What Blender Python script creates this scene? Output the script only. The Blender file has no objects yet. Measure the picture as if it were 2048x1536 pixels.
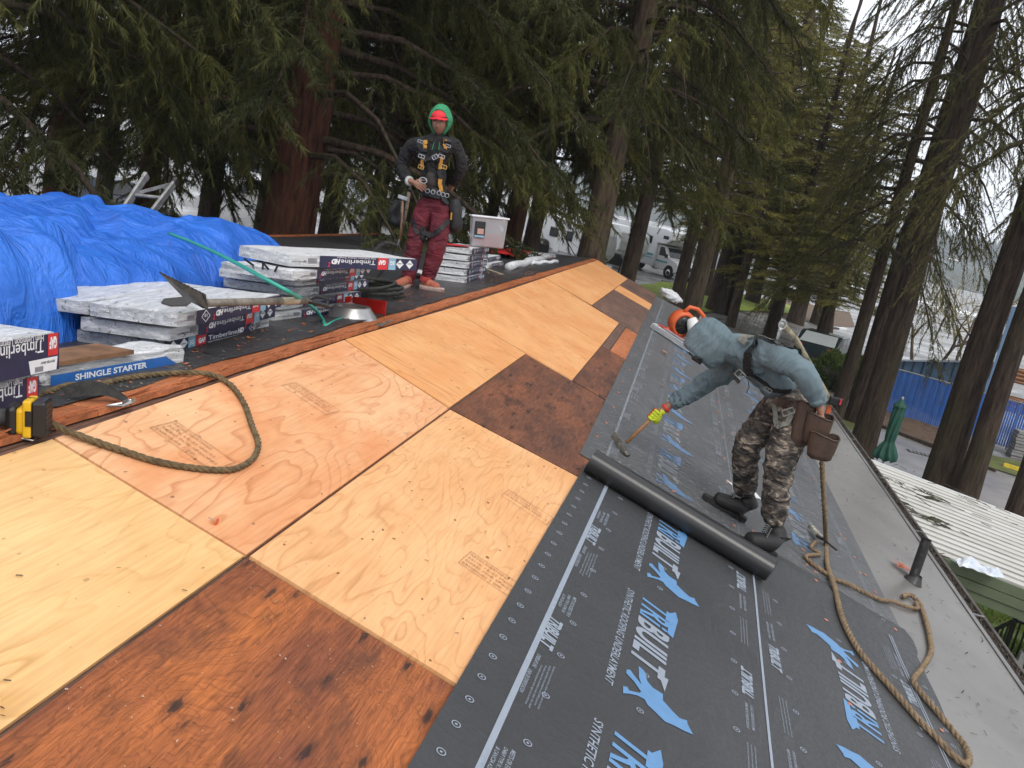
import bpy, bmesh, math, random
import numpy as np
from mathutils import Vector, Matrix, noise
random.seed(7)
rng = np.random.default_rng(7)
PI = math.pi
sc = bpy.context.scene
COL = sc.collection

# ---------------------------------------------------------------- camera
CAM = np.array([0.0, 0.0, 5.0])
FPX = 1846.7
M = np.array([[0.95811956, 0.23934896, -0.15722148],
              [0.19948475, -0.16394048, 0.96608972],
              [0.20545740, -0.95699299, -0.20482105]])
cam_d = bpy.data.cameras.new('camera')
cam = bpy.data.objects.new('camera', cam_d)
COL.objects.link(cam)
cam_d.sensor_width = 36
cam_d.lens = 36 * FPX / 2048
cam_d.clip_start = 0.05
cam_d.clip_end = 6000
cam.matrix_world = Matrix(((M[0, 0], -M[0, 1], -M[0, 2], CAM[0]), (M[1, 0], -M[1, 1], -M[1, 2], CAM[1]),
                           (M[2, 0], -M[2, 1], -M[2, 2], CAM[2]), (0, 0, 0, 1)))
sc.camera = cam

# ---------------------------------------------------------------- daylight
SUN_EL, SUN_AZ = math.radians(48), math.radians(150)
w = bpy.data.worlds.new('World')
sc.world = w
w.use_nodes = True
wn = w.node_tree
for n in list(wn.nodes):
    wn.nodes.remove(n)
o_ = wn.nodes.new('ShaderNodeOutputWorld')
bg = wn.nodes.new('ShaderNodeBackground')
bg.inputs['Strength'].default_value = 0.125
sky = wn.nodes.new('ShaderNodeTexSky')
sky.sky_type = 'NISHITA'
sky.sun_disc = False
sky.sun_elevation = SUN_EL
sky.sun_rotation = SUN_AZ
sky.air_density = 1.0
sky.dust_density = 2.0
tc = wn.nodes.new('ShaderNodeTexCoord')
mp = wn.nodes.new('ShaderNodeMapping')
mp.inputs['Scale'].default_value = (1.2, 1.2, 4.5)
nz = wn.nodes.new('ShaderNodeTexNoise')
nz.inputs['Scale'].default_value = 2.2
nz.inputs['Detail'].default_value = 7
nz.inputs['Roughness'].default_value = 0.55
cr = wn.nodes.new('ShaderNodeValToRGB')
cr.color_ramp.elements[0].position = 0.3
cr.color_ramp.elements[0].color = (6.3, 6.6, 7.2, 1)
cr.color_ramp.elements[1].position = 0.72
cr.color_ramp.elements[1].color = (9.2, 9.3, 9.5, 1)
mx = wn.nodes.new('ShaderNodeMix')
mx.data_type = 'RGBA'
mx.inputs[0].default_value = 0.93
L = wn.links.new
L(tc.outputs['Generated'], mp.inputs['Vector'])
L(mp.outputs['Vector'], nz.inputs['Vector'])
L(nz.outputs['Fac'], cr.inputs['Fac'])
L(sky.outputs['Color'], mx.inputs[6])
L(cr.outputs['Color'], mx.inputs[7])
L(mx.outputs[2], bg.inputs['Color'])
L(bg.outputs['Background'], o_.inputs['Surface'])
sd = bpy.data.lights.new('sun', 'SUN')
sd.energy = 1.2
sd.angle = math.radians(25)
sd.color = (1.0, 0.95, 0.88)
sun = bpy.data.objects.new('sun', sd)
COL.objects.link(sun)
sv = Vector((math.sin(SUN_AZ) * math.cos(SUN_EL), math.cos(SUN_AZ) * math.cos(SUN_EL), math.sin(SUN_EL)))
sun.rotation_euler = sv.to_track_quat('Z', 'Y').to_euler()
sun.location = sv * 60

sc.view_settings.view_transform = 'Standard'
sc.view_settings.look = 'None'
sc.view_settings.gamma = 1
sc.view_settings.use_curve_mapping = False
sc.view_settings.exposure = 0.42
sc.render.engine = 'CYCLES'
sc.cycles.max_bounces = 6
sc.cycles.diffuse_bounces = 3
sc.cycles.glossy_bounces = 3
sc.cycles.transparent_max_bounces = 8
sc.cycles.use_denoising = True

# ---------------------------------------------------------------- where things stand
TH = 0.294            # pitch of the near slope
PH = math.radians(6)  # pitch of the far slope
XR, ZR = -1.878, 5 - 1.0757   # the ridge line
NEAR = Matrix(((math.cos(TH), 0, math.sin(TH), XR), (0, 1, 0, 0), (-math.sin(TH), 0, math.cos(TH), ZR), (0, 0, 0, 1)))
# far slope frame: x runs UP towards the ridge, y along it, z is the normal
FAR = Matrix(((math.cos(PH), 0, -math.sin(PH), XR), (0, 1, 0, 0), (math.sin(PH), 0, math.cos(PH), ZR), (0, 0, 0, 1)))

def ray(px, py):
    return M @ np.array([px - 1024.0, py - 768.0, FPX])

def N(px, py, lift=0.0):
    """point of the near slope (t down the slope, s along the ridge) seen at a place in the photograph"""
    v = ray(px, py)
    n = np.array([math.sin(TH), 0, math.cos(TH)])
    P0 = np.array([XR, 0, ZR]) - CAM
    k = (n @ P0 + lift) / (n @ v)
    q = v * k - P0
    return (float(q @ np.array([math.cos(TH), 0, -math.sin(TH)])), float(q[1]))

def FB(px, py, lift=0.0):
    v = ray(px, py)
    n = np.array([-math.sin(PH), 0, math.cos(PH)])
    P0 = np.array([XR, 0, ZR]) - CAM
    k = (n @ P0 + lift) / (n @ v)
    q = v * k - P0
    return (float(q @ np.array([math.cos(PH), 0, math.sin(PH)])), float(q[1]))

def Y(px, py, y):
    v = ray(px, py)
    return Vector(tuple(CAM + v * (y / v[1])))

def DST(px, py, d):
    v = ray(px, py)
    return Vector(tuple(CAM + v / np.linalg.norm(v) * d))

def gz(x, y):
    """height of the ground: the lot rises a little away from the house, to the left and back"""
    a = min(1, max(0, (y - 24) / 40.0))
    b = min(1, max(0, (14 - x) / 14.0))
    return 1.25 * a * a * (3 - 2 * a) * b * b * (3 - 2 * b)

def G(px, py):
    v = ray(px, py)
    z = 0.0
    for _ in range(12):
        k = (z - CAM[2]) / v[2]
        p = CAM + v * k
        z = gz(p[0], p[1])
    return Vector((float(p[0]), float(p[1]), z))

# ---------------------------------------------------------------- helpers: materials
MATS = {}
def newmat(name):
    m = bpy.data.materials.new(name)
    m.use_nodes = True
    nt = m.node_tree
    b = nt.nodes['Principled BSDF']
    return m, nt, b

def nd(nt, typ, **kw):
    n = nt.nodes.new(typ)
    for k, v in kw.items():
        if k.startswith('_'):
            setattr(n, k[1:], v)
        else:
            key = int(k[1:]) if k[0] == 'i' and k[1:].isdigit() else k.replace('__', ' ')
            n.inputs[key].default_value = v
    return n

def ramp(nt, stops):
    r = nt.nodes.new('ShaderNodeValToRGB')
    e = r.color_ramp.elements
    while len(e) < len(stops):
        e.new(0.5)
    for i, (p, c) in enumerate(stops):
        e[i].position = p
        e[i].color = (*c, 1) if len(c) == 3 else c
    return r

def mixc(nt, fac, a, b, blend='MIX'):
    m = nt.nodes.new('ShaderNodeMix')
    m.data_type = 'RGBA'
    m.blend_type = blend
    for i, v in ((0, fac), (6, a), (7, b)):
        if isinstance(v, (int, float)):
            m.inputs[i].default_value = v
        elif isinstance(v, tuple):
            m.inputs[i].default_value = (*v, 1) if len(v) == 3 else v
        else:
            nt.links.new(v, m.inputs[i])
    return m.outputs[2]

def mth(nt, op, a, b=None, c=None):
    m = nt.nodes.new('ShaderNodeMath')
    m.operation = op
    for i, v in enumerate((a, b, c)):
        if v is None:
            continue
        if isinstance(v, (int, float)):
            m.inputs[i].default_value = v
        else:
            nt.links.new(v, m.inputs[i])
    return m.outputs[0]

def coords(nt, scale=(1, 1, 1), rnd=True, rot=(0, 0, 0)):
    t = nt.nodes.new('ShaderNodeTexCoord')
    m = nt.nodes.new('ShaderNodeMapping')
    m.inputs['Scale'].default_value = scale
    m.inputs['Rotation'].default_value = rot
    if rnd:
        oi = nt.nodes.new('ShaderNodeObjectInfo')
        cb = nt.nodes.new('ShaderNodeCombineXYZ')
        for i in range(3):
            nt.links.new(mth(nt, 'MULTIPLY', oi.outputs['Random'], 37.0 + i * 11), cb.inputs[i])
        a = nt.nodes.new('ShaderNodeVectorMath')
        a.operation = 'ADD'
        nt.links.new(t.outputs['Object'], a.inputs[0])
        nt.links.new(cb.outputs[0], a.inputs[1])
        nt.links.new(a.outputs[0], m.inputs['Vector'])
    else:
        nt.links.new(t.outputs['Object'], m.inputs['Vector'])
    return m.outputs['Vector']

def noise_n(nt, vec, scale, detail=4, rough=0.5, dist=0.0):
    n = nt.nodes.new('ShaderNodeTexNoise')
    n.inputs['Scale'].default_value = scale
    n.inputs['Detail'].default_value = detail
    n.inputs['Roughness'].default_value = rough
    n.inputs['Distortion'].default_value = dist
    nt.links.new(vec, n.inputs['Vector'])
    return n.outputs['Fac']

def bump(nt, b, h, strength=0.3, dist=0.01):
    bm = nt.nodes.new('ShaderNodeBump')
    bm.inputs['Strength'].default_value = strength
    bm.inputs['Distance'].default_value = dist
    nt.links.new(h, bm.inputs['Height'])
    nt.links.new(bm.outputs['Normal'], b.inputs['Normal'])

def mat(name, col, rough=0.6, var=0.15, scale=6.0, metal=0.0, bmp=0.0, bscale=60.0, col2=None, stretch=(1, 1, 1), spec=0.5,
        lo=0.35, hi=0.7):
    """a plain surface with mottled colour and fine relief"""
    if name in MATS:
        return MATS[name]
    m, nt, b = newmat(name)
    v = coords(nt, stretch)
    n1 = noise_n(nt, v, scale, 5, 0.6)
    c2 = col2 or tuple(max(0, c * (1 - var * 2)) for c in col)
    r = ramp(nt, [(lo, c2), (hi, col)])
    nt.links.new(n1, r.inputs['Fac'])
    nt.links.new(r.outputs['Color'], b.inputs['Base Color'])
    b.inputs['Roughness'].default_value = rough
    b.inputs['Metallic'].default_value = metal
    b.inputs['Specular IOR Level'].default_value = spec
    if bmp:
        bump(nt, b, noise_n(nt, v, bscale, 3, 0.6), bmp, 0.01)
    MATS[name] = m
    return m

# ---------------------------------------------------------------- helpers: objects
def tag(o, label=None, cat=None, group=None, kind=None):
    if label: o['label'] = label
    if cat: o['category'] = cat
    if group: o['group'] = group
    if kind: o['kind'] = kind
    return o

def empty(name, label, cat, mw=None, group=None):
    o = bpy.data.objects.new(name, None)
    COL.objects.link(o)
    o.empty_display_size = 0.1
    if mw is not None:
        o.matrix_world = mw if isinstance(mw, Matrix) else Matrix.Translation(mw)
    return tag(o, label, cat, group)

class MB:
    """collects shapes for ONE mesh"""
    def __init__(s):
        s.v, s.f, s.mi, s.n = [], [], [], 0
    def add(s, v, f, mi=0):
        v = np.asarray(v, float).reshape(-1, 3)
        s.v.append(v)
        for q in f:
            s.f.append(tuple(int(i) + s.n for i in q))
            s.mi.append(mi)
        s.n += len(v)
        return s
    def box(s, c, d, mi=0, R=None, taper=1.0):
        x, y, z = d[0] / 2, d[1] / 2, d[2] / 2
        v = np.array([[i * x * (taper if k > 0 else 1), j * y * (taper if k > 0 else 1), k * z] for i in (-1, 1) for j in (-1, 1) for k in (-1, 1)])
        if R is not None:
            v = v @ np.array(R).T
        f = [(0, 1, 3, 2), (4, 6, 7, 5), (0, 4, 5, 1), (2, 3, 7, 6), (0, 2, 6, 4), (1, 5, 7, 3)]
        return s.add(v + np.array(c), f, mi)
    def span(s, a, b, mi=0):
        a, b = np.array(a, float), np.array(b, float)
        return s.box((a + b) / 2, np.abs(b - a), mi)
    def bar(s, a, b, wd, ht, upv=(0, 0, 1), mi=0):
        a, b = Vector(a), Vector(b)
        d = (b - a)
        L_ = d.length
        d.normalize()
        u = Vector(upv)
        x = d.cross(u).normalized()
        u = x.cross(d)
        R = np.array([list(x), list(d), list(u)]).T
        return s.box(list((a + b) / 2), (wd, L_, ht), mi, R)
    def tube(s, pts, r, seg=8, mi=0, cap=True):
        P = [Vector(p) for p in pts]
        rr = [r] * len(P) if isinstance(r, (int, float)) else list(r)
        vs, fs = [], []
        ref = Vector((0.31, 0.17, 0.93)).normalized()
        pt = None
        for i, p in enumerate(P):
            t = (P[min(i + 1, len(P) - 1)] - P[max(i - 1, 0)]).normalized()
            if pt is None:
                x = t.cross(ref)
                if x.length < 1e-3: x = t.cross(Vector((1, 0, 0)))
                x.normalize()
            else:
                x = (x - t * x.dot(t)).normalized()
            pt = t
            y = t.cross(x)
            for k in range(seg):
                a = 2 * PI * k / seg
                vs.append(p + (x * math.cos(a) + y * math.sin(a)) * rr[i])
        for i in range(len(P) - 1):
            for k in range(seg):
                k2 = (k + 1) % seg
                fs.append((i * seg + k, i * seg + k2, (i + 1) * seg + k2, (i + 1) * seg + k))
        if cap:
            fs.append(tuple(range(seg))[::-1])
            fs.append(tuple((len(P) - 1) * seg + k for k in range(seg)))
        return s.add([tuple(v) for v in vs], fs, mi)
    def prism(s, poly, z0, z1, mi=0):
        n = len(poly)
        v = [(p[0], p[1], z0) for p in poly] + [(p[0], p[1], z1) for p in poly]
        f = [tuple(range(n))[::-1], tuple(range(n, 2 * n))] + [(i, (i + 1) % n, n + (i + 1) % n, n + i) for i in range(n)]
        return s.add(v, f, mi)
    def lathe(s, prof, c=(0, 0, 0), seg=20, mi=0, R=None):
        v, f = [], []
        for r, z in prof:
            for k in range(seg):
                a = 2 * PI * k / seg
                v.append((r * math.cos(a), r * math.sin(a), z))
        v = np.array(v)
        if R is not None: v = v @ np.array(R).T
        for i in range(len(prof) - 1):
            for k in range(seg):
                k2 = (k + 1) % seg
                f.append((i * seg + k, i * seg + k2, (i + 1) * seg + k2, (i + 1) * seg + k))
        return s.add(v + np.array(c), f, mi)
    def grid(s, fn, nu, nv, mi=0, closed=False):
        v = [fn(i / nu, j / nv) for j in range(nv + 1) for i in range(nu + 1)]
        f = [(j * (nu + 1) + i, j * (nu + 1) + i + 1, (j + 1) * (nu + 1) + i + 1, (j + 1) * (nu + 1) + i) for j in range(nv) for i in range(nu)]
        return s.add(v, f, mi)
    def build(s, name, mats, parent=None, smooth=False, bevel=0, label=None, mesh_only=False):
        me = bpy.data.meshes.new(name)
        V = np.concatenate(s.v) if s.v else np.zeros((0, 3))
        me.from_pydata(V.tolist(), [], s.f)
        for m in (mats if isinstance(mats, (list, tuple)) else [mats]):
            me.materials.append(m)
        if any(s.mi):
            me.polygons.foreach_set('material_index', s.mi)
        if smooth:
            me.polygons.foreach_set('use_smooth', [True] * len(s.f))
        me.update()
        if bevel:
            bm = bmesh.new()
            bm.from_mesh(me)
            bmesh.ops.bevel(bm, geom=bm.edges[:], offset=bevel, segments=2, affect='EDGES', profile=0.5)
            bm.to_mesh(me)
            bm.free()
        if mesh_only:
            return me
        o = bpy.data.objects.new(name, me)
        COL.objects.link(o)
        if parent is not None:
            o.parent = parent
        if label: o['label'] = label
        return o

def rawmesh(name, V, T, mats, parent=None, attr=None):
    """fast path: V (n,3), T (m,3) triangles"""
    me = bpy.data.meshes.new(name)
    me.vertices.add(len(V))
    me.vertices.foreach_set('co', np.asarray(V, np.float32).ravel())
    me.loops.add(T.size)
    me.loops.foreach_set('vertex_index', np.asarray(T, np.int32).ravel())
    me.polygons.add(len(T))
    me.polygons.foreach_set('loop_start', np.arange(0, T.size, T.shape[1], dtype=np.int32))
    me.polygons.foreach_set('loop_total', np.full(len(T), T.shape[1], np.int32))
    me.update()
    if attr is not None:
        a = me.attributes.new('tint', 'FLOAT', 'FACE')
        a.data.foreach_set('value', np.asarray(attr, np.float32))
    for m in mats:
        me.materials.append(m)
    return me

def link(name, me, parent=None, mw=None):
    o = bpy.data.objects.new(name, me)
    COL.objects.link(o)
    if parent is not None: o.parent = parent
    if mw is not None: o.matrix_world = mw
    return o

def copy_tree(o, parent=None):
    c = o.copy()
    COL.objects.link(c)
    if parent is not None:
        c.parent = parent
    for ch in list(o.children):
        copy_tree(ch, c)
    return c

# text as flat mesh data (built-in font), cached
_tx = {}
def textdata(body, bold=0.0, shear=0.0, space=1.0):
    k = (body, bold, shear, space)
    if k not in _tx:
        cu = bpy.data.curves.new('t', 'FONT')
        cu.body = body
        cu.size = 1.0
        cu.offset = bold
        cu.shear = shear
        cu.space_character = space
        cu.resolution_u = 3
        o = bpy.data.objects.new('t', cu)
        COL.objects.link(o)
        dg = bpy.context.evaluated_depsgraph_get()
        me = bpy.data.meshes.new_from_object(o.evaluated_get(dg))
        V = np.array([v.co[:] for v in me.vertices]) if len(me.vertices) else np.zeros((1, 3))
        Fc = [tuple(p.vertices) for p in me.polygons]
        bpy.data.objects.remove(o)
        bpy.data.curves.remove(cu)
        bpy.data.meshes.remove(me)
        V[:, 0] -= V[:, 0].min()
        _tx[k] = (V, Fc)
    return _tx[k]

def put_text(mb, body, org, xdir, ydir, width, height, bold=0.0, shear=0.0, mi=0):
    """writes body so that it is width long along xdir and (capital) height high along ydir"""
    V, Fc = textdata(body, bold, shear)
    W = max(V[:, 0].max(), 1e-6)
    H = 0.72
    x = V[:, 0] / W * width
    y = V[:, 1] / H * height
    P = np.array(org)[None, :] + x[:, None] * np.array(xdir)[None, :] + y[:, None] * np.array(ydir)[None, :]
    mb.add(P, Fc, mi)
# ================================================================ MATERIALS
def plywood(name, c_light, c_mid, c_line, line_amt=0.55, blotch=None, rough=0.62, grain=14, specks=0.5, along='s'):
    m, nt, b = newmat(name)
    st = (2.3, 0.62, 1) if along == 's' else (0.62, 2.3, 1)
    v = coords(nt, st)
    big = noise_n(nt, v, 1.15, 3, 0.45, 0.35)
    rings = mth(nt, 'FRACT', mth(nt, 'MULTIPLY', big, grain))
    saw = ramp(nt, [(0.0, (0, 0, 0)), (0.72, (0.12, 0.12, 0.12)), (0.93, (1, 1, 1)), (1.0, (0.1, 0.1, 0.1))])
    nt.links.new(rings, saw.inputs['Fac'])
    fine = noise_n(nt, coords(nt, (90, 4, 1) if along == 's' else (4, 90, 1)), 1.0, 3, 0.6)
    tone = noise_n(nt, coords(nt, (1.2, 0.7, 1)), 2.3, 4, 0.6)
    r1 = ramp(nt, [(0.32, c_mid), (0.66, c_light)])
    nt.links.new(tone, r1.inputs['Fac'])
    msk = noise_n(nt, coords(nt, (1, 1, 1)), 1.7, 2, 0.5)
    mr = ramp(nt, [(0.3, (0.15, 0.15, 0.15)), (0.65, (1, 1, 1))])
    nt.links.new(msk, mr.inputs['Fac'])
    fac = mth(nt, 'MULTIPLY', mth(nt, 'MULTIPLY', saw.outputs['Color'], mr.outputs['Color']), line_amt)
    c = mixc(nt, fac, r1.outputs['Color'], c_line)
    ff = ramp(nt, [(0.35, (0.86, 0.86, 0.86)), (0.6, (1, 1, 1))])
    nt.links.new(fine, ff.inputs['Fac'])
    c = mixc(nt, 1.0, c, ff.outputs['Color'], 'MULTIPLY')
    if blotch:
        bl = noise_n(nt, coords(nt, (1.5, 0.9, 1)), 2.0, 5, 0.62)
        br = ramp(nt, [(0.50, (0, 0, 0)), (0.72, (1, 1, 1))])
        nt.links.new(bl, br.inputs['Fac'])
        c = mixc(nt, mth(nt, 'MULTIPLY', br.outputs['Color'], 0.75), c, blotch)
    if specks:
        vo = nt.nodes.new('ShaderNodeTexVoronoi')
        vo.inputs['Scale'].default_value = 17
        nt.links.new(coords(nt, (1.0, 0.55, 1) if along == 's' else (0.45, 1.3, 1)), vo.inputs['Vector'])
        sm = noise_n(nt, coords(nt, (1, 1, 1)), 31.0, 1, 0.5)
        th_ = mth(nt, 'LESS_THAN', mth(nt, 'ADD', vo.outputs['Distance'], mth(nt, 'MULTIPLY', sm, 0.30)), 0.215)
        c = mixc(nt, mth(nt, 'MULTIPLY', th_, specks), c, tuple(x * 0.22 for x in c_line))
    # knots
    kv = nt.nodes.new('ShaderNodeTexVoronoi')
    kv.inputs['Scale'].default_value = 2.3
    nt.links.new(coords(nt, (1.0, 0.6, 1)), kv.inputs['Vector'])
    kr = ramp(nt, [(0.0, (1, 1, 1)), (0.025, (0.8, 0.8, 0.8)), (0.05, (0, 0, 0))])
    nt.links.new(kv.outputs['Distance'], kr.inputs['Fac'])
    c = mixc(nt, mth(nt, 'MULTIPLY', kr.outputs['Color'], 0.6), c, tuple(x * 0.5 for x in c_line))
    nt.links.new(c, b.inputs['Base Color'])
    b.inputs['Roughness'].default_value = rough
    b.inputs['Specular IOR Level'].default_value = 0.25
    bump(nt, b, fine, 0.12, 0.004)
    MATS[name] = m
    return m

def old_plywood(name, c_a, c_b, c_dark, stain=1.0, dots=1.0, rough=0.5):
    """weathered sheathing: red-brown veneer, worn lighter streaks, black halos round the old nails"""
    m, nt, b = newmat(name)
    big = noise_n(nt, coords(nt, (2.6, 0.8, 1)), 1.5, 4, 0.5, 0.9)
    rings = mth(nt, 'FRACT', mth(nt, 'MULTIPLY', big, 44))
    saw = ramp(nt, [(0.0, (0, 0, 0)), (0.6, (0.2, 0.2, 0.2)), (0.9, (1, 1, 1)), (1.0, (0.1, 0.1, 0.1))])
    nt.links.new(rings, saw.inputs['Fac'])
    tone = noise_n(nt, coords(nt, (2.4, 0.75, 1)), 1.9, 6, 0.62)
    r = ramp(nt, [(0.34, c_b), (0.5, tuple((x + y) / 2 for x, y in zip(c_a, c_b))), (0.66, c_a)])
    nt.links.new(tone, r.inputs['Fac'])
    c = mixc(nt, mth(nt, 'MULTIPLY', saw.outputs['Color'], 0.42), r.outputs['Color'], tuple(x * 0.55 for x in c_b))
    fib = noise_n(nt, coords(nt, (120, 7, 1)), 1.0, 4, 0.7)
    fr = ramp(nt, [(0.35, (0.62, 0.62, 0.62)), (0.65, (1.15, 1.15, 1.15))])
    nt.links.new(fib, fr.inputs['Fac'])
    c = mixc(nt, 1.0, c, fr.outputs['Color'], 'MULTIPLY')
    # dark damp stains
    dn = noise_n(nt, coords(nt, (1.7, 0.8, 1)), 2.6, 6, 0.65)
    dr = ramp(nt, [(0.55, (0, 0, 0)), (0.74, (1, 1, 1))])
    nt.links.new(dn, dr.inputs['Fac'])
    c = mixc(nt, mth(nt, 'MULTIPLY', dr.outputs['Color'], 0.75 * stain), c, c_dark)
    # nail halos
    vo = nt.nodes.new('ShaderNodeTexVoronoi')
    vo.inputs['Scale'].default_value = 7.6
    vo.inputs['Randomness'].default_value = 0.9
    nt.links.new(coords(nt, (1.9, 0.55, 1)), vo.inputs['Vector'])
    wob = noise_n(nt, coords(nt, (38, 9, 1)), 1.0, 5, 0.75)
    dd = mth(nt, 'ADD', vo.outputs['Distance'], mth(nt, 'MULTIPLY', mth(nt, 'SUBTRACT', wob, 0.5), 0.75))
    hr = ramp(nt, [(0.0, (1, 1, 1)), (0.10, (0.9, 0.9, 0.9)), (0.17, (0.35, 0.35, 0.35)), (0.36, (0, 0, 0))])
    nt.links.new(dd, hr.inputs['Fac'])
    c = mixc(nt, mth(nt, 'MULTIPLY', hr.outputs['Color'], 0.9 * dots), c, (0.018, 0.016, 0.017))
    # pale flecks of torn fibre
    fl = nt.nodes.new('ShaderNodeTexVoronoi')
    fl.inputs['Scale'].default_value = 22
    nt.links.new(coords(nt, (1, 1, 1)), fl.inputs['Vector'])
    c = mixc(nt, mth(nt, 'MULTIPLY', mth(nt, 'LESS_THAN', fl.outputs['Distance'], 0.05), 0.8), c, (0.5, 0.33, 0.2))
    nt.links.new(c, b.inputs['Base Color'])
    b.inputs['Roughness'].default_value = rough
    b.inputs['Specular IOR Level'].default_value = 0.25
    bump(nt, b, fib, 0.35, 0.006)
    MATS[name] = m
    return m

PLY_Y = plywood('plywood_yellow', (0.83, 0.535, 0.25), (0.76, 0.43, 0.175), (0.56, 0.29, 0.09), 0.62, grain=17, specks=0.35)
PLY_P = plywood('plywood_pink', (0.82, 0.47, 0.25), (0.72, 0.33, 0.15), (0.50, 0.17, 0.06), 0.65, blotch=(0.66, 0.25, 0.10), grain=17, specks=0.6)
PLY_B = plywood('plywood_tan', (0.81, 0.455, 0.22), (0.73, 0.36, 0.15), (0.52, 0.23, 0.08), 0.66, grain=22, specks=0.8)
PLY_F = plywood('plywood_far', (0.80, 0.42, 0.18), (0.71, 0.31, 0.115), (0.44, 0.17, 0.05), 0.6, blotch=(0.68, 0.29, 0.10), grain=20, specks=0.95, along='t')
OLD_R = old_plywood('old_plywood_red', (0.50, 0.155, 0.044), (0.24, 0.076, 0.036), (0.05, 0.028, 0.024), 1.15)
OLD_D = old_plywood('old_plywood_dark', (0.27, 0.10, 0.05), (0.11, 0.052, 0.036), (0.03, 0.021, 0.019), 1.3)
OLD_G = old_plywood('old_plywood_grey', (0.25, 0.135, 0.095), (0.14, 0.085, 0.066), (0.06, 0.045, 0.04), 0.8, 0.5)
ORANGE_BD = old_plywood('old_edge_orange', (0.60, 0.21, 0.085), (0.42, 0.13, 0.05), (0.16, 0.06, 0.03), 0.4, 0.25)

def membrane(name, dry, wet, streak=0.0, rough=0.5):
    m, nt, b = newmat(name)
    v = coords(nt, (1, 1, 1), rnd=False)
    t1 = noise_n(nt, v, 1.3, 5, 0.6)
    r = ramp(nt, [(0.35, dry), (0.7, wet)])
    nt.links.new(t1, r.inputs['Fac'])
    c = r.outputs['Color']
    scr = noise_n(nt, coords(nt, (3, 1.2, 1), False), 22, 6, 0.75)
    sr = ramp(nt, [(0.62, (0, 0, 0)), (0.8, (1, 1, 1))])
    nt.links.new(scr, sr.inputs['Fac'])
    c = mixc(nt, mth(nt, 'MULTIPLY', sr.outputs['Color'], 0.14), c, (0.3, 0.3, 0.3))
    hb = noise_n(nt, coords(nt, (60, 60, 1), False), 1, 2, 0.5)
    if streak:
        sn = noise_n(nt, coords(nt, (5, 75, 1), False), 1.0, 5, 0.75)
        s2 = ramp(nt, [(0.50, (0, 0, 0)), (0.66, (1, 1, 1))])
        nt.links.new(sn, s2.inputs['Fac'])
        c = mixc(nt, mth(nt, 'MULTIPLY', s2.outputs['Color'], streak), c, (0.30, 0.31, 0.32))  # runoff streaks and their wet sheen, put into the base colour as pale grey
        rr = ramp(nt, [(0.35, (0.24, 0.24, 0.24)), (0.62, (0.6, 0.6, 0.6))])
        nt.links.new(sn, rr.inputs['Fac'])
        nt.links.new(rr.outputs['Color'], b.inputs['Roughness'])
        bump(nt, b, sn, 0.5, 0.004)
    else:
        b.inputs['Roughness'].default_value = rough
        wr_ = noise_n(nt, coords(nt, (2.2, 0.9, 1), False), 2.4, 5, 0.6, 0.8)
        wr2 = noise_n(nt, coords(nt, (1, 2.4, 1), False), 6.0, 4, 0.6, 1.2)
        hsum = mth(nt, 'ADD', mth(nt, 'MULTIPLY', wr_, 1.0), mth(nt, 'MULTIPLY', wr2, 0.35))
        bump(nt, b, mth(nt, 'ADD', hsum, mth(nt, 'MULTIPLY', hb, 0.03)), 0.32, 0.03)
        ru = ramp(nt, [(0.35, (0.40, 0.40, 0.40)), (0.65, (0.58, 0.58, 0.58))])
        nt.links.new(scr, ru.inputs['Fac']); nt.links.new(ru.outputs['Color'], b.inputs['Roughness'])
    b.inputs['Specular IOR Level'].default_value = 0.4
    nt.links.new(c, b.inputs['Base Color'])
    MATS[name] = m
    return m

UL_DRY = membrane('underlayment_dry', (0.042, 0.043, 0.045), (0.052, 0.053, 0.056), 0, 0.5)
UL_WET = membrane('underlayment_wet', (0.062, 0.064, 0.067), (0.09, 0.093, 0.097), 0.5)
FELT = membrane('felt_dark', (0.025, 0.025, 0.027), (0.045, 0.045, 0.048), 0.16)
EAVE = mat('eave_membrane', (0.20, 0.19, 0.175), 0.34, 0.12, 1.6, bmp=0.08, bscale=30, col2=(0.145, 0.135, 0.125), lo=0.3, hi=0.72)
INK_B = mat('ink_blue', (0.12, 0.27, 0.49), 0.5, 0.05, 30)
INK_W = mat('ink_grey', (0.29, 0.33, 0.39), 0.5, 0.06, 30)
INK_WF = mat('ink_worn', (0.24, 0.26, 0.285), 0.5, 0.18, 25)
INK_BF = mat('ink_blue_worn', (0.13, 0.245, 0.42), 0.5, 0.18, 25)
BLACKPL = mat('black_plastic', (0.014, 0.014, 0.015), 0.35, 0.1, 20)
METAL = mat('galvanised_metal', (0.5, 0.5, 0.5), 0.35, 0.15, 14, metal=0.85)
DMETAL = mat('dark_metal', (0.06, 0.055, 0.05), 0.5, 0.3, 20, metal=0.4)
WHITE_P = mat('white_paint', (0.75, 0.75, 0.74), 0.4, 0.05, 3)
GREEN_T = mat('green_trim', (0.105, 0.13, 0.075), 0.45, 0.08, 3)
ORANGE_PL = mat('orange_plastic', (0.72, 0.13, 0.035), 0.45, 0.1, 8)

# ================================================================ THE HOUSE UNDER REPAIR
house = empty('house', 'low house being re-roofed, its near slope half plywood and half black underlayment', 'house', Vector((XR, 9, 0)))
HB_INV = Matrix.Translation((XR, 9, 0)).inverted()
def hpart(name, mb, mats, frame=NEAR, parent=None, **kw):
    o = mb.build(name, mats, parent or house, **kw)
    if parent is None or parent == house:
        o.matrix_basis = HB_INV @ frame
    return o

S0, S1 = -1.6, 18.86
EAVE_T = 4.83
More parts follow.
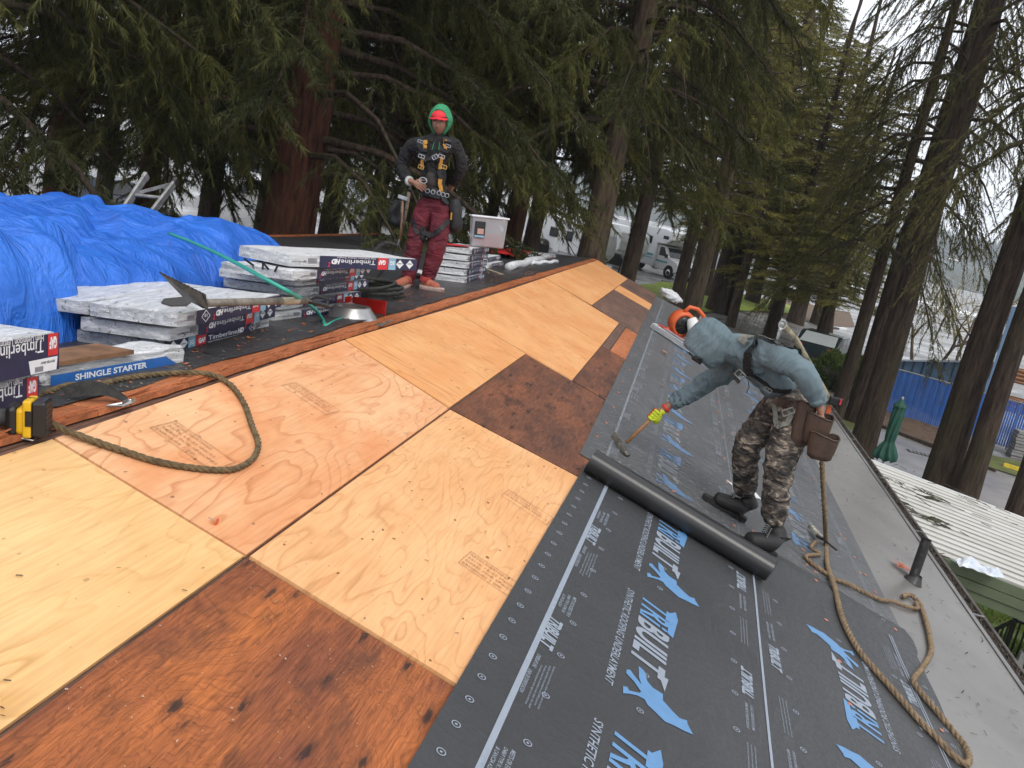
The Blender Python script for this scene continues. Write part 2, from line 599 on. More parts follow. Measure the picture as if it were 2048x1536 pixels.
# sub-deck of the two slopes, gable and walls
d = MB(); d.prism([(0.0, S0), (EAVE_T, S0), (EAVE_T, S1), (0.0, S1)], -0.12, -0.016)
hpart('roof_deck', d, OLD_G)
def H_wall():
    m = MB()
    x0, x1 = XR - 4.3, XR + (EAVE_T - 0.45) * math.cos(TH)
    z0 = ZR - 4.3 * math.sin(PH) - 0.16
    z1 = ZR - (EAVE_T - 0.45) * math.sin(TH) - 0.16
    for y in (S0 + 0.1, S1 - 0.5):
        m.add([(x0, y, 0), (x1, y, 0), (x1, y, z1), (XR, y, ZR - 0.2), (x0, y, z0)], [(0, 1, 2, 3, 4)])
    m.span((x0, S0 + 0.1, 0), (x0 + 0.1, S1 - 0.5, z0)); m.span((x1 - 0.1, S0 + 0.1, 0), (x1, S1 - 0.5, z1))
    return m
o = H_wall().build('wall', mat('siding', (0.42, 0.4, 0.35), 0.7, 0.05, 4), house)
o.matrix_basis = HB_INV

def sheet(name, corners, m, lift=0.0, th=0.014):
    """corners (s, t) counted round; a real board with its own thickness, laid with a small gap"""
    g = MB()
    c = np.array([(t, s) for s, t in corners])
    ctr = c.mean(0)
    c = ctr + (c - ctr) * (1 - 0.0035 / np.maximum(np.abs(c - ctr), 0.05)).clip(0.9, 1)
    g.prism(c.tolist(), lift - th, lift)
    o = hpart(name, g, m)
    return o

sheet('plywood_sheet', [(S0, 0.03), (2.555, 0.03), (2.575, 0.768), (S0, 0.768)], PLY_Y, 0.001)
sheet('plywood_sheet', [(2.56, 0.03), (5.13, 0.0), (5.03, 0.765), (2.58, 0.77)], PLY_P, 0.002)
sheet('plywood_sheet', [(5.14, 0.0), (7.42, 0.02), (7.40, 0.765), (5.04, 0.763)], PLY_F, 0.004)
sheet('plywood_sheet', [(7.43, 0.02), (9.84, 0.02), (9.80, 1.20), (7.43, 1.205)], PLY_F, 0.003)
sheet('plywood_sheet', [(9.85, 0.02), (12.24, 0.01), (12.05, 1.185), (9.82, 1.20)], PLY_F, 0.001)
sheet('plywood_sheet', [(12.26, 0.01), (15.42, 0.0), (15.40, 0.742), (12.26, 0.749)], PLY_F, 0.004)
sheet('plywood_sheet', [(15.43, 0.0), (18.86, 0.0), (18.46, 0.73), (15.42, 0.74)], PLY_F, 0.002)
sheet('plywood_sheet', [(2.585, 0.776), (5.02, 0.771), (5.24, 1.99), (2.60, 1.99)], PLY_B, 0.003)
o = sheet('old_plywood_sheet', [(S0, 0.776), (2.575, 0.776), (2.59, 1.99), (S0, 1.99)], OLD_R, -0.001); o['label'] = 'red-brown old sheet with black nail stains'
sheet('old_plywood_sheet', [(5.05, 0.772), (7.41, 0.772), (7.44, 1.99), (5.26, 1.99)], OLD_D, -0.002)
sheet('old_plywood_sheet', [(7.44, 1.21), (9.70, 1.207), (9.70, 1.99), (7.45, 1.99)], OLD_D, -0.001)
sheet('old_plywood_strip', [(9.71, 1.207), (11.98, 1.190), (11.96, 1.285), (9.72, 1.30)], OLD_G, 0.0)
sheet('new_plywood_strip', [(9.72, 1.305), (11.96, 1.29), (11.96, 1.50), (9.72, 1.50)], ORANGE_BD, 0.002)
sheet('old_plywood_sheet', [(12.27, 0.755), (15.44, 0.748), (15.36, 1.99), (12.0, 1.99), (12.0, 1.19), (12.07, 1.18)], OLD_G, -0.002)
sheet('new_plywood_strip', [(15.46, 0.745), (16.52, 0.738), (16.42, 1.60), (15.38, 1.60)], PLY_F, 0.002)
sheet('old_plywood_sheet', [(16.54, 0.738), (18.46, 0.735), (18.50, 1.99), (16.43, 1.99)], OLD_G, -0.001)

# the ragged old edge left along the ridge, in lengths
yy = S0
rr_ = random.Random(3)
while yy < S1 - 0.3:
    ln = min(rr_.uniform(1.9, 2.5), S1 - yy)
    g = MB()
    n = int(ln / 0.07)
    up = [(-0.012 - 0.012 * rr_.random(), yy + ln * i / n) for i in range(n + 1)]
    lo_ = [(-0.23, yy + ln * i / n) for i in range(n + 1)]
    g.prism(up + lo_[::-1], -0.004, 0.012 + 0.006 * rr_.random())
    up2 = [(-0.035 - 0.03 * rr_.random(), yy + ln * i / n) for i in range(n + 1)]
    g.prism(up2 + lo_[::-1], 0.0125, 0.021)
    hpart('ridge_edge_board', g, ORANGE_BD, FAR)
    yy += ln + 0.006
g = MB()
for i in range(90):   # splinters at the broken edge
    s = rr_.uniform(S0, 12); x = -0.02 - 0.05 * rr_.random()
    g.bar((x, s, 0.022), (x + rr_.uniform(-0.01, 0.02), s + rr_.uniform(0.04, 0.2), 0.026 + 0.012 * rr_.random()), 0.006, 0.004)
o = hpart('edge_splinters', g, ORANGE_BD, FAR); o['kind'] = 'stuff'

# felt on the far slope, its near edge cut unevenly
def far_h(x, s):
    return 0.013 + 0.006 * noise.noise((x * 2.2, s * 1.3, 0.3)) + 0.012 * max(0, noise.noise((x * 0.9, s * 3.1, 4.3))) 
g = MB()
def felt_pt(u, v):
    s = S0 + (S1 - S0) * v
    e = -0.125 + 0.035 * noise.noise((s * 1.7, 0, 1)) + 0.012 * noise.noise((s * 9, 0, 5))
    x = e + (-4.55 - e) * u
    return (x, s, far_h(x, s) + 0.013)
g.grid(felt_pt, 60, 260)
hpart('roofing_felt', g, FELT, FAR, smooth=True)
g = MB(); g.prism([(-4.55, S0), (0.0, S0), (0.0, S1), (-4.55, S1)], -0.12, -0.012)
hpart('roof_deck', g, OLD_G, FAR)
g = MB(); g.span((-4.62, S0, -0.10), (-4.55, S1, 0.05))
hpart('fascia_board', g, ORANGE_BD, FAR)

# eave: smooth grey membrane, drip edge, gutter full of needles
g = MB()
def eave_pt(u, v):
    s = S0 + (S1 - S0) * v; t = 3.80 + (EAVE_T - 3.80) * u
    return (t, s, -0.004 + 0.003 * noise.noise((t * 1.5, s * 0.8, 0)))
g.grid(eave_pt, 12, 120)
hpart('eave_membrane', g, EAVE, smooth=True)
g = MB(); g.span((EAVE_T - 0.02, S0, -0.02), (EAVE_T + 0.03, S1, 0.006)); 
hpart('drip_edge', g, mat('drip_metal', (0.25, 0.24, 0.23), 0.3, 0.2, 8, metal=0.6))
gz0 = Matrix.Translation(NEAR @ Vector((EAVE_T + 0.015, 0, -0.01)))
g = MB()
prof = [(0.0, -0.015), (0.0, -0.11), (0.02, -0.125), (0.085, -0.125), (0.11, -0.09), (0.11, -0.01), (0.125, -0.005)]
for a, b_ in zip(prof[:-1], prof[1:]):
    g.add([(a[0], S0, a[1]), (b_[0], S0, b_[1]), (b_[0], S1, b_[1]), (a[0], S1, a[1])], [(0, 1, 2, 3)])
    g.add([(a[0] + .003, S0, a[1] + .003), (b_[0] + .003, S0, b_[1] + .003), (b_[0] + .003, S1, b_[1] + .003), (a[0] + .003, S1, a[1] + .003)], [(3, 2, 1, 0)])
gut = hpart('gutter', g, mat('gutter_brown', (0.16, 0.14, 0.125), 0.4, 0.25, 6), gz0)
g = MB()
for i in range(2600):
    s = rr_.uniform(S0, S1); x = rr_.uniform(0.0, 0.1); a = rr_.gauss(0, 0.5)
    l = rr_.uniform(0.02, 0.09)
    g.bar((x, s, -0.03 + 0.02 * rr_.random()), (x + l * math.sin(a), s + l * math.cos(a), -0.03 + 0.035 * rr_.random()), 0.006, 0.004)
g.span((0.006, S0, -0.12), (0.104, S1, -0.045))
o = g.build('gutter_debris', mat('needle_litter', (0.09, 0.065, 0.045), 0.8, 0.4, 40), gut); o['kind'] = 'stuff'
for k in range(9):
    g = MB(); g.span((-0.01, 1.2 + 2.1 * k, -0.012), (0.13, 1.225 + 2.1 * k, -0.004)); g.build('gutter_strap', METAL, gut)

# ================================================================ UNDERLAYMENT AND ITS PRINT
def catpoly():
    """the blue leaping-animal mark, outline in roof units along (u) and across (v) the print"""
    z4 = [(1060, 1078), (1085, 1100), (1100, 1150), (1125, 1180), (1172, 1210), (1172, 1240), (1196, 1268), (1215, 1290), (1250, 1325), (1285, 1335),
          (1287, 1352), (1313, 1402), (1268, 1383), (1225, 1360), (1180, 1340), (1140, 1300), (1100, 1262), (1085, 1235), (1050, 1218), (1010, 1210),
          (985, 1208), (985, 1175), (1005, 1178), (1012, 1195), (1060, 1206), (1070, 1200), (1035, 1150), (1000, 1112), (1003, 1095), (1020, 1097), (1035, 1120), (1072, 1165), (1060, 1130)]
    out = []
    for p in z4:
        t, s = N(820 + p[0] * 600 / 1405, 880 + p[1] * 656 / 1536)
        out.append((4.035 - s, t - (1.54 + 0.02 * (s - 2.2))))
    return out
CAT = catpoly()

def print_strip(P, s_list, par, inkb, inkw, det):
    """P(u, v) -> (t, s) in roof units; u runs in reading direction. det: fine print for these repeats"""
    stuff = MB()
    for k, u0 in enumerate(s_list):
        def T(mb, body, u, v, ln, h, bold=0.0, shear=0.0, turn=False):
            V, Fc = textdata(body, bold, shear)
            W = max(V[:, 0].max(), 1e-6)
            x = V[:, 0] / W * ln; y = V[:, 1] / 0.72 * h
            if turn: x, y = ln - x, h - y
            mb.add([P(u0 + u + a, v + b_) for a, b_ in zip(x, y)], Fc)
        g = MB(); T(g, 'TRi', 0.0, 0.535, 0.22, 0.15, 0.022, 0.32)
        g.add([P(u0 - 0.045, 0.700), P(u0 + 0.03, 0.715), P(u0 + 0.24, 0.70), P(u0 + 0.22, 0.672), P(u0, 0.672)], [(0, 1, 2, 3, 4)])
        g.build('blue_lettering', inkb, par)['kind'] = 'stuff'
        g = MB(); T(g, 'BUILT', 0.215, 0.535, 0.46, 0.15, 0.028, 0.32)
        g.add([P(u0 + 0.63, 0.700), P(u0 + 0.74, 0.690), P(u0 + 0.63, 0.655)], [(0, 1, 2)])
        g.build('grey_lettering', inkw, par)['kind'] = 'stuff'
        g = MB(); g.add([P(u0 + a, b_) for a, b_ in CAT], [tuple(range(len(CAT)))]); g.build('animal_mark', inkb, par)
        g = MB(); T(g, 'SYNTHETIC ROOFING UNDERLAYMENT', 0.0, 0.452, 0.93, 0.036, 0.012, 0.25); g.build('slogan_lettering', inkw, par)['kind'] = 'stuff'
        g = MB(); T(g, 'TRiBUILT', 0.70, 0.185, 0.255, 0.052, 0.045, 0.3); g.build('small_lettering', inkw, par)['kind'] = 'stuff'
        g = MB(); T(g, 'TRiBUILT', 0.10, 1.035, 0.255, 0.052, 0.045, 0.3, True); g.build('small_lettering', inkw, par)['kind'] = 'stuff'
        grey = stuff
        for q in range(8):
            ring(grey, P, u0 + 0.02 + q * 0.148, 0.058)
        for q in range(4):
            ring(grey, P, u0 + 0.05 + q * 0.297, 0.272)
            ring(grey, P, u0 + 0.10 + q * 0.297, 1.0)
        ring(grey, P, u0 + 0.70, 0.605); ring(grey, P, u0 + 0.98, 0.605)
        if det(u0):
            T(grey, 'MEETS OR EXCEEDS TYPE IV', 0.42, 0.235, 0.20, 0.016, 0.01, 0.2)
            T(grey, 'D4869 TYPE IV, ASTM E108', 0.43, 0.212, 0.18, 0.014, 0.01, 0.2)
            T(grey, '& CAN/CSA A220.4', 0.45, 0.190, 0.13, 0.014, 0.01, 0.2)
            T(grey, 'www.beacon.com', 0.46, 0.172, 0.11, 0.011, 0.0, 0.2)
            T(grey, 'OVERLAP LINE', 1.02, 0.192, 0.10, 0.016, 0.01, 0.2)
            T(grey, 'LINEA DE SUPERPOSICION', 1.145, 0.185, 0.165, 0.015, 0.01, 0.2)
            for q, tx in enumerate(('Slip resistance may vary with surface conditions, weather, footwear and roof pitch', 'Installer must follow fall protection and OSHA practices', 'Product must be installed over clean dry deck', 'A la adherencia puede variar segun las condiciones')):
                T(grey, tx, 1.04 + 0.012 * q, 0.262 - 0.0145 * q, 0.30 - 0.02 * (q % 2), 0.008, 0.0, 0.2)
            T(grey, 'SYNTHETIC ROOFING UNDERLAYMENT', 0.42, 1.045, 0.21, 0.013, 0.01, 0.2, True)
            T(grey, 'MEETS OR EXCEEDS TYPE IV', 0.42, 1.07, 0.20, 0.013, 0.01, 0.2, True)
            for q in range(3):
                T(grey, 'Slip resistance may vary with surface conditions, weather, footwear and roof pitch', 0.74, 1.04 + 0.016 * q, 0.30, 0.008, 0.0, 0.2, True)
        else:
            for (a, ln) in ((0.42, 0.22), (1.02, 0.10), (1.16, 0.13)):
                for q in range(3):
                    for v_ in (0.19 + 0.026 * q, 1.04 + 0.022 * q):
                        grey.add([P(u0 + a, v_), P(u0 + a + ln, v_), P(u0 + a + ln, v_ + 0.008), P(u0 + a, v_ + 0.008)], [(0, 1, 2, 3)])
    stuff.build('fine_print', inkw, par)['kind'] = 'stuff'

def ring(mb, P, u, v, r=0.0155):
    n = 12
    vs = [P(u + r * math.cos(2 * PI * i / n), v + r * math.sin(2 * PI * i / n)) for i in range(n)]
    vs += [P(u + 0.76 * r * math.cos(2 * PI * i / n), v + 0.76 * r * math.sin(2 * PI * i / n)) for i in range(n)]
    mb.add(vs, [(i, (i + 1) % n, n + (i + 1) % n, n + i) for i in range(n)])
    q = 0.26 * r
    mb.add([P(u - q, v - q), P(u + q, v - q), P(u + q, v + q), P(u - q, v + q)], [(0, 1, 2, 3)])

def line(mb, P, ua, ub, v0, v1, step=0.25):
    n = max(1, int((ub - ua) / step))
    for i in range(n):
        a, b_ = ua + (ub - ua) * i / n, ua + (ub - ua) * (i + 1) / n
        mb.add([P(a, v0), P(b_, v0), P(b_, v1), P(a, v1)], [(0, 1, 2, 3)])

hA = lambda t, s: 0.016 + 0.005 * noise.noise((t * 1.1, s * 0.9, 7)) + 0.0022 * noise.noise((t * 9 + s * 2, s * 1.6, 2)) 
hB = lambda t, s: 0.009 + 0.004 * noise.noise((t * 1.3 + s * 0.9, s * 0.5, 3)) + 0.012 * max(0, noise.noise((t * 1.2 + s * 1.6, t * 0.5, 9)) - 0.15) + 0.018 * math.exp(-((s - 5.75) / 0.12) ** 2)
hC = lambda t, s: 0.004 + 0.002 * noise.noise((t, s, 1))
hD = lambda t, s: 0.0005 + 0.002 * noise.noise((t, s, 2))

def sheet_obj(name, tf0, tf1, s0, s1, hf, m, parent=None, nu=30, nv=120, send=None):
    g = MB()
    def fn(u, v):
        s = s0 + (s1 - s0) * v
        if send: s = s0 + (send(u) - s0) * v
        t = tf0(s) + (tf1(s) - tf0(s)) * u
        return (t, s, hf(t, s))
    g.grid(fn, nu, nv)
    n = len(g.v[0])
    # a thin edge so that the sheet has thickness
    top = g.v[0]
    idx = [i for i in range(nu + 1)] + [j * (nu + 1) + nu for j in range(1, nv + 1)] + [nv * (nu + 1) + i for i in range(nu - 1, -1, -1)] + [j * (nu + 1) for j in range(nv - 1, 0, -1)]
    ed = top[idx].copy(); ed2 = ed.copy(); ed2[:, 2] -= 0.003
    k = len(idx)
    g.add(np.vstack([ed, ed2]), [(i, k + i, k + (i + 1) % k, (i + 1) % k) for i in range(k)])
    return g

# strip C and D: already laid, wet, beyond the roll;  strip B: lower dry strip lapped over D
tC0 = lambda s: 1.545 - 0.0125 * (s - 5.5)
tC1 = lambda s: 2.80 - 0.012 * (s - 5.5)
tD0 = lambda s: 2.70 - 0.010 * (s - 5.5)
tD1 = lambda s: 3.875 - 0.008 * (s - 5.5)
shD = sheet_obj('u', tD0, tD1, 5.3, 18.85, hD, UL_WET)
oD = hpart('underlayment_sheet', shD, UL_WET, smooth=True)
bl, gr = MB(), MB()
PD_ = lambda u, v: (tD1(u) - v, u, hD(tD1(u) - v, u) + 0.0022)
print_strip(PD_, [6.5 + 1.2 * k for k in range(10)], oD, INK_BF, INK_WF, lambda u: u < 8)
line(gr, PD_, 6.0, 18.8, 0.150, 0.158); line(gr, PD_, 6.0, 18.8, 0.168, 0.176)
gr.build('overlap_line', INK_WF, oD)['kind'] = 'stuff'

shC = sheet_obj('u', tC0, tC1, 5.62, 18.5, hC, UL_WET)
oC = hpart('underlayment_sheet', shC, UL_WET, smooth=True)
bl, gr = MB(), MB()
PC_ = lambda u, v: (tC0(-u) + v, -u, hC(tC0(-u) + v, -u) + 0.0022)
print_strip(PC_, [-6.93 - 1.2 * k for k in range(10)], oC, INK_BF, INK_WF, lambda u: u > -8.5)
line(gr, PC_, -18.4, -5.8, 0.158, 0.178); line(gr, PC_, -18.4, -5.8, 1.15, 1.158)
gr.build('overlap_line', INK_WF, oC)['kind'] = 'stuff'

shB = sheet_obj('u', lambda s: 2.69, lambda s: 3.80 + 0.08 * min(1, max(0, (s - 3.8) / 1.2)) + (0.02 if s > 5.6 else 0), S0, 5.9, hB, UL_DRY, nv=110,
                send=lambda u: 5.88 + 0.03 * math.sin(u * 5) + 0.10 * u)
oB = hpart('underlayment_sheet', shB, UL_DRY, smooth=True); oB['label'] = 'lower dry strip with a wavy lapped end'
bl, gr = MB(), MB()
PB_ = lambda u, v: (3.875 - v, u, hB(3.875 - v, u) + 0.0024)
print_strip(PB_, [4.03 - 1.2 * 4, 4.03 - 3.6, 4.03 - 2.4, 4.03 - 1.2, 4.03], oB, INK_B, INK_W, lambda u: u > 0.2)
line(gr, PB_, S0, 5.85, 0.150, 0.157); line(gr, PB_, S0, 5.85, 0.166, 0.173)
gr.build('overlap_line', INK_W, oB)['kind'] = 'stuff'

# the roll being unrolled: one thing with the sheet that comes off it
roll = empty('underlayment_roll', 'black underlayment roll with its unrolled sheet, stopped at the feet of the bending roofer', 'roofing roll', NEAR @ Matrix.Translation((1.6, 5.62, 0)))
RI = (NEAR @ Matrix.Translation((1.6, 5.62, 0))).inverted() @ NEAR
tA0 = lambda s: 1.54 + 0.02 * (s - 2.2)
tA1 = lambda s: tA0(s) + 1.185 - 0.012 * (s - 3)
shA = sheet_obj('u', tA0, tA1, S0, 5.46, hA, UL_DRY)
oA = shA.build('unrolled_sheet', UL_DRY, roll, smooth=True); oA.matrix_basis = RI
bl, gr = MB(), MB()
PA_ = lambda u, v: (tA0(-u) + v, -u, hA(tA0(-u) + v, -u) + 0.0024)
print_strip(PA_, [-5.23, -4.04, -2.85, -1.66, -0.47, 0.72], oA, INK_B, INK_W, lambda u: u < -1)
line(gr, PA_, -5.44, -S0, 0.160, 0.182); line(gr, PA_, -5.44, -S0, 1.142, 1.154)
gr.build('overlap_line', INK_W, oA)['kind'] = 'stuff'
g = MB()
r = 0.074
q0, q1 = N(1181, 920, r + 0.02), N(1541, 1139, r + 0.02)
p0, p1 = Vector((q0[0], q0[1], r + 0.02)), Vector((q1[0], q1[1], r + 0.02))
def roll_pt(u, v):
    a = 2 * PI * u
    rr = r * (1 + 0.012 * math.sin(9 * a + 30 * v) * (0.3))
    c = p0.lerp(p1, v); return (c.x + 0.094 * rr * math.cos(a), c.y + rr * math.cos(a), c.z + rr * math.sin(a))
g.grid(roll_pt, 36, 10)
o = g.build('roll_body', mat('roll_black', (0.026, 0.026, 0.027), 0.3, 0.1, 3, bmp=0.05, bscale=40), roll, smooth=True); o.matrix_basis = RI
g = MB()
for (c, sgn) in ((p0, 1), (p1, -1)):      # windings seen on the ends and the hollow core
    for q in range(6):
        r1 = r * (0.985 - 0.1 * q); 
        v = []
        for k in range(28):
            a = 2 * PI * k / 28
            for rr in (r1, r1 - 0.0052):
                v.append((c.x + sgn * (0.003 * q + 0.0005), c.y + rr * math.cos(a), c.z + rr * math.sin(a)))
        g.add(v, [(2 * k, 2 * k + 1, (2 * k + 3) % 56, (2 * k + 2) % 56) for k in range(28)])
o = g.build('roll_windings', BLACKPL, roll); o.matrix_basis = RI
# ================================================================ GROUND
def ground_mat():
    m, nt, b = newmat('wet_asphalt')
    v = coords(nt, (1, 1, 1), False)
    n1 = noise_n(nt, v, 0.22, 6, 0.6)
    r = ramp(nt, [(0.35, (0.14, 0.137, 0.13)), (0.65, (0.26, 0.255, 0.245))])
    nt.links.new(n1, r.inputs['Fac'])
    n2 = noise_n(nt, v, 18, 4, 0.7)
    r2 = ramp(nt, [(0.3, (0.75, 0.75, 0.75)), (0.7, (1.15, 1.15, 1.15))])
    nt.links.new(n2, r2.inputs['Fac'])
    c = mixc(nt, 1.0, r.outputs['Color'], r2.outputs['Color'], 'MULTIPLY')
    nt.links.new(c, b.inputs['Base Color'])
    wet = noise_n(nt, v, 0.33, 5, 0.55)
    rr = ramp(nt, [(0.40, (0.16, 0.16, 0.16)), (0.56, (0.55, 0.55, 0.55))])
    nt.links.new(wet, rr.inputs['Fac'])
    nt.links.new(rr.outputs['Color'], b.inputs['Roughness'])
    bump(nt, b, n2, 0.08, 0.01)
    return m
ASPH = ground_mat()
def gridmesh(x0, x1, y0, y1, nx, ny, dz, inside=None):
    g = MB()
    V, F_ = [], []
    for j in range(ny + 1):
        for i in range(nx + 1):
            x = x0 + (x1 - x0) * i / nx; y = y0 + (y1 - y0) * j / ny
            V.append((x, y, gz(x, y) + (dz(x, y) if callable(dz) else dz)))
    for j in range(ny):
        for i in range(nx):
            if inside is None or inside(x0 + (x1 - x0) * (i + .5) / nx, y0 + (y1 - y0) * (j + .5) / ny):
                a = j * (nx + 1) + i
                F_.append((a, a + 1, a + nx + 2, a + nx + 1))
    return g.add(V, F_)
g = gridmesh(-90, 110, -30, 170, 160, 160, 0.0)
far = 1750
for (a, b_, c, e) in ((-far, -90, -30, 170), (110, far, -30, 170), (-far, far, 170, far), (-far, far, -far, -30)):
    zl = 1.25 if False else 0.0
    g.add([(a, c, gz(a, c) if a > -100 else gz(-90, c)), (b_, c, gz(b_, c)), (b_, e, gz(b_, min(e, 170))), (a, e, gz(max(a, -90), min(e, 170)))], [(0, 1, 2, 3)])
o = g.build('ground', ASPH, smooth=True); tag(o, kind='structure', label='wet grey asphalt lot')

GRASSM = mat('grass', (0.13, 0.17, 0.028), 0.85, 0.3, 3.0, bmp=0.5, bscale=30, col2=(0.07, 0.07, 0.02))
LITTER = mat('leaf_litter', (0.16, 0.10, 0.055), 0.9, 0.3, 5, bmp=0.6, bscale=20, col2=(0.06, 0.035, 0.02))

def poly_patch(name, pix, m, h=0.02, label=None, seg=None, kind='structure', thick=0.0):
    """a ground patch whose outline runs through these places of the ground"""
    pts = [G(*p) for p in pix]
    bm = bmesh.new()
    vs = [bm.verts.new((p.x, p.y, p.z + h)) for p in pts]
    f = bm.faces.new(vs)
    if f.normal.z < 0: f.normal_flip()
    bmesh.ops.triangulate(bm, faces=bm.faces[:])
    for _ in range(3):
        bmesh.ops.subdivide_edges(bm, edges=bm.edges[:], cuts=1, use_grid_fill=True)
    bm.normal_update()
    for v in bm.verts:
        v.co.z = gz(v.co.x, v.co.y) + h
        if thick: v.co.z += thick * (0.5 + noise.noise((v.co.x * 0.4, v.co.y * 0.4, 0)))
    me = bpy.data.meshes.new(name)
    for f in bm.faces:
        if f.normal.z < 0: f.normal_flip()
    bm.to_mesh(me); bm.free()
    me.materials.append(m)
    o = bpy.data.objects.new(name, me); COL.objects.link(o)
    return tag(o, label, kind=kind)

# ================================================================ TREES
def bark(name, a, b_, red=False):
    m, nt, b = newmat(name)
    v = coords(nt, (9, 9, 1.1))
    n1 = noise_n(nt, v, 1.6, 7, 0.68, 0.4)
    r = ramp(nt, [(0.36, b_), (0.62, a)])
    nt.links.new(n1, r.inputs['Fac'])
    mo = noise_n(nt, coords(nt, (1, 1, 0.5)), 0.9, 4, 0.6)
    mr = ramp(nt, [(0.5, (0, 0, 0)), (0.7, (1, 1, 1))])
    nt.links.new(mo, mr.inputs['Fac'])
    c = mixc(nt, mth(nt, 'MULTIPLY', mr.outputs['Color'], 0.35), r.outputs['Color'], (0.07, 0.075, 0.03))
    nt.links.new(c, b.inputs['Base Color'])
    b.inputs['Roughness'].default_value = 0.9
    b.inputs['Specular IOR Level'].default_value = 0.15
    bump(nt, b, n1, 1.0, 0.06)
    return m
BARK_R = bark('bark_red', (0.105, 0.042, 0.026), (0.028, 0.014, 0.011))
BARK_G = bark('bark_grey', (0.135, 0.098, 0.07), (0.035, 0.026, 0.02))
BARK_D = bark('bark_dark', (0.085, 0.06, 0.045), (0.022, 0.017, 0.014))

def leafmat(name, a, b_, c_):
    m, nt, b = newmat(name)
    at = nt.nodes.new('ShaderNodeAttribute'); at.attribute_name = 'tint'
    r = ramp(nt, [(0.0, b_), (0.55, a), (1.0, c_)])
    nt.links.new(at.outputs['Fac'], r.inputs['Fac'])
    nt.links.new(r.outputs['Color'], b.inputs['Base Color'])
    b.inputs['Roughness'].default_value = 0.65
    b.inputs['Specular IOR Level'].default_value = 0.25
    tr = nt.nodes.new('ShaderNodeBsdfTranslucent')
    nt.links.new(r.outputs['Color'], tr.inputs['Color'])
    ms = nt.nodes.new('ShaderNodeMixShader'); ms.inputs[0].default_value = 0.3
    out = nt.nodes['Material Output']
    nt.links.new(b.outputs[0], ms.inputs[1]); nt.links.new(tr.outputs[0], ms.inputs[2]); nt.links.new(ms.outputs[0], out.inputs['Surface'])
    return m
LF_C = leafmat('needles_cedar', (0.046, 0.053, 0.018), (0.022, 0.028, 0.012), (0.11, 0.108, 0.026))
LF_F = leafmat('needles_olive', (0.15, 0.145, 0.038), (0.06, 0.066, 0.02), (0.27, 0.24, 0.06))
LF_S = leafmat('needles_spruce', (0.07, 0.07, 0.026), (0.03, 0.033, 0.016), (0.14, 0.125, 0.04))

def norm(a): return a / np.maximum(np.linalg.norm(a, axis=-1, keepdims=True), 1e-9)

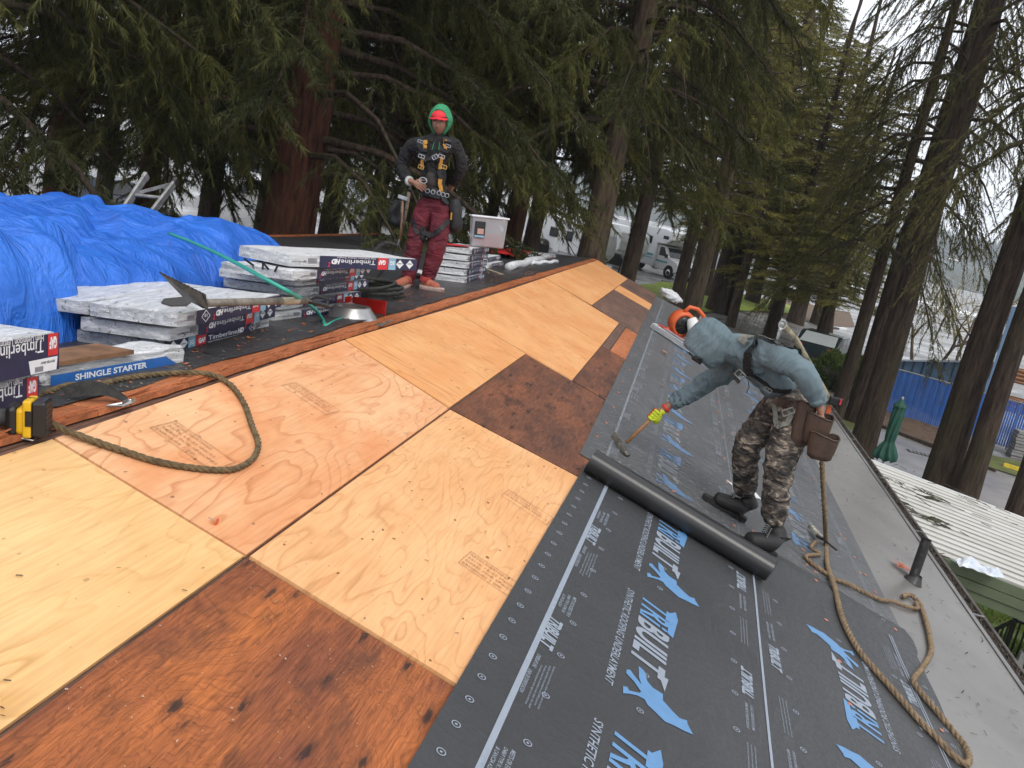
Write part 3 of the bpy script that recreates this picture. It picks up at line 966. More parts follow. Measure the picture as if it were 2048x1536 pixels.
def crown(seed, z0, z1, L0, L1, nb, twig_step, strips, droop, up, slen, sw, hang, lay, twl=(0.5, 1.1), dead=0.0, tr=0.3):
    """limbs and foliage of one conifer about its own foot: returns (limb mesh data, foliage V, T, tint)"""
    R = np.random.default_rng(seed)
    limb = MB()
    TS, TD, TL, TT = [], [], [], []
    for i in range(nb):
        f = (i + R.random()) / nb
        z = z0 + (z1 - z0) * f ** 1.0
        az = i * 2.39996 + R.normal(0, 0.3)
        ln = (L0 + (L1 - L0) * f) * R.uniform(0.65, 1.15)
        u_ = up * R.uniform(0.3, 1.5); dr = droop * R.uniform(0.7, 1.3) / max(ln, 1)
        n = 9
        l = np.linspace(0, ln, n)
        bend = R.normal(0, 0.05) * l ** 2 * 0.25
        d = np.array([math.cos(az), math.sin(az)]); e = np.array([-d[1], d[0]])
        r0 = tr * (1 - f) * 0.8
        xy = d[None] * (l[:, None] + r0) + e[None] * bend[:, None]
        zz = z + u_ * l - dr * l ** 2 + np.where(l > ln * 0.75, (l - ln * 0.75) * 0.25, 0)
        P = np.column_stack([xy, zz])
        rad = np.linspace(0.022 + 0.012 * ln, 0.006, n)
        limb.tube(P[::2], rad[::2].tolist(), 5, cap=False)
        if R.random() < dead:      # a bare dead limb with side twigs
            for q in range(int(ln * 5)):
                a = R.uniform(0.2, 1) * ln
                k = min(int(a / ln * (n - 1)), n - 2)
                p = P[k] + (P[k + 1] - P[k]) * (a / ln * (n - 1) - k)
                dd = norm(np.array([*(d * 0.5 + e * R.choice([-1, 1]) * R.uniform(0.4, 1)), R.uniform(-0.7, 0.1)]))
                q1 = p + dd * R.uniform(0.2, 0.6); q2 = q1 + norm(dd + np.array([0, 0, -0.5])) * R.uniform(0.1, 0.5)
                limb.tube([p, q1, q2], [0.006, 0.004, 0.002], 3, cap=False)
            continue
        nt_ = max(3, int(ln / twig_step))
        fr = R.uniform(0.16, 1.0, nt_) ** 0.85
        k = np.minimum((fr * (n - 1)).astype(int), n - 2)
        w_ = (fr * (n - 1) - k)[:, None]
        S = P[k] * (1 - w_) + P[k + 1] * w_
        side = R.choice([-1, 1], nt_)
        ang = R.uniform(0.3, 1.25, nt_) * side
        dx = d[0] * np.cos(ang) - d[1] * np.sin(ang); dy = d[0] * np.sin(ang) + d[1] * np.cos(ang)
        D = norm(np.column_stack([dx, dy, R.uniform(-hang * 1.3, 0.1, nt_)]))
        TL.append(R.uniform(*twl, nt_) * (1.15 - 0.4 * fr)); TS.append(S); TD.append(D)
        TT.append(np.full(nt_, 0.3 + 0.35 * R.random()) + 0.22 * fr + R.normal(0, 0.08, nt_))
    S, D, Lt, Tn = np.concatenate(TS), np.concatenate(TD), np.concatenate(TL), np.concatenate(TT)
    nT = len(S)
    # strips along each twig; twigs sag
    a = R.random((nT, strips)) ** 0.8
    p = S[:, None] + D[:, None] * (a * Lt[:, None])[..., None]
    p[..., 2] -= lay * (a * Lt[:, None]) ** 2
    rd = R.normal(0, 1, (nT, strips, 3))
    dirn = norm(D[:, None] * 0.6 + rd * 0.55 + np.array([0, 0, -hang])[None, None])
    ls = R.uniform(*slen, (nT, strips))[..., None]
    sidev = norm(np.cross(dirn, norm(R.normal(0, 1, (nT, strips, 3)))))
    ww = (sw * R.uniform(0.6, 1.3, (nT, strips)))[..., None]
    a0 = p - sidev * ww * 0.5; a1 = p + sidev * ww * 0.5; a2 = p + dirn * ls
    V = np.stack([a0, a1, a2], 2).reshape(-1, 3)
    T = np.arange(len(V)).reshape(-1, 3)
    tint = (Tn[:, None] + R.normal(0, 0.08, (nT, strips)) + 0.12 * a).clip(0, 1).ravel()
    return limb, V, T, tint

CROWNS = {}
def make_crown(key, leaf, brk, **kw):
    limb, V, T, tint = crown(**kw)
    CROWNS[key] = (limb.build('limbs', brk, mesh_only=True, smooth=True), rawmesh('crown', V, T, [leaf], attr=tint))
    return len(T)
nt_all = 0
nt_all += make_crown('cedar1', LF_C, BARK_D, seed=1, z0=4.3, z1=21, L0=5.2, L1=2.2, nb=120, twig_step=0.085, strips=90, droop=0.62, up=0.18, slen=(0.08, 0.20), sw=0.017, hang=0.75, lay=0.35, twl=(0.5, 1.2), dead=0.10)
nt_all += make_crown('cedar2', LF_C, BARK_D, seed=2, z0=4.8, z1=20, L0=4.8, L1=2.4, nb=112, twig_step=0.088, strips=88, droop=0.75, up=0.22, slen=(0.08, 0.22), sw=0.018, hang=0.95, lay=0.5, twl=(0.5, 1.1), dead=0.14)
nt_all += make_crown('olive1', LF_F, BARK_G, seed=3, z0=3.6, z1=22, L0=3.2, L1=1.0, nb=170, twig_step=0.11, strips=44, droop=0.35, up=0.15, slen=(0.08, 0.2), sw=0.034, hang=0.25, lay=0.3, twl=(0.5, 1.1), dead=0.06)
nt_all += make_crown('spruce1', LF_S, BARK_D, seed=4, z0=5.2, z1=22, L0=3.7, L1=1.6, nb=58, twig_step=0.12, strips=96, droop=0.85, up=0.12, slen=(0.06, 0.15), sw=0.022, hang=0.95, lay=0.9, twl=(0.5, 1.3), dead=0.16)
nt_all += make_crown('spruce2', LF_S, BARK_D, seed=5, z0=6.0, z1=22, L0=3.7, L1=1.5, nb=34, twig_step=0.14, strips=70, droop=1.0, up=0.15, slen=(0.06, 0.15), sw=0.022, hang=1.0, lay=1.0, twl=(0.5, 1.2), dead=0.3)
nt_all += make_crown('thin', LF_F, BARK_G, seed=6, z0=5.0, z1=24, L0=3.0, L1=1.0, nb=95, twig_step=0.15, strips=30, droop=0.15, up=0.25, slen=(0.10, 0.22), sw=0.035, hang=0.5, lay=0.3, twl=(0.4, 0.8), dead=0.15)


def trunk_mesh(rad, H, seed, flare=1.12, lean=0.0, top=0.12):
    g = MB()
    nu, nv = 30, 46
    def fn(u, v):
        z = H * v ** 1.4 - 0.25
        a = 2 * PI * u
        t = max(0, z) / H
        r = rad * (1 - (1 - top) * t)
        r *= 1 + (flare - 1) * math.exp(-max(z, 0) / (0.7 + rad))
        r *= 1 + 0.07 * noise.noise((math.cos(a) * 3.1 + seed, math.sin(a) * 3.1, z * 0.35)) + 0.05 * noise.noise((math.cos(a) * 9 + seed, math.sin(a) * 9, z * 0.9)) + 0.02 * math.sin(7 * a + seed + 0.3 * z)
        ox = 0.12 * rad * noise.noise((z * 0.22, seed, 0)) * z * 0.4
        return (r * math.cos(a) + ox, r * math.sin(a), z)
    g.grid(fn, nu, nv)
    return g

def tree(px, py, D, dia, kind, label, H=25, barkm=None, rot=None, sc_=1.0, group=None, name='conifer_tree', dz=0.0, zs=1.0):
    v = ray(px, py)
    hv = np.array([v[0], v[1]]); hv /= np.linalg.norm(hv)
    x, y = hv * D
    z = gz(x, y)
    rootm = Matrix.Translation((x, y, z))
    t = empty(name, label, 'tree', rootm, group)
    trunk_mesh(dia / 2, H, px * 0.13).build('trunk', barkm or BARK_D, t, smooth=True)
    limbs, cr_ = CROWNS[kind]
    a = rot if rot is not None else (px * 0.7) % 6.28
    for nm, me in (('limbs', limbs), ('crown', cr_)):
        o = link(nm, me, t)
        o.rotation_euler = (0, 0, a)
        o.scale = (sc_, sc_, zs); o.location.z = dz
    return t

GL = 'tall conifers around the lot'
tree(583, 400, 17.5, 1.08, 'cedar1', 'huge red-barked conifer behind the blue tarp, thickest trunk of all', barkm=BARK_R, rot=0.4, dz=0.1, group=GL)
tree(795, 180, 24, 0.5, 'cedar2', 'slim dark conifer right behind the roofer in the green hood', barkm=BARK_D, rot=1.0, dz=0.8, group=GL)
tree(1032, 440, 26, 0.62, 'cedar1', 'red-trunked conifer behind the clear tub of nails', barkm=BARK_R, rot=2.2, dz=1.9, group=GL)
tree(1200, 430, 21.5, 0.74, 'cedar2', 'dark thick conifer just left of the far peak of the plywood', barkm=BARK_G, rot=4.1, dz=2.0, sc_=0.85, group=GL)
tree(1268, 500, 32, 0.62, 'cedar1', 'dark-stemmed conifer standing between the roof peak and the white cutaway van', barkm=BARK_D, rot=5.2, dz=2.2, sc_=0.72, group=GL)
tree(1362, 560, 44, 0.62, 'olive1', 'slim conifer in front of the cab of the white motorhome', barkm=BARK_D, rot=0.2, dz=1.2, group=GL)
tree(1412, 500, 38, 0.78, 'thin', 'tall straight bare-stemmed conifer rising above the orange blower', barkm=BARK_G, rot=1.9, dz=0, group=GL, H=32)
tree(1442, 575, 50, 1.05, 'olive1', 'stout conifer beside the brown board gate', barkm=BARK_D, rot=3.0, group=GL)
tree(1508, 585, 62, 0.95, 'olive1', 'leftmost of the olive green conifers on the mossy verge', barkm=BARK_D, rot=0.9, zs=0.85, H=22, group=GL)
tree(1560, 590, 60, 0.9, 'olive1', 'second of the olive green conifers on the mossy verge', barkm=BARK_D, rot=2.6, zs=0.78, H=20, group=GL)
tree(1605, 590, 58, 1.0, 'olive1', 'third of the olive green conifers, a fat dark trunk on the verge', barkm=BARK_D, rot=4.6, zs=0.74, H=19, group=GL)
tree(1650, 590, 64, 0.9, 'olive1', 'rightmost of the olive green conifers behind the parked car', barkm=BARK_D, rot=5.5, zs=0.72, H=18, group=GL)
tree(1680, 802, 30, 0.44, 'spruce1', 'dark leaning-looking spruce behind the bending roofer, by the hedge', barkm=BARK_D, rot=0.7, sc_=0.85, group=GL)
tree(1722, 900, 26, 0.66, 'spruce2', 'big mossy spruce at the edge of the path, left of the green umbrella', barkm=BARK_D, rot=2.0, dz=0.8, group=GL, H=30)
tree(1868, 300, 31, 0.6, 'spruce1', 'slender spruce stem seen between two larger trunks against the sky', barkm=BARK_D, rot=3.3, dz=1.5, sc_=0.8, group=GL)
tree(1885, 945, 25, 0.74, 'spruce2', 'spruce right of the green umbrella before the blue slatted fence', barkm=BARK_D, rot=5.0, dz=2.6, group=GL, H=30)
tree(1952, 930, 24.5, 0.52, 'spruce2', 'spruce before the lumber racks at the right edge', barkm=BARK_D, rot=1.2, dz=3.0, group=GL, H=30)
tree(2042, 1000, 22, 0.45, 'spruce1', 'spruce cut by the right edge of the picture behind the ribbed metal roof', barkm=BARK_D, rot=2.9, dz=3.2, group=GL)
tree(1592, 150, 46, 0.45, 'thin', 'thin open-crowned conifer with the sky showing through its branches', barkm=BARK_G, rot=0.0, group=GL, H=27)
tree(-170, 300, 15.5, 0.8, 'cedar2', 'conifer whose boughs hang in at the left edge above the tarp', barkm=BARK_R, rot=0.0, dz=0.0, group=GL)
tree(130, 300, 24, 0.8, 'cedar1', 'conifer behind the left end of the blue tarp', barkm=BARK_R, rot=1.5, dz=0.0, group=GL)
tree(312, 260, 21, 0.5, 'cedar2', 'narrow red conifer behind the raised ladder', barkm=BARK_R, rot=3.5, dz=0.2, group=GL)
tree(450, 200, 31, 0.7, 'cedar1', 'background conifer left of the thickest trunk', barkm=BARK_D, rot=4.5, dz=0.0, group=GL)
tree(700, 200, 30, 0.7, 'cedar1', 'background conifer between the thickest trunk and the standing roofer', barkm=BARK_D, rot=0.3, dz=1.2, group=GL)
tree(930, 200, 29, 0.6, 'cedar2', 'background conifer just right of the standing roofer', barkm=BARK_D, rot=2.3, dz=1.4, group=GL)
tree(1110, 260, 36, 0.7, 'cedar1', 'background conifer above the red shingle wrapper', barkm=BARK_D, rot=3.7, dz=1.6, sc_=0.85, group=GL)
tree(1330, 250, 52, 0.7, 'olive1', 'background conifer above the white motorhome', barkm=BARK_D, rot=1.7, dz=1.4, group=GL)
tree(1480, 300, 56, 0.6, 'olive1', 'background conifer right of the tall bare stem', barkm=BARK_D, rot=0.7, dz=1.5, group=GL)
tree(1640, 300, 46, 0.6, 'olive1', 'background olive conifer left of the thin open-crowned one', barkm=BARK_D, rot=2.1, zs=0.62, H=16, group=GL)
tree(1735, 350, 44, 0.6, 'olive1', 'background olive conifer behind the slender spruce stems', barkm=BARK_D, rot=3.9, dz=0.6, zs=0.52, H=14, group=GL)
tree(1545, 300, 50, 0.6, 'olive1', 'background olive conifer directly above the bending roofer', barkm=BARK_D, rot=5.9, dz=0.6, zs=0.75, H=19, group=GL)
tree(230, 200, 34, 0.6, 'cedar2', 'background conifer farthest left of the thickest trunk, seen above the ladder', barkm=BARK_D, rot=5.2, dz=0.8, group=GL)
tree(560, 200, 40, 0.6, 'cedar2', 'far background conifer directly behind the thickest trunk', barkm=BARK_D, rot=0.9, dz=0.8, group=GL)
tree(860, 200, 38, 0.6, 'cedar1', 'far background conifer directly behind the head of the standing roofer', barkm=BARK_D, rot=2.9, dz=1.6, group=GL)
tree(1030, 200, 42, 0.6, 'cedar2', 'far background conifer above the clear tub', barkm=BARK_D, rot=4.4, dz=1.8, group=GL)
# ================================================================ VERGES, ROAD, PATH
poly_patch('mossy_verge', [(1262, 575), (1345, 566), (1480, 590), (1580, 612), (1590, 632), (1400, 628), (1320, 620), (1270, 600)], mat('moss_bright', (0.25, 0.34, 0.02), 0.9, 0.3, 2.0, bmp=0.6, bscale=25, col2=(0.15, 0.19, 0.02)), 0.03, 'bright mossy verge under the conifers', thick=0.12)
poly_patch('verge', [(1590, 600), (1700, 625), (1710, 655), (1580, 640), (1480, 615)], LITTER, 0.02, 'brown littered verge under the far conifers')
poly_patch('lawn', [(1620, 800), (1700, 815), (1770, 842), (1700, 862), (1600, 850)], GRASSM, 0.03, 'green strip of grass by the hedge')
poly_patch('mulch_bed', [(1742, 815), (1890, 868), (1960, 905), (1905, 912), (1850, 890), (1755, 852)], LITTER, 0.04, 'bed of brown leaf litter along the blue fence', thick=0.1)
poly_patch('grass_strip', [(1955, 905), (2100, 940), (2100, 975), (1960, 930)], GRASSM, 0.03, 'thin grass at the foot of the fence')
poly_patch('wet_path', [(1640, 850), (1755, 856), (1850, 894), (2100, 985), (2100, 1300), (1640, 1300)], mat('wet_concrete', (0.36, 0.34, 0.31), 0.2, 0.2, 1.2, col2=(0.24, 0.225, 0.20)), 0.012, 'wet concrete path')
g = MB(); g.span((2.9, 4.5, 0.0), (9.0, 17.2, 0.03))
o = g.build('lawn', mat('lawn_near', (0.12, 0.19, 0.03), 0.9, 0.4, 3.5, bmp=0.8, bscale=60, col2=(0.05, 0.065, 0.022))); tag(o, 'wet patchy lawn below the eave beside the metal roof', kind='structure')
# grass blades on the near lawn
def blades(name, x0, x1, y0, y1, z, n, m, h=0.07):
    R = np.random.default_rng(5)
    p = np.column_stack([R.uniform(x0, x1, n), R.uniform(y0, y1, n), np.full(n, z)])
    keep = np.array([noise.noise((a * 0.9, b_ * 0.9, 2)) > -0.12 for a, b_ in p[:, :2]])
    p = p[keep]; n = len(p)
    a = R.uniform(0, 6.28, n); wv = np.column_stack([np.cos(a), np.sin(a), np.zeros(n)]) * 0.008
    tip = p + np.column_stack([R.normal(0, 0.03, n), R.normal(0, 0.03, n), R.uniform(0.4, 1.2, n) * h])
    V = np.stack([p - wv, p + wv, tip], 1).reshape(-1, 3)
    return link(name, rawmesh(name, V, np.arange(len(V)).reshape(-1, 3), [m], attr=R.random(n)))
o = blades('lawn_grass', 3.0, 8.0, 9.0, 16.8, 0.03, 60000, leafmat('grass_blade', (0.12, 0.19, 0.03), (0.07, 0.11, 0.02), (0.24, 0.25, 0.06)))
tag(o, 'short wet grass of the lawn', 'grass', kind='stuff')

# black and white painted kerb
ka, kb_ = G(1395, 640), G(1690, 660)
kn = 13
kerb = empty('painted_kerb', 'kerb painted in black and white lengths beside the wet road', 'kerb', ka)
for i in range(kn):
    a = ka.lerp(kb_, i / kn) - ka; b = ka.lerp(kb_, (i + 0.97) / kn) - ka
    g = MB(); g.bar(a + Vector((0, 0, 0.07)), b + Vector((0, 0, 0.07)), 0.3, 0.16)
    g.build('kerb_block', WHITE_P if i % 2 == 0 else mat('kerb_black', (0.04, 0.04, 0.04), 0.6, 0.2, 5), kerb, bevel=0.015)
g = MB()
pe = [G(1755, 852), G(1850, 890), G(1905, 912), G(1990, 945)]
for a, b in zip(pe[:-1], pe[1:]): g.bar(a + Vector((0, 0, 0.05)), b + Vector((0, 0, 0.05)), 0.09, 0.1)
tag(g.build('bed_edging', mat('edging', (0.10, 0.075, 0.055), 0.8, 0.3, 10)), 'low dark edging between the leaf bed and the path', kind='structure')
gp = G(1852, 911)
gr_ = empty('drain_grate', 'small slotted drain grate in the wet path near the green umbrella', 'drain', gp + Vector((0, 0, 0.02)))
g = MB(); g.box((0, 0, 0), (1.05, 0.32, 0.02)); g.build('frame', DMETAL, gr_)
for i in range(9):
    g = MB(); g.box((-0.44 + 0.11 * i, 0, 0.014), (0.05, 0.28, 0.02)); g.build('slat', METAL, gr_)

# ================================================================ BLUE FENCE, SHED, LUMBER RACKS
BLUE_S = mat('fence_blue', (0.008, 0.17, 0.72), 0.5, 0.15, 3)
BLUE_W = mat('shed_blue', (0.16, 0.27, 0.42), 0.45, 0.08, 2)
f0, f1 = G(1752, 822), G(2048, 916)
fd = (f1 - f0).normalized(); f1 = f1 + fd * 4; f0 = f0 - fd * 0.6
fl = (f1 - f0).length
ang = math.atan2(fd.y, fd.x)
fence = empty('slatted_fence', 'bright blue chain link fence woven with slats along the leaf bed', 'fence', Matrix.Translation(f0) @ Matrix.Rotation(ang, 4, 'Z'))
FH = 1.55
g = MB(); n = int(fl / 0.072)
for i in range(n):
    x = 0.036 + i * 0.072
    g.box((x, 0, FH / 2 + 0.05), (0.056, 0.012, FH - 0.06), 0, Matrix.Rotation(0.25 * math.sin(i * 2.1), 3, 'Z'))
o = g.build('slats', BLUE_S, fence); o['kind'] = 'stuff'
g = MB()
k = 0.072
for i in range(-int(FH / k), n):
    for sgn in (0, 1):
        x0_ = i * k; z0_ = 0.05; x1_ = x0_ + FH; z1_ = FH + 0.02
        if x0_ < 0: z0_ -= x0_; x0_ = 0
        if x1_ > fl: z1_ -= x1_ - fl; x1_ = fl
        if x1_ <= x0_: continue
        if sgn: a, b = (fl - x0_, -0.014, z0_), (fl - x1_, -0.014, z1_)
        else: a, b = (x0_, -0.014, z0_), (x1_, -0.014, z1_)
        g.bar(a, b, 0.0035, 0.003, (0, 1, 0))
o = g.build('wire_mesh', METAL, fence); o['kind'] = 'stuff'
g = MB(); g.tube([(0, 0, FH + 0.05), (fl, 0, FH + 0.05)], 0.024, 8); g.build('top_rail', METAL, fence)
for i in range(int(fl / 2.4) + 1):
    g = MB(); g.tube([(i * 2.4, 0.04, 0), (i * 2.4, 0.04, FH + 0.1)], 0.03, 8); g.build('post', METAL, fence)

def at_d(px, py, D):
    v = ray(px, py); h = math.hypot(v[0], v[1])
    return Vector(tuple(CAM + v / h * D))
# blue metal shed whose panelled side rises behind the fence
sa, sb = at_d(1745, 722, 40.0), at_d(1922, 724, 38.0)
zt = 0.5 * (sa.z + sb.z)
dv = Vector((sb.x - sa.x, sb.y - sa.y, 0)); sl = dv.length
shed = empty('shed', 'pale blue metal shed with upright seams rising behind the blue fence', 'shed', Matrix.Translation((sa.x, sa.y, 0)) @ Matrix.Rotation(math.atan2(dv.y, dv.x), 4, 'Z'))
za, zb = sa.z, sb.z
g = MB(); g.add([(0, 0, 0), (sl, 0, 0), (sl, 0, zb), (0, 0, za), (0, 3, 0), (sl, 3, 0), (sl, 3, zb), (0, 3, za)], [(0, 1, 2, 3), (5, 4, 7, 6), (4, 0, 3, 7), (1, 5, 6, 2), (3, 2, 6, 7)])
g.build('wall', BLUE_W, shed)
for i in range(9):
    x = sl * (i + 0.5) / 9; zz = za + (zb - za) * (i + 0.5) / 9
    g = MB(); g.box((x, -0.02, zz / 2), (0.05, 0.035, zz)); g.build('seam', mat('seam_blue', (0.05, 0.09, 0.13), 0.5, 0.1, 4), shed)
g = MB(); g.bar((-0.05, -0.03, za + 0.03), (sl + 0.05, -0.03, zb + 0.03), 0.12, 0.07); g.build('roof_trim', mat('trim_pale', (0.6, 0.66, 0.72), 0.4, 0.05, 3), shed)
g = MB(); g.box((-0.1, -0.03, za / 2), (0.16, 0.1, za)); g.build('corner_post', mat('trim_pale', (0.6, 0.66, 0.72), 0.4, 0.05, 3), shed)

RODM = mat('rusty_pipe', (0.34, 0.15, 0.06), 0.55, 0.3, 2, stretch=(1, 1, 1), col2=(0.17, 0.07, 0.035))
def rack(px, py, D, ln, tiers, label):
    c = at_d(px, py, D); 
    t = empty('lumber_rack', label, 'rack', Matrix.Translation((c.x, c.y, 0)) @ Matrix.Rotation(math.radians(-14), 4, 'Z'), 'racks of brown lengths beyond the fence')
    for x in (0.0, ln * 0.5, ln):
        g = MB(); g.box((x, -0.1, 2.3), (0.14, 0.14, 4.6)); g.build('upright', BLUE_W, t)
    for k in range(tiers):
        z = 1.0 + k * 1.0
        for x in (0, ln * .5, ln):
            g = MB(); g.box((x, 0.5, z), (0.1, 1.3, 0.1)); g.build('arm', BLUE_W, t)
        for q in range(4):
            for e in range(3):
                g = MB(); g.tube([(-0.5, 0.1 + 0.3 * e, z + 0.12 + 0.13 * q), (ln + 0.4, 0.1 + 0.3 * e + 0.03 * q, z + 0.12 + 0.13 * q)], 0.055, 6); g.build('lumber_length', RODM, t)
    return t
rack(1968, 800, 36, 7.0, 4, 'blue rack stacked with brown lengths, beyond the fence between the two right-hand spruces')
st_ = empty('block_stack', 'stack of grey concrete slabs at the fence foot by the right edge', 'stack', G(2040, 918))
for i in range(9):
    g = MB(); g.box((0.02 * math.sin(i * 5), 0.02 * math.cos(i * 3), 0.05 + 0.1 * i), (0.75, 0.5, 0.085)); g.build('slab', mat('block_grey', (0.3, 0.3, 0.29), 0.8, 0.15, 6), st_, bevel=0.008)
yl = empty('wheel_stop', 'yellow painted wheel stop on the path by the right edge', 'kerb stop', G(2043, 945))
g = MB(); g.prism([(-0.1, 0), (0.1, 0), (0.06, 0.13), (-0.06, 0.13)], -0.5, 0.5)
o = g.build('stop_block', mat('yellow_paint', (0.75, 0.55, 0.03), 0.5, 0.15, 8), yl); o.rotation_euler = (PI / 2, 0, 1.2)

# ================================================================ THE RIBBED METAL CARPORT ROOF
cp = empty('carport', 'carport with a white ribbed metal roof strewn with twigs and an olive green edge beam', 'carport', Vector((2.85, 9.35, 0)))
K = 0.13
cz = lambda x: 2.37 - K * (x - 3.0) 
RIBM = mat('ribbed_metal', (0.52, 0.52, 0.49), 0.5, 0.12, 2.2, col2=(0.42, 0.41, 0.37), stretch=(0.4, 2, 1))
g = MB(); W_ = 6.5; DP = 3.9; pitch = 0.225
prof = []
n = int(DP / pitch)
for i in range(n):
    y = i * pitch
    prof += [(y, 0.0), (y + 0.155, 0.0), (y + 0.17, 0.022), (y + 0.205, 0.022)]
prof.append((n * pitch, 0.0))
for a, b in zip(prof[:-1], prof[1:]):
    g.add([(0, a[0], cz(2.85) + a[1]), (W_, a[0], cz(2.85 + W_) + a[1]), (W_, b[0], cz(2.85 + W_) + b[1]), (0, b[0], cz(2.85) + b[1])], [(0, 1, 2, 3)])
g.mi = [1 if k % 4 == 0 else 0 for k in range(len(g.f))]
g.build('ribbed_sheet', [RIBM, mat('valley_grey', (0.30, 0.29, 0.26), 0.6, 0.25, 3, col2=(0.14, 0.13, 0.11))], cp)  # flat valley faces get a darker, mottled grey than the ribs
for k, (zoff, th_, y_) in enumerate(((-0.03, 0.10, -0.03), (-0.135, 0.09, -0.05), (-0.235, 0.09, -0.03))):
    g = MB(); g.bar((0, y_, cz(2.85) + zoff), (W_, y_, cz(2.85 + W_) + zoff), 0.05, th_); g.build('edge_beam', GREEN_T, cp)
g = MB(); g.bar((0, DP, cz(2.85) - 0.05), (W_, DP, cz(2.85 + W_) - 0.05), 0.06, 0.14); g.build('edge_beam', WHITE_P, cp)
for (x, y) in ((6.0, 0.15), (6.0, DP - 0.15), (0.1, DP - 0.15), (0.1, 0.15)):
    g = MB(); g.box((x, y, (cz(2.85 + x) - 0.2) / 2), (0.1, 0.1, cz(2.85 + x) - 0.2)); g.build('post', WHITE_P, cp)
# twigs, needles and old litter lying on it
TWIG = mat('twig_litter', (0.10, 0.075, 0.05), 0.9, 0.4, 20)
rt = random.Random(12)
def litter(name, label, spots, n, spread, ln, frame_pt, w=0.01):
    g = MB()
    for i in range(n):
        cx, cy = rt.choice(spots)
        x = cx + rt.gauss(0, spread[0]); y = cy + rt.gauss(0, spread[1])
        a = rt.uniform(0, 6.28) if len(spread) < 3 else rt.gauss(spread[2], 0.5)
        l = rt.uniform(*ln)
        p, q = frame_pt(x, y), frame_pt(x + l * math.cos(a), y + l * math.sin(a))
        g.bar(p, q, w * rt.uniform(0.5, 1.3), 0.006)
    o = g.build(name, TWIG)
    return tag(o, label, 'litter', kind='stuff')
def cps(px, py):
    v = ray(px, py); t = (2.42 + K * 3.0 - 5) / (v[2] + K * v[0]); p = CAM + v * t
    return (float(p[0]), float(p[1]))
litter('twig_litter', 'twigs and needles blown onto the ribbed roof', [cps(1800, 1005), cps(1850, 1030), cps(1880, 1045), cps(1860, 985), cps(1790, 960), cps(1830, 1080), cps(1860, 1100)], 150, (0.10, 0.05), (0.02, 0.16), lambda x, y: (x, y, cz(x) + 0.03), 0.006)
litter('twig_litter', 'long bare twigs lying across the ribbed roof', [cps(1830, 960), cps(1870, 1000), cps(1900, 1010), cps(1960, 1060), cps(2000, 1020)], 26, (0.7, 0.6), (0.06, 0.35), lambda x, y: (x, y, cz(x) + 0.055), 0.008)
for (px, py, label) in ((1868, 1040, 'dark mossy clump of litter left of centre on the ribbed roof'), (1862, 998, 'flat dark flake of bark high on the ribbed roof'), (1800, 1005, 'clump of litter caught at the gutter end of the ribbed roof')):
    x, y = cps(px, py)
    g = MB()
    def fn(u, v):
        a = 2 * PI * u; r = (0.085 + 0.03 * math.sin(3 * a)) * v
        return (x + r * 1.7 * math.cos(a), y + 0.5 * r * math.sin(a) - r * 0.3 * math.cos(a), cz(x) + 0.05 + 0.03 * (1 - v) + 0.02 * noise.noise((a, v * 3, px)))
    g.grid(fn, 20, 5)
    tag(g.build('litter_clump', mat('clump', (0.07, 0.065, 0.035), 0.9, 0.4, 20, bmp=0.6, bscale=60)), label, 'litter', 'litter clumps on the ribbed roof')
# crumpled white wrapper on the near edge
x, y = cps(1958, 1145)
g = MB()
def fn(u, v):
    return (x - 0.2 + 0.42 * u, y - 0.06 + 0.2 * v + 0.04 * math.sin(u * 7), cz(x) + 0.07 + 0.05 * abs(noise.noise((u * 5, v * 4, 1))) + 0.06 * math.sin(PI * v) * math.sin(PI * u) * (1 + 0.5 * math.sin(9 * u)))
g.grid(fn, 24, 14)
tag(g.build('crumpled_wrapper', mat('wrapper_white', (0.7, 0.71, 0.73), 0.35, 0.1, 9, col2=(0.45, 0.52, 0.62))), 'crumpled white wrapper on the near edge of the ribbed roof', 'wrapper')

# black iron stair railing by the lawn, white newel posts
rl = empty('stair_railing', 'black iron railing seen past the gutter over the lawn', 'railing', Vector((4.2, 8.6, 0)))
IRON = mat('iron_black', (0.012, 0.012, 0.012), 0.35, 0.1, 9)
def rp(px, py, z=None, d=None):
    v = ray(px, py); k = (z - 5) / v[2]; p = CAM + v * k
    return Vector((float(p[0]), float(p[1]), z)) - Vector((4.2, 8.6, 0))
top = rp(2030, 1240, 1.25); end = rp(1976, 1266, 1.0); rgt = rp(2080, 1258, 1.3)
def vb(p, drop): 
    g = MB(); g.bar(p, p - Vector((0, 0, drop)), 0.018, 0.018, (0, 1, 0)); g.build('baluster', IRON, rl)
g = MB(); g.bar(top, end, 0.04, 0.03); g.bar(top, rgt, 0.04, 0.03); g.build('handrail', IRON, rl)
g = MB(); g.bar(top + Vector((0, 0, 0.04)), Vector((top.x, top.y, 0.0)), 0.045, 0.045, (0, 1, 0)); g.build('newel_post', IRON, rl)
for i in range(1, 6): vb(top.lerp(end, i / 5.0), 0.85)
for i in range(1, 5): vb(top.lerp(rgt, i / 4.0), 0.95)
wp = empty('white_railing', 'white painted railing post at the right edge above the lawn', 'railing', Vector((4.6, 8.0, 0)))
for (px, py) in ((2046, 1305), (2060, 1335)):
    p = rp(px, py, 0.95) + Vector((4.2, 8.6, 0)) - Vector((4.6, 8.0, 0))
    g = MB(); g.box((p.x, p.y, 0.48), (0.07, 0.07, 0.96)); g.build('post', WHITE_P, wp, bevel=0.006)
p = rp(2050, 1290, 0.98) + Vector((4.2, 8.6, 0)) - Vector((4.6, 8.0, 0))
g = MB(); g.bar(p, p + Vector((1.2, -0.3, 0)), 0.07, 0.05); g.build('top_rail', WHITE_P, wp)

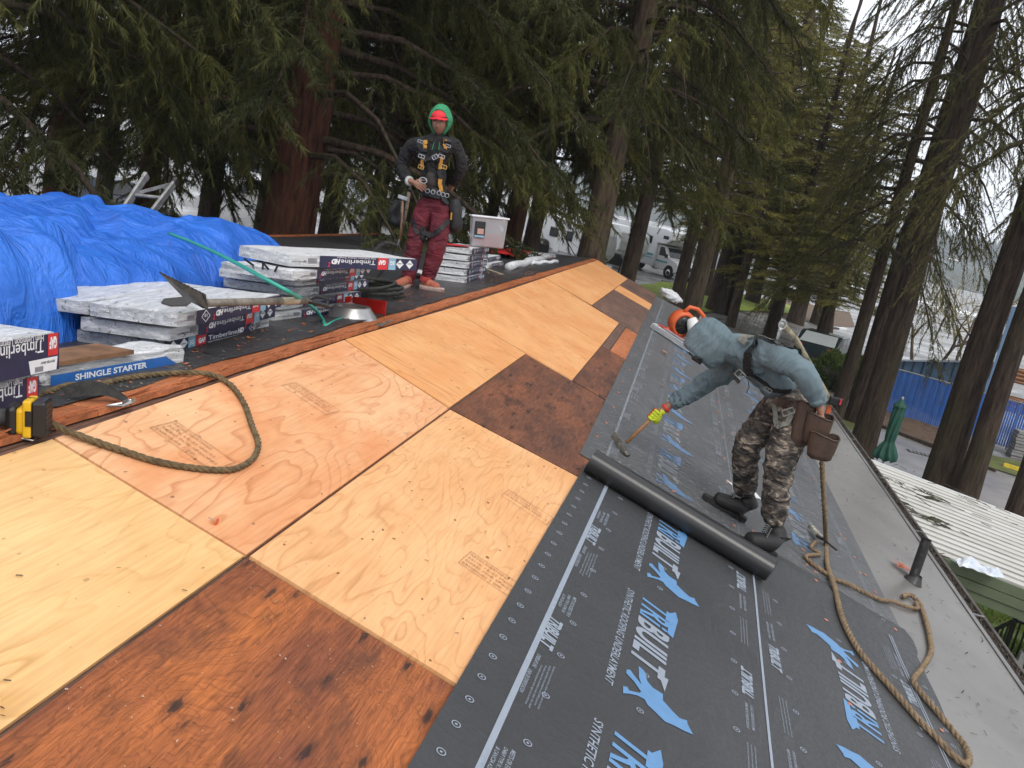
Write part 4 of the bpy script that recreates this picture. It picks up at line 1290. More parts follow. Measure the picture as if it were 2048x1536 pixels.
# ================================================================ CLOSED GREEN UMBRELLA
pb = at_d(1768, 918, 19.0)
um = empty('garden_umbrella', 'closed dark green patio umbrella standing beyond the eave', 'umbrella', Vector((pb.x, pb.y, 0)))
UGR = mat('umbrella_green', (0.012, 0.075, 0.05), 0.75, 0.15, 7)
z0 = pb.z; hh = 1.22
g = MB()
def fn(u, v):
    a = 2 * PI * u
    prof = np.interp(v, [0, 0.06, 0.2, 0.30, 0.42, 0.7, 0.86, 0.875, 0.95, 1], [0.20, 0.21, 0.145, 0.085, 0.10, 0.115, 0.10, 0.125, 0.055, 0.02])
    fold = 1 + (0.16 * (1 - v) + 0.05) * math.sin(8 * a + 2.0 * math.sin(5 * v))
    return (prof * fold * math.cos(a), prof * fold * math.sin(a), z0 + hh * v + 0.03 * math.sin(8 * a) * (1 - v) ** 3)
g.grid(fn, 64, 40); g.build('canopy', UGR, um, smooth=True)
g = MB(); g.tube([(0, 0, 0), (0, 0, z0 + hh + 0.03)], 0.02, 8); g.lathe([(0, 0.03), (0.03, 0), (0.03, -0.03)], (0, 0, z0 + hh + 0.02), 10); g.build('pole', METAL, um)
g = MB(); g.lathe([(0.0, 0.1), (0.22, 0.08), (0.25, 0.0)], (0, 0, 0.0), 18); g.build('base', DMETAL, um)
g = MB(); g.lathe([(0.078, 0), (0.092, 0.02), (0.08, 0.04)], (0, 0, z0 + hh * 0.29), 18); g.build('tie_strap', UGR, um)

# ================================================================ HEDGES AND BARE TREES
def bush(px, py, D, w, h, label, leaf, n=9000, name='bush'):
    c = at_d(px, py, D); c.z = gz(c.x, c.y)
    R = np.random.default_rng(int(px))
    u = norm(R.normal(0, 1, (n, 3))); u[:, 2] = np.abs(u[:, 2])
    lump = np.array([1 + 0.28 * noise.noise(Vector(q * 2.3)) + 0.12 * noise.noise(Vector(q * 6)) for q in u])
    P = u * (R.uniform(0.75, 1.0, n) * lump)[:, None] * np.array([w / 2, w / 2.6, h])
    d = norm(u + R.normal(0, 0.5, (n, 3)) + np.array([0, 0, 0.3])); s = norm(np.cross(d, R.normal(0, 1, (n, 3))))
    V = np.stack([P - s * 0.03, P + s * 0.03, P + d * 0.13], 1).reshape(-1, 3)
    t = empty(name, label, 'bush', c, 'green bushes by the parked car')
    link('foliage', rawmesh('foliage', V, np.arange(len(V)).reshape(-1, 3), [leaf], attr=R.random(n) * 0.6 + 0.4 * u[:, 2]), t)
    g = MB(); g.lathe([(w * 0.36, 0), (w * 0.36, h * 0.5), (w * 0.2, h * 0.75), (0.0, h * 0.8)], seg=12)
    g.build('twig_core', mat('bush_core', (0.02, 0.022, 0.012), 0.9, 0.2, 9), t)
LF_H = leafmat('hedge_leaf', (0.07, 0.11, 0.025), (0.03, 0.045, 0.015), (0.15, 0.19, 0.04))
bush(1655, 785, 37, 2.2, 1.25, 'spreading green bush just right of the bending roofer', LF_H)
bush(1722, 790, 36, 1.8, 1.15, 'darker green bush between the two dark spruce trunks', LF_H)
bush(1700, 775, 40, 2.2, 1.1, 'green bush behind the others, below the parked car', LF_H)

def bare_tree(px, py, D, H, label, seed, m, spread=1.0, cz_=None):
    c = at_d(px, py, D)
    t = empty('bare_tree', label, 'tree', Vector((c.x, c.y, 0)), 'lichen-covered bare trees beyond the fence')
    R = random.Random(seed)
    g = MB(); g2 = MB(); segs = []
    def grow(p, d, l, r, lev):
        pts = [p]
        for i in range(4):
            d = (d + Vector((R.gauss(0, 0.13), R.gauss(0, 0.13), R.gauss(0.02, 0.08)))).normalized()
            p = p + d * l / 4; pts.append(p)
        (g if lev < 2 else g2).tube(pts, [r * (1 - 0.13 * i) for i in range(5)], 6 if lev < 2 else 3, cap=False)
        if lev < 5:
            for k in range(3 if lev < 4 else 4):
                a = R.uniform(0, 6.28); ti = R.uniform(0.35, 0.9) * spread
                x = d.orthogonal().normalized(); y = d.cross(x)
                nd_ = (d * math.cos(ti) + (x * math.cos(a) + y * math.sin(a)) * math.sin(ti)).normalized()
                grow(pts[R.choice([2, 3, 4])], nd_, l * R.uniform(0.55, 0.8), r * 0.55, lev + 1)
    grow(Vector((0, 0, 0)), Vector((0, 0, 1)), H * 0.34, 0.11, 0)
    g.build('trunk', BARK_G, t, smooth=True); g2.build('twigs', m, t)['kind'] = 'stuff'
LICH = mat('lichen_twig', (0.30, 0.25, 0.10), 0.9, 0.3, 5, col2=(0.16, 0.13, 0.06))
bare_tree(1900, 640, 42, 7.5, 'yellowish lichened bare tree above the blue shed', 3, LICH, 1.2)
bare_tree(2010, 640, 46, 8.0, 'lichened bare tree behind the lumber racks, below the far hill', 5, LICH, 1.2)
bare_tree(1965, 560, 60, 10, 'pale bare tree in front of the misty hillside', 8, LICH, 1.0)
bare_tree(1700, 560, 52, 8.0, 'bare tree seen between the two dark leaning spruces', 11, LICH, 1.1)
bare_tree(1850, 640, 52, 7.0, 'faint bare tree on the wet lot behind the shed', 13, LICH, 1.2)
# ================================================================ RVs, MOTORHOMES, CARS
GLASS = mat('dark_glass', (0.02, 0.025, 0.028), 0.08, 0.1, 3)
RVW = mat('rv_white', (0.72, 0.73, 0.74), 0.3, 0.05, 1)
RVS = mat('rv_stripe', (0.22, 0.24, 0.27), 0.4, 0.05, 3)
TYRE = mat('tyre', (0.015, 0.015, 0.015), 0.8, 0.1, 9)
TEAL = mat('teal_stripe', (0.10, 0.36, 0.40), 0.4, 0.05, 3)
BLK = mat('black_panel', (0.012, 0.013, 0.015), 0.3, 0.1, 3)
TAN = mat('tan_panel', (0.4, 0.33, 0.24), 0.5, 0.05, 3)
def wheel(t, x, y, r=0.36, wd=0.22):
    R_ = Matrix.Rotation(PI / 2, 3, 'X')
    g = MB(); g.lathe([(r * 0.6, -wd / 2), (r * 0.95, -wd / 2), (r, -wd * 0.3), (r, wd * 0.3), (r * 0.95, wd / 2), (r * 0.6, wd / 2)], (x, y, r), 22, R=R_)
    o = g.build('wheel', TYRE, t, smooth=True)
    g = MB(); g.lathe([(0.0, -wd * 0.42), (r * 0.25, -wd * 0.45), (r * 0.3, -wd * 0.38), (r * 0.6, -wd * 0.5), (r * 0.6, wd * 0.5), (0, wd * 0.4)], (x, y, r), 16, R=R_)
    g.build('rim', METAL, o, smooth=True)
def profile_body(prof, w, name, m, t, bev=0.06):
    """side outline (x,z) given real width"""
    g = MB(); n = len(prof)
    v = [(p[0], -w / 2, p[1]) for p in prof] + [(p[0], w / 2, p[1]) for p in prof]
    g.add(v, [tuple(range(n)), tuple(range(n, 2 * n))[::-1]] + [(i, n + i, n + (i + 1) % n, (i + 1) % n) for i in range(n)])
    return g.build(name, m, t, bevel=bev)
def place(px, py, yaw, off=(0, 0)):
    p = G(px, py)
    return Matrix.Translation(p) @ Matrix.Rotation(math.radians(yaw), 4, 'Z') @ Matrix.Translation((off[0], off[1], 0))
def trailer(px, py, yaw, label, L_=8.0, H=2.75, low=BLK, stripes=True, tr_=None):
    """nose bottom corner at the given ground point; +x is the nose"""
    t = empty('travel_trailer', label, 'trailer', place(px, py, yaw, (-L_ / 2, 1.2)), 'white trailers parked across the lot')
    x0, x1 = -L_ / 2, L_ / 2
    profile_body([(x0, 0.95), (x1 - 0.5, 0.95), (x1 - 0.05, 1.35), (x1, 1.9), (x1 - 0.15, H - 0.3), (x1 - 0.6, H + 0.1), (x0 + 0.15, H + 0.1), (x0, H - 0.1)], 2.4, 'body', RVW, t)
    profile_body([(x0 + 0.1, 0.5), (x1 - 1.2, 0.5), (x1 - 0.55, 0.94), (x0 + 0.05, 0.94)], 2.36, 'skirt', low, t, 0.02)
    for k in range(14):
        z = 1.05 + 0.115 * k
        g = MB(); 
        for s in (-1, 1): g.box((0, s * 1.203, z), (L_ - 0.9 - 0.5 * abs(k - 7) / 7, 0.012, 0.028))
        if stripes: g.build('siding_rib', RVS, t)
    for (x, wd) in ((x1 - 1.4, 0.7), (0.6, 1.0), (-2.2, 0.9)):
        for s in (-1, 1):
            g = MB(); g.box((x, s * 1.215, 1.95), (wd, 0.03, 0.55)); f_ = g.build('window_frame', BLK, t, bevel=0.01)
            g = MB(); g.box((x, s * 1.225, 1.95), (wd - 0.1, 0.03, 0.45)); g.build('pane', GLASS, f_)
    g = MB(); g.box((x1 - 2.6, -1.215, 1.65), (0.62, 0.03, 1.6)); g.build('door', WHITE_P, t, bevel=0.01)
    g = MB(); g.box((0, 0, H + 0.22), (0.9, 0.7, 0.24)); g.build('roof_unit', WHITE_P, t, bevel=0.04)
    g = MB(); g.bar((x1 - 0.6, -0.5, 0.5), (x1 + 1.0, 0, 0.5), 0.08, 0.1); g.bar((x1 - 0.6, 0.5, 0.5), (x1 + 1.0, 0, 0.5), 0.08, 0.1); g.build('hitch', BLK, t)
    for x in (-0.9, 0.0):
        for s in (-1.05, 1.05): wheel(t, x - 0.4, s)
    return t
def motorhome(px, py, yaw, label, stripe=TEAL, L_=7.5, box=RVW):
    t = empty('motorhome', label, 'motorhome', place(px, py, yaw, (-2.6, 1.0)), 'white motorhomes facing the lane')
    # van cab
    profile_body([(1.3, 0.45), (3.35, 0.45), (3.5, 0.6), (3.5, 1.0), (3.3, 1.18), (2.45, 1.36), (1.95, 2.05), (1.2, 2.1)], 2.0, 'cab', RVW, t, 0.05)
    # house with bed over the cab
    profile_body([(-4.2, 0.55), (1.28, 0.55), (1.28, 2.12), (2.1, 2.18), (2.55, 2.5), (2.3, 3.05), (1.8, 3.15), (-4.2, 3.15)], 2.35, 'coach', box, t, 0.06)
    for s in (-1, 1):
        g = MB(); g.add([(1.5, s * 1.012, 1.38), (2.3, s * 1.012, 1.38), (1.9, s * 1.012, 1.95), (1.5, s * 1.012, 1.95)], [(0, 1, 2, 3) if s < 0 else (3, 2, 1, 0)])
        g.add([(1.5, s * 1.006, 1.38), (2.3, s * 1.006, 1.38), (1.9, s * 1.006, 1.95), (1.5, s * 1.006, 1.95)], [(3, 2, 1, 0)]); g.build('side_window', GLASS, t)
        g = MB(); g.box((1.9, s * 1.01, 1.02), (1.1, 0.02, 0.1)); g.box((-1.5, s * 1.185, 1.3), (5.2, 0.02, 0.14)); g.box((-1.5, s * 1.185, 1.08), (5.2, 0.02, 0.05)); g.build('stripe', stripe, t)
        g = MB(); g.box((2.35, s * 1.12, 1.42), (0.08, 0.2, 0.26)); g.build('mirror', BLK, t)
        for x in (0.3, -1.8, -3.3):
            g = MB(); g.box((x, s * 1.19, 2.25), (0.8, 0.03, 0.5)); f_ = g.build('window_frame', BLK, t, bevel=0.01)
            g = MB(); g.box((x, s * 1.2, 2.25), (0.7, 0.03, 0.4)); g.build('pane', GLASS, f_)
        g = MB(); g.box((2.0, s * 1.19, 2.6), (0.5, 0.02, 0.22)); g.build('over_cab_window', GLASS, t)
        g = MB(); g.box((3.46, s * 0.75, 0.92), (0.09, 0.35, 0.2)); g.build('headlight', mat('lamp_glass', (0.8, 0.8, 0.78), 0.15, 0.05, 3), t, bevel=0.02)
    g = MB(); g.add([(2.44, -0.85, 1.39), (2.44, 0.85, 1.39), (2.0, 0.8, 2.0), (2.0, -0.8, 2.0)], [(0, 1, 2, 3)]); o = g.build('windscreen', GLASS, t); o.location.x = 0.03
    g = MB(); g.box((3.49, 0, 0.85), (0.07, 1.1, 0.28)); g.build('grille', BLK, t)
    g = MB(); g.box((3.52, 0, 0.5), (0.14, 1.95, 0.2)); g.build('bumper', METAL, t, bevel=0.03)
    for x in (2.75, -2.4):
        for s in (-0.92, 0.92): wheel(t, x, s, 0.38)
        for s in (-1.0, 1.0):
            g = MB(); g.lathe([(0.45, -0.02), (0.45, 0.02), (0.0, 0.02)], (x, s * 1.0 + (0.12 if x < 0 and s > 0 else 0) - (0.12 if x < 0 and s < 0 else 0), 0.44), 18, R=Matrix.Rotation(PI / 2, 3, 'X')); g.build('wheel_arch', BLK, t)
    g = MB(); g.box((-1, 0, 3.28), (0.9, 0.7, 0.26)); g.build('roof_unit', WHITE_P, t, bevel=0.04)
    return t
YW = -48
trailer(768, 452, YW, 'white ribbed trailer with a black skirt seen left of the standing roofer', L_=8.5)
trailer(925, 478, YW, 'white ribbed trailer whose rounded nose shows right of the standing roofer', L_=8.0)
trailer(1150, 548, -50, 'plain white trailer wall between the two red-brown trunks', L_=7.5, stripes=False, low=mat('grey_skirt', (0.4, 0.41, 0.42), 0.4, 0.05, 2))
trailer(1228, 540, YW, 'white fifth wheel trailer left of the motorhome cab', L_=8.5, stripes=False)
trailer(470, 350, YW, 'white trailer showing through boughs left of the thickest trunk', L_=9)
trailer(150, 300, YW, 'white striped trailer behind the hanging boughs at the far left', L_=9, low=TAN)
trailer(310, 300, YW, 'white trailer glimpsed above the raised ladder', L_=8)
trailer(1505, 600, YW, 'white trailer with a grey nose beside the brown board gate', L_=7.5, stripes=False, low=mat('grey_skirt', (0.4, 0.41, 0.42), 0.4, 0.05, 2))
motorhome(1330, 556, -45, 'white motorhome with a teal door stripe, cab showing just past the roof peak')
motorhome(1400, 562, -45, 'second white motorhome, half hidden behind the slim conifer')
motorhome(470, 382, -45, 'white and teal motorhome behind the boughs left of the thickest trunk')
def car(mw, label, body, kind='hatch', name='parked_car', pick=False):
    t = empty(name, label, 'car' if not pick else 'pickup truck', mw)
    if pick:
        profile_body([(-2.6, 0.5), (2.5, 0.5), (2.65, 0.7), (2.6, 1.05), (2.4, 1.15), (1.1, 1.22), (0.4, 1.75), (-0.9, 1.8), (-1.05, 1.2), (-2.6, 1.2)], 1.85, 'body', body, t, 0.05)
        glz = [[(0.98, 1.24), (0.38, 1.70), (0.0, 1.72), (0.0, 1.24)], [(-0.08, 1.24), (-0.08, 1.72), (-0.8, 1.72), (-0.9, 1.24)]]
        ws = [(1.10, 1.25), (0.45, 1.73)]
    else:
        profile_body([(-2.2, 0.35), (2.1, 0.35), (2.2, 0.55), (2.15, 0.78), (1.2, 0.95), (0.45, 1.40), (-1.35, 1.45), (-2.1, 1.0), (-2.25, 0.6)], 1.75, 'body', body, t, 0.06)
        glz = [[(1.0, 0.97), (0.4, 1.35), (-0.25, 1.38), (-0.25, 0.97)], [(-0.33, 0.97), (-0.33, 1.38), (-1.1, 1.38), (-1.2, 0.97)], [(-1.28, 0.98), (-1.2, 1.38), (-1.4, 1.36), (-1.85, 1.0)]]
        ws = [(1.16, 0.98), (0.47, 1.39)]
    hw = 0.925 if pick else 0.875
    for q in glz:
        for s in (-1, 1):
            v = [(a, s * (hw + 0.012), b_) for a, b_ in q] + [(a, s * (hw - 0.01), b_) for a, b_ in q]
            g = MB(); g.add(v, [(0, 1, 2, 3), (7, 6, 5, 4)]); g.build('side_window', GLASS, t)
    g = MB(); g.add([(ws[0][0] + .03, -hw + .15, ws[0][1]), (ws[0][0] + .03, hw - .15, ws[0][1]), (ws[1][0] + .03, hw - .2, ws[1][1]), (ws[1][0] + .03, -hw + .2, ws[1][1])], [(0, 1, 2, 3)]); g.build('windscreen', GLASS, t)
    if not pick:
        g = MB(); g.add([(-2.14, -hw + .14, 1.02), (-2.14, hw - .14, 1.02), (-1.44, hw - .2, 1.42), (-1.44, -hw + .2, 1.42)], [(3, 2, 1, 0)]); g.build('rear_window', mat('pale_glass', (0.35, 0.38, 0.38), 0.08, 0.05, 2), t)
    for s in (-1, 1):
        g = MB(); g.box((-2.2 if not pick else -2.6, s * 0.7, 0.82), (0.1, 0.3, 0.2)); g.build('tail_light', mat('lamp_red', (0.4, 0.01, 0.015), 0.2, 0.05, 3), t, bevel=0.02)
        g = MB(); g.box((2.14 if not pick else 2.6, s * 0.65, 0.75 if not pick else 0.9), (0.1, 0.35, 0.15)); g.build('headlight', mat('lamp_glass', (0.8, 0.8, 0.78), 0.15, 0.05, 3), t, bevel=0.02)
        g = MB(); g.box((0, s * (hw + 0.01), 0.62), (3.6, 0.02, 0.05)); g.build('side_trim', METAL, t)
        for x in (1.35, -1.35) if not pick else (1.6, -1.7): wheel(t, x, s * (hw - 0.12), 0.31 if not pick else 0.38, 0.2)
    g = MB(); g.box((-2.25 if not pick else -2.65, 0, 0.5), (0.12, 1.6, 0.18)); g.build('bumper', BLK if not pick else METAL, t, bevel=0.03)
    return t
DK = mat('car_dark', (0.012, 0.022, 0.026), 0.2, 0.05, 3)
car(place(1640, 728, 72), 'dark hatchback with red tail lights on the wet road behind the bending roofer', DK)
NAVY = mat('car_navy', (0.008, 0.025, 0.16), 0.2, 0.05, 3)
car(Matrix.Translation((*at_d(285, 470, 24)[:2], 0.9)) @ Matrix.Rotation(math.radians(-32), 4, 'Z'), 'navy blue pickup with a silver stripe behind the raised ladder', NAVY, pick=True, name='parked_pickup')
car(place(1010, 492, -40), 'white pickup with a dark windscreen behind the clear tub', RVW, pick=True, name='parked_pickup')
car(place(110, 430, -30, (0, 2)), 'dark blue pickup behind the boughs at the far left', mat('car_blue2', (0.015, 0.03, 0.07), 0.25, 0.05, 3), pick=True, name='parked_pickup')
# brown board gate by the trailer
bg_ = empty('board_gate', 'brown board gate between the trunks beside the white trailer', 'gate', G(1462, 572))
for i in range(9):
    g = MB(); g.box((-0.85 + 0.21 * i, 0, 1.0), (0.19, 0.03, 2.0)); g.build('board', mat('brown_board', (0.33, 0.15, 0.06), 0.7, 0.2, 4), bg_)
# black covered barbecue shapes
for (px, py, label) in ((1222, 545, 'black covered barbecue just past the roof peak'), (1075, 520, 'black barbecue stand in front of the white trailer')):
    p = G(px, py); t = empty('barbecue', label, 'barbecue', p)
    g = MB(); g.box((0, 0, 0.75), (1.1, 0.55, 0.5)); g.build('body', BLK, t, bevel=0.04)
    g = MB(); g.lathe([(0.55, 0), (0.5, 0.2), (0.3, 0.32), (0, 0.34)], (0, 0, 1.0), 16); g.build('lid', BLK, t, smooth=True)
    for s in (-1, 1):
        for q in (-1, 1):
            g = MB(); g.box((s * 0.45, q * 0.2, 0.27), (0.06, 0.06, 0.55)); g.build('leg', BLK, t)
# ================================================================ FAR HILLS, STREET LAMP, WIRES
HILLM = mat('hill_forest', (0.035, 0.055, 0.03), 0.9, 0.3, 0.01)
g = MB()
def hill(u, v):
    az = math.radians(-30 + 85 * u)
    d = 700 + 900 * v
    h = (8 + 80 * v ** 0.8) * (0.75 + 0.35 * noise.noise((u * 4, 1.3, 0))) * (1 + 0.10 * noise.noise((u * 60, v * 8, 0)) + 0.06 * noise.noise((u * 210, v * 20, 1)))
    return (math.sin(az) * d, math.cos(az) * d, h - 4)
g.grid(hill, 400, 24)
g.build('hills', HILLM)['kind'] = 'structure'
R = np.random.default_rng(4); n = 5200          # the wood on the ridge: small spires, nobody could count them
az = np.radians(R.uniform(4, 40, n)); vv = R.uniform(0.3, 1.0, n)
P_ = np.array([hill((math.degrees(a) + 30) / 85, b_) for a, b_ in zip(az, vv)])
hh = R.uniform(9, 22, n); ww = hh * 0.24
V = []
for s in ((1, 0), (-0.5, 0.87), (-0.5, -0.87)):
    V.append(P_ + np.column_stack([ww * s[0], ww * s[1], np.zeros(n) - 1]))
V.append(P_ + np.column_stack([np.zeros(n), np.zeros(n), hh]))
V = np.stack(V, 1).reshape(-1, 3); b_ = np.arange(n)[:, None] * 4
T = np.concatenate([b_ + np.array([[0, 1, 3]]), b_ + np.array([[1, 2, 3]]), b_ + np.array([[2, 0, 3]])])
tag(link('distant_wood', rawmesh('distant_wood', V, T, [HILLM])), 'dark conifer wood on the misty far hillside', 'wood', kind='stuff')
sl_ = at_d(2075, 560, 62)
lp = empty('street_lamp', 'pale street lamp arm reaching over in front of the hillside', 'street lamp', Vector((sl_.x, sl_.y, 0)))
e1, e2 = at_d(1905, 520, 62) - Vector((sl_.x, sl_.y, 0)), at_d(1965, 508, 62) - Vector((sl_.x, sl_.y, 0))
g = MB(); g.tube([(0, 0, 0), (0, 0, e2.z - 0.5)], [0.1, 0.07], 8); g.build('pole', METAL, lp)
g = MB(); g.tube([(0, 0, e2.z - 0.6), (e2.x * 0.5, e2.y * 0.5, e2.z + 0.1), tuple(e2), tuple(e1.lerp(e2, 0.4)), tuple(e1)], 0.045, 6); g.build('arm', METAL, lp)
g = MB(); g.box(tuple(e1), (0.6, 0.25, 0.12)); g.build('lamp_head', METAL, lp, bevel=0.03)
for k, (a, b) in enumerate((((1890, 500), (2100, 560)), ((1890, 508), (2100, 572)), ((1880, 545), (2100, 615)))):
    p, q = at_d(*a, 90), at_d(*b, 70)
    g = MB(); g.tube([p.lerp(q, i / 8) - Vector((0, 0, 0.6 * math.sin(PI * i / 8))) for i in range(9)], 0.025, 4)
    tag(g.build('overhead_wire', METAL), ('highest', 'middle', 'lowest')[k] + ' overhead wire crossing in front of the misty hill', 'wire', 'overhead wires')
# ================================================================ SHINGLE BUNDLES ON THE FAR SLOPE
def wrapper_mat(name, base, dirt=0.5):
    m, nt, b = newmat(name)
    v = coords(nt, (1, 1, 1))
    n1 = noise_n(nt, coords(nt, (3, 1, 3)), 9, 6, 0.7)
    r = ramp(nt, [(0.3, tuple(x * 0.86 for x in base)), (0.55, base)])
    nt.links.new(n1, r.inputs['Fac'])
    n2 = noise_n(nt, coords(nt, (1.6, 0.5, 1.6)), 26, 6, 0.72, 0.6)
    r2 = ramp(nt, [(0.60, (0, 0, 0)), (0.63, (1, 1, 1))])
    nt.links.new(n2, r2.inputs['Fac'])
    c = mixc(nt, mth(nt, 'MULTIPLY', r2.outputs['Color'], dirt), r.outputs['Color'], (0.07, 0.068, 0.065))
    nt.links.new(c, b.inputs['Base Color'])
    b.inputs['Roughness'].default_value = 0.28
    cw = mth(nt, 'ABSOLUTE', mth(nt, 'SUBTRACT', noise_n(nt, coords(nt, (4, 1.0, 6)), 6, 5, 0.7, 1.4), 0.5))
    bump(nt, b, cw, 1.0, 0.05)
    return m
WRAP = wrapper_mat('wrapper', (0.88, 0.89, 0.90), 0.85)
WRAP_G = wrapper_mat('wrapper_grey', (0.42, 0.43, 0.45), 0.5)
NAVY_L = mat('label_navy', (0.022, 0.022, 0.065), 0.35, 0.15, 20)
RED_L = mat('label_red', (0.62, 0.03, 0.035), 0.35, 0.1, 20)
SKY_L = mat('label_sky', (0.25, 0.47, 0.62), 0.35, 0.1, 20)
BLUE_L = mat('label_blue', (0.02, 0.13, 0.42), 0.35, 0.1, 20)
WHT_L = mat('label_white', (0.75, 0.76, 0.78), 0.4, 0.05, 20)
BRD_L = mat('label_worn_red', (0.30, 0.03, 0.04), 0.4, 0.2, 20)

def wbox(L_, D, T, seed, amp=0.006, mi=0):
    """a wrapped pack: rounded, creased box, x in [-D,0], y in [0,L], z in [0,T]"""
    g = MB()
    bm = bmesh.new()
    bmesh.ops.create_cube(bm, size=1)
    bmesh.ops.subdivide_edges(bm, edges=bm.edges[:], cuts=9, use_grid_fill=True)
    for v in bm.verts:
        p = v.co
        x, y, z = p.x, p.y, p.z
        ex = max(0, abs(x) - 0.46) + max(0, abs(y) - 0.48) + max(0, abs(z) - 0.38)
        n_ = noise.noise((x * 2.2 + seed, y * 5, z * 2)) + 0.6 * noise.noise((x * 6 + seed, y * 14, z * 4))
        px_ = -D / 2 + x * D * (1 - 0.0); py_ = L_ / 2 + y * L_; pz_ = T / 2 + z * T
        cn = (abs(x) > 0.45) + (abs(y) > 0.45) + (abs(z) > 0.45)
        if cn >= 2:
            px_ -= math.copysign(0.006, x) * (abs(x) > .45); py_ -= math.copysign(0.008, y) * (abs(y) > .45); pz_ -= math.copysign(0.007, z) * (abs(z) > .45)
        if abs(x) < 0.47: px_ += 0
        pz_ += n_ * amp * (1 if z > 0 else 0.3)
        py_ += (math.copysign(1, y) * n_ * amp * 1.6) if abs(y) > 0.45 else 0
        px_ += (-abs(n_) * amp * 0.6) if x > 0.45 else (n_ * amp if x < -0.45 else 0)
        v.co = (px_, py_, pz_)
    V = [tuple(v.co) for v in bm.verts]
    bm.verts.index_update()
    F_ = [tuple(q.index for q in f.verts) for f in bm.faces]
    bm.free()
    return g.add(V, F_, mi)

def label_strip(par, L_, T, flip, frac=(0.0, 0.74), scale=1.0, diamonds=True, big=False, worn=False, seed=0):
    """printed band on the long side: navy panel, colour blocks, lettering; parts of the bundle"""
    X = 0.0045
    def q(a): return (L_ - a) if flip else a
    s = -1 if flip else 1
    def rect(mb, a, b_, z0, z1, x=X):
        ya, yb = sorted((q(a), q(b_)))
        mb.add([(x, ya, z0), (x, yb, z0), (x, yb, z1), (x, ya, z1)], [(0, 1, 2, 3)])
    a0, a1 = frac[0] * L_, frac[1] * L_
    g = MB(); rect(g, a0, a1, T * 0.03, T * 0.93)
    g.build('label_panel', NAVY_L, par)
    zb = T * 0.93 if flip else T * 0.05
    def text(mb, tx, a, ln, h, z, bold=0.02, shear=0.0):
        put_text(mb, tx, (X + 0.0016, q(a), z if not flip else T - z), (0, s, 0), (0, 0, s), ln, h, bold, shear)
    k = L_ * scale
    o = 0.02
    if diamonds:
        for i in range(2):
            c = (o + 0.045 + i * 0.085) * k
            g = MB(); g.add([(X + .001, q(c), T * .14), (X + .001, q(c) + 0.032 * k, T * .48), (X + .001, q(c), T * .84), (X + .001, q(c) - 0.032 * k, T * .48)], [(0, 1, 2, 3)])
            g.build('white_diamond', WHT_L, par)
            g = MB(); text(g, 'STREAK', c - 0.02 * k, 0.04 * k, T * 0.09, T * 0.42, 0.03); g.build('diamond_lettering', NAVY_L, par)
        o = 0.185
        g = MB(); rect(g, o * k, (o + 0.06) * k, T * 0.03, T * 0.93, X + .001); g.build('sky_block', SKY_L, par)
        g = MB(); text(g, 'SG', (o + 0.012) * k, 0.036 * k, T * 0.3, T * 0.3, 0.03); g.build('block_lettering', WHT_L, par)
        o += 0.065
    g = MB(); rect(g, o * k, (o + (0.14 if big else 0.085)) * k, T * 0.40 if big else T * 0.03, T * 0.93, X + .001)
    g.build('red_block', BRD_L if worn else RED_L, par)
    g = MB(); text(g, 'GAF', (o + 0.02) * k, (0.10 if big else 0.058) * k, T * (0.26 if big else 0.33), T * (0.17 if big else 0.26), 0.06); g.build('brand_lettering', WHT_L, par)
    o += 0.20 if big else 0.105
    g = MB()
    text(g, 'Timberline', o * k, (0.62 if big else 0.27) * k, T * (0.30 if big else 0.34), T * (0.19 if big else 0.30), 0.006)
    text(g, 'High Definition Lifetime Shingles', o * k, (0.8 if big else 0.30) * k, T * (0.17 if big else 0.12), T * (0.06 if big else 0.10), 0.004)
    if not big: text(g, 'HD', (o + 0.275) * k, 0.065 * k, T * 0.34, T * 0.30, 0.07, 0.25)
    g.build('name_lettering', WHT_L if not worn else INK_W, par)
    if not big:
        g = MB(); text(g, 'Z', (o + 0.345) * k, 0.022 * k, T * 0.30, T * 0.55, 0.05, 0.2); g.build('red_lettering', RED_L, par)
    c = (o + 0.43) * k
    if c < a1 and not big:
        g = MB(); w_ = 0.004
        P4 = [(q(c), T * .12), (q(c) + 0.036 * k, T * .48), (q(c), T * .86), (q(c) - 0.036 * k, T * .48)]
        for i in range(4):
            a, b_ = P4[i], P4[(i + 1) % 4]
            g.bar((X + .002, a[0], a[1]), (X + .002, b_[0], b_[1]), 0.001, 0.003, (0, 0, 1))
        text(g, '10', c - 0.012 * k, 0.024 * k, T * 0.2, T * 0.38, 0.02); g.build('outline_diamond', WHT_L, par)
    if frac[1] < 1:
        g = MB()
        for i in range(9): rect(g, a1 + 0.02 + i * 0.008, a1 + 0.0235 + i * 0.008, T * .35, T * .72, X)
        text(g, 'PEWTER GRAY', a1 + 0.10, 0.11, T * 0.10, T * 0.5); g.build('barcode', NAVY_L, par)

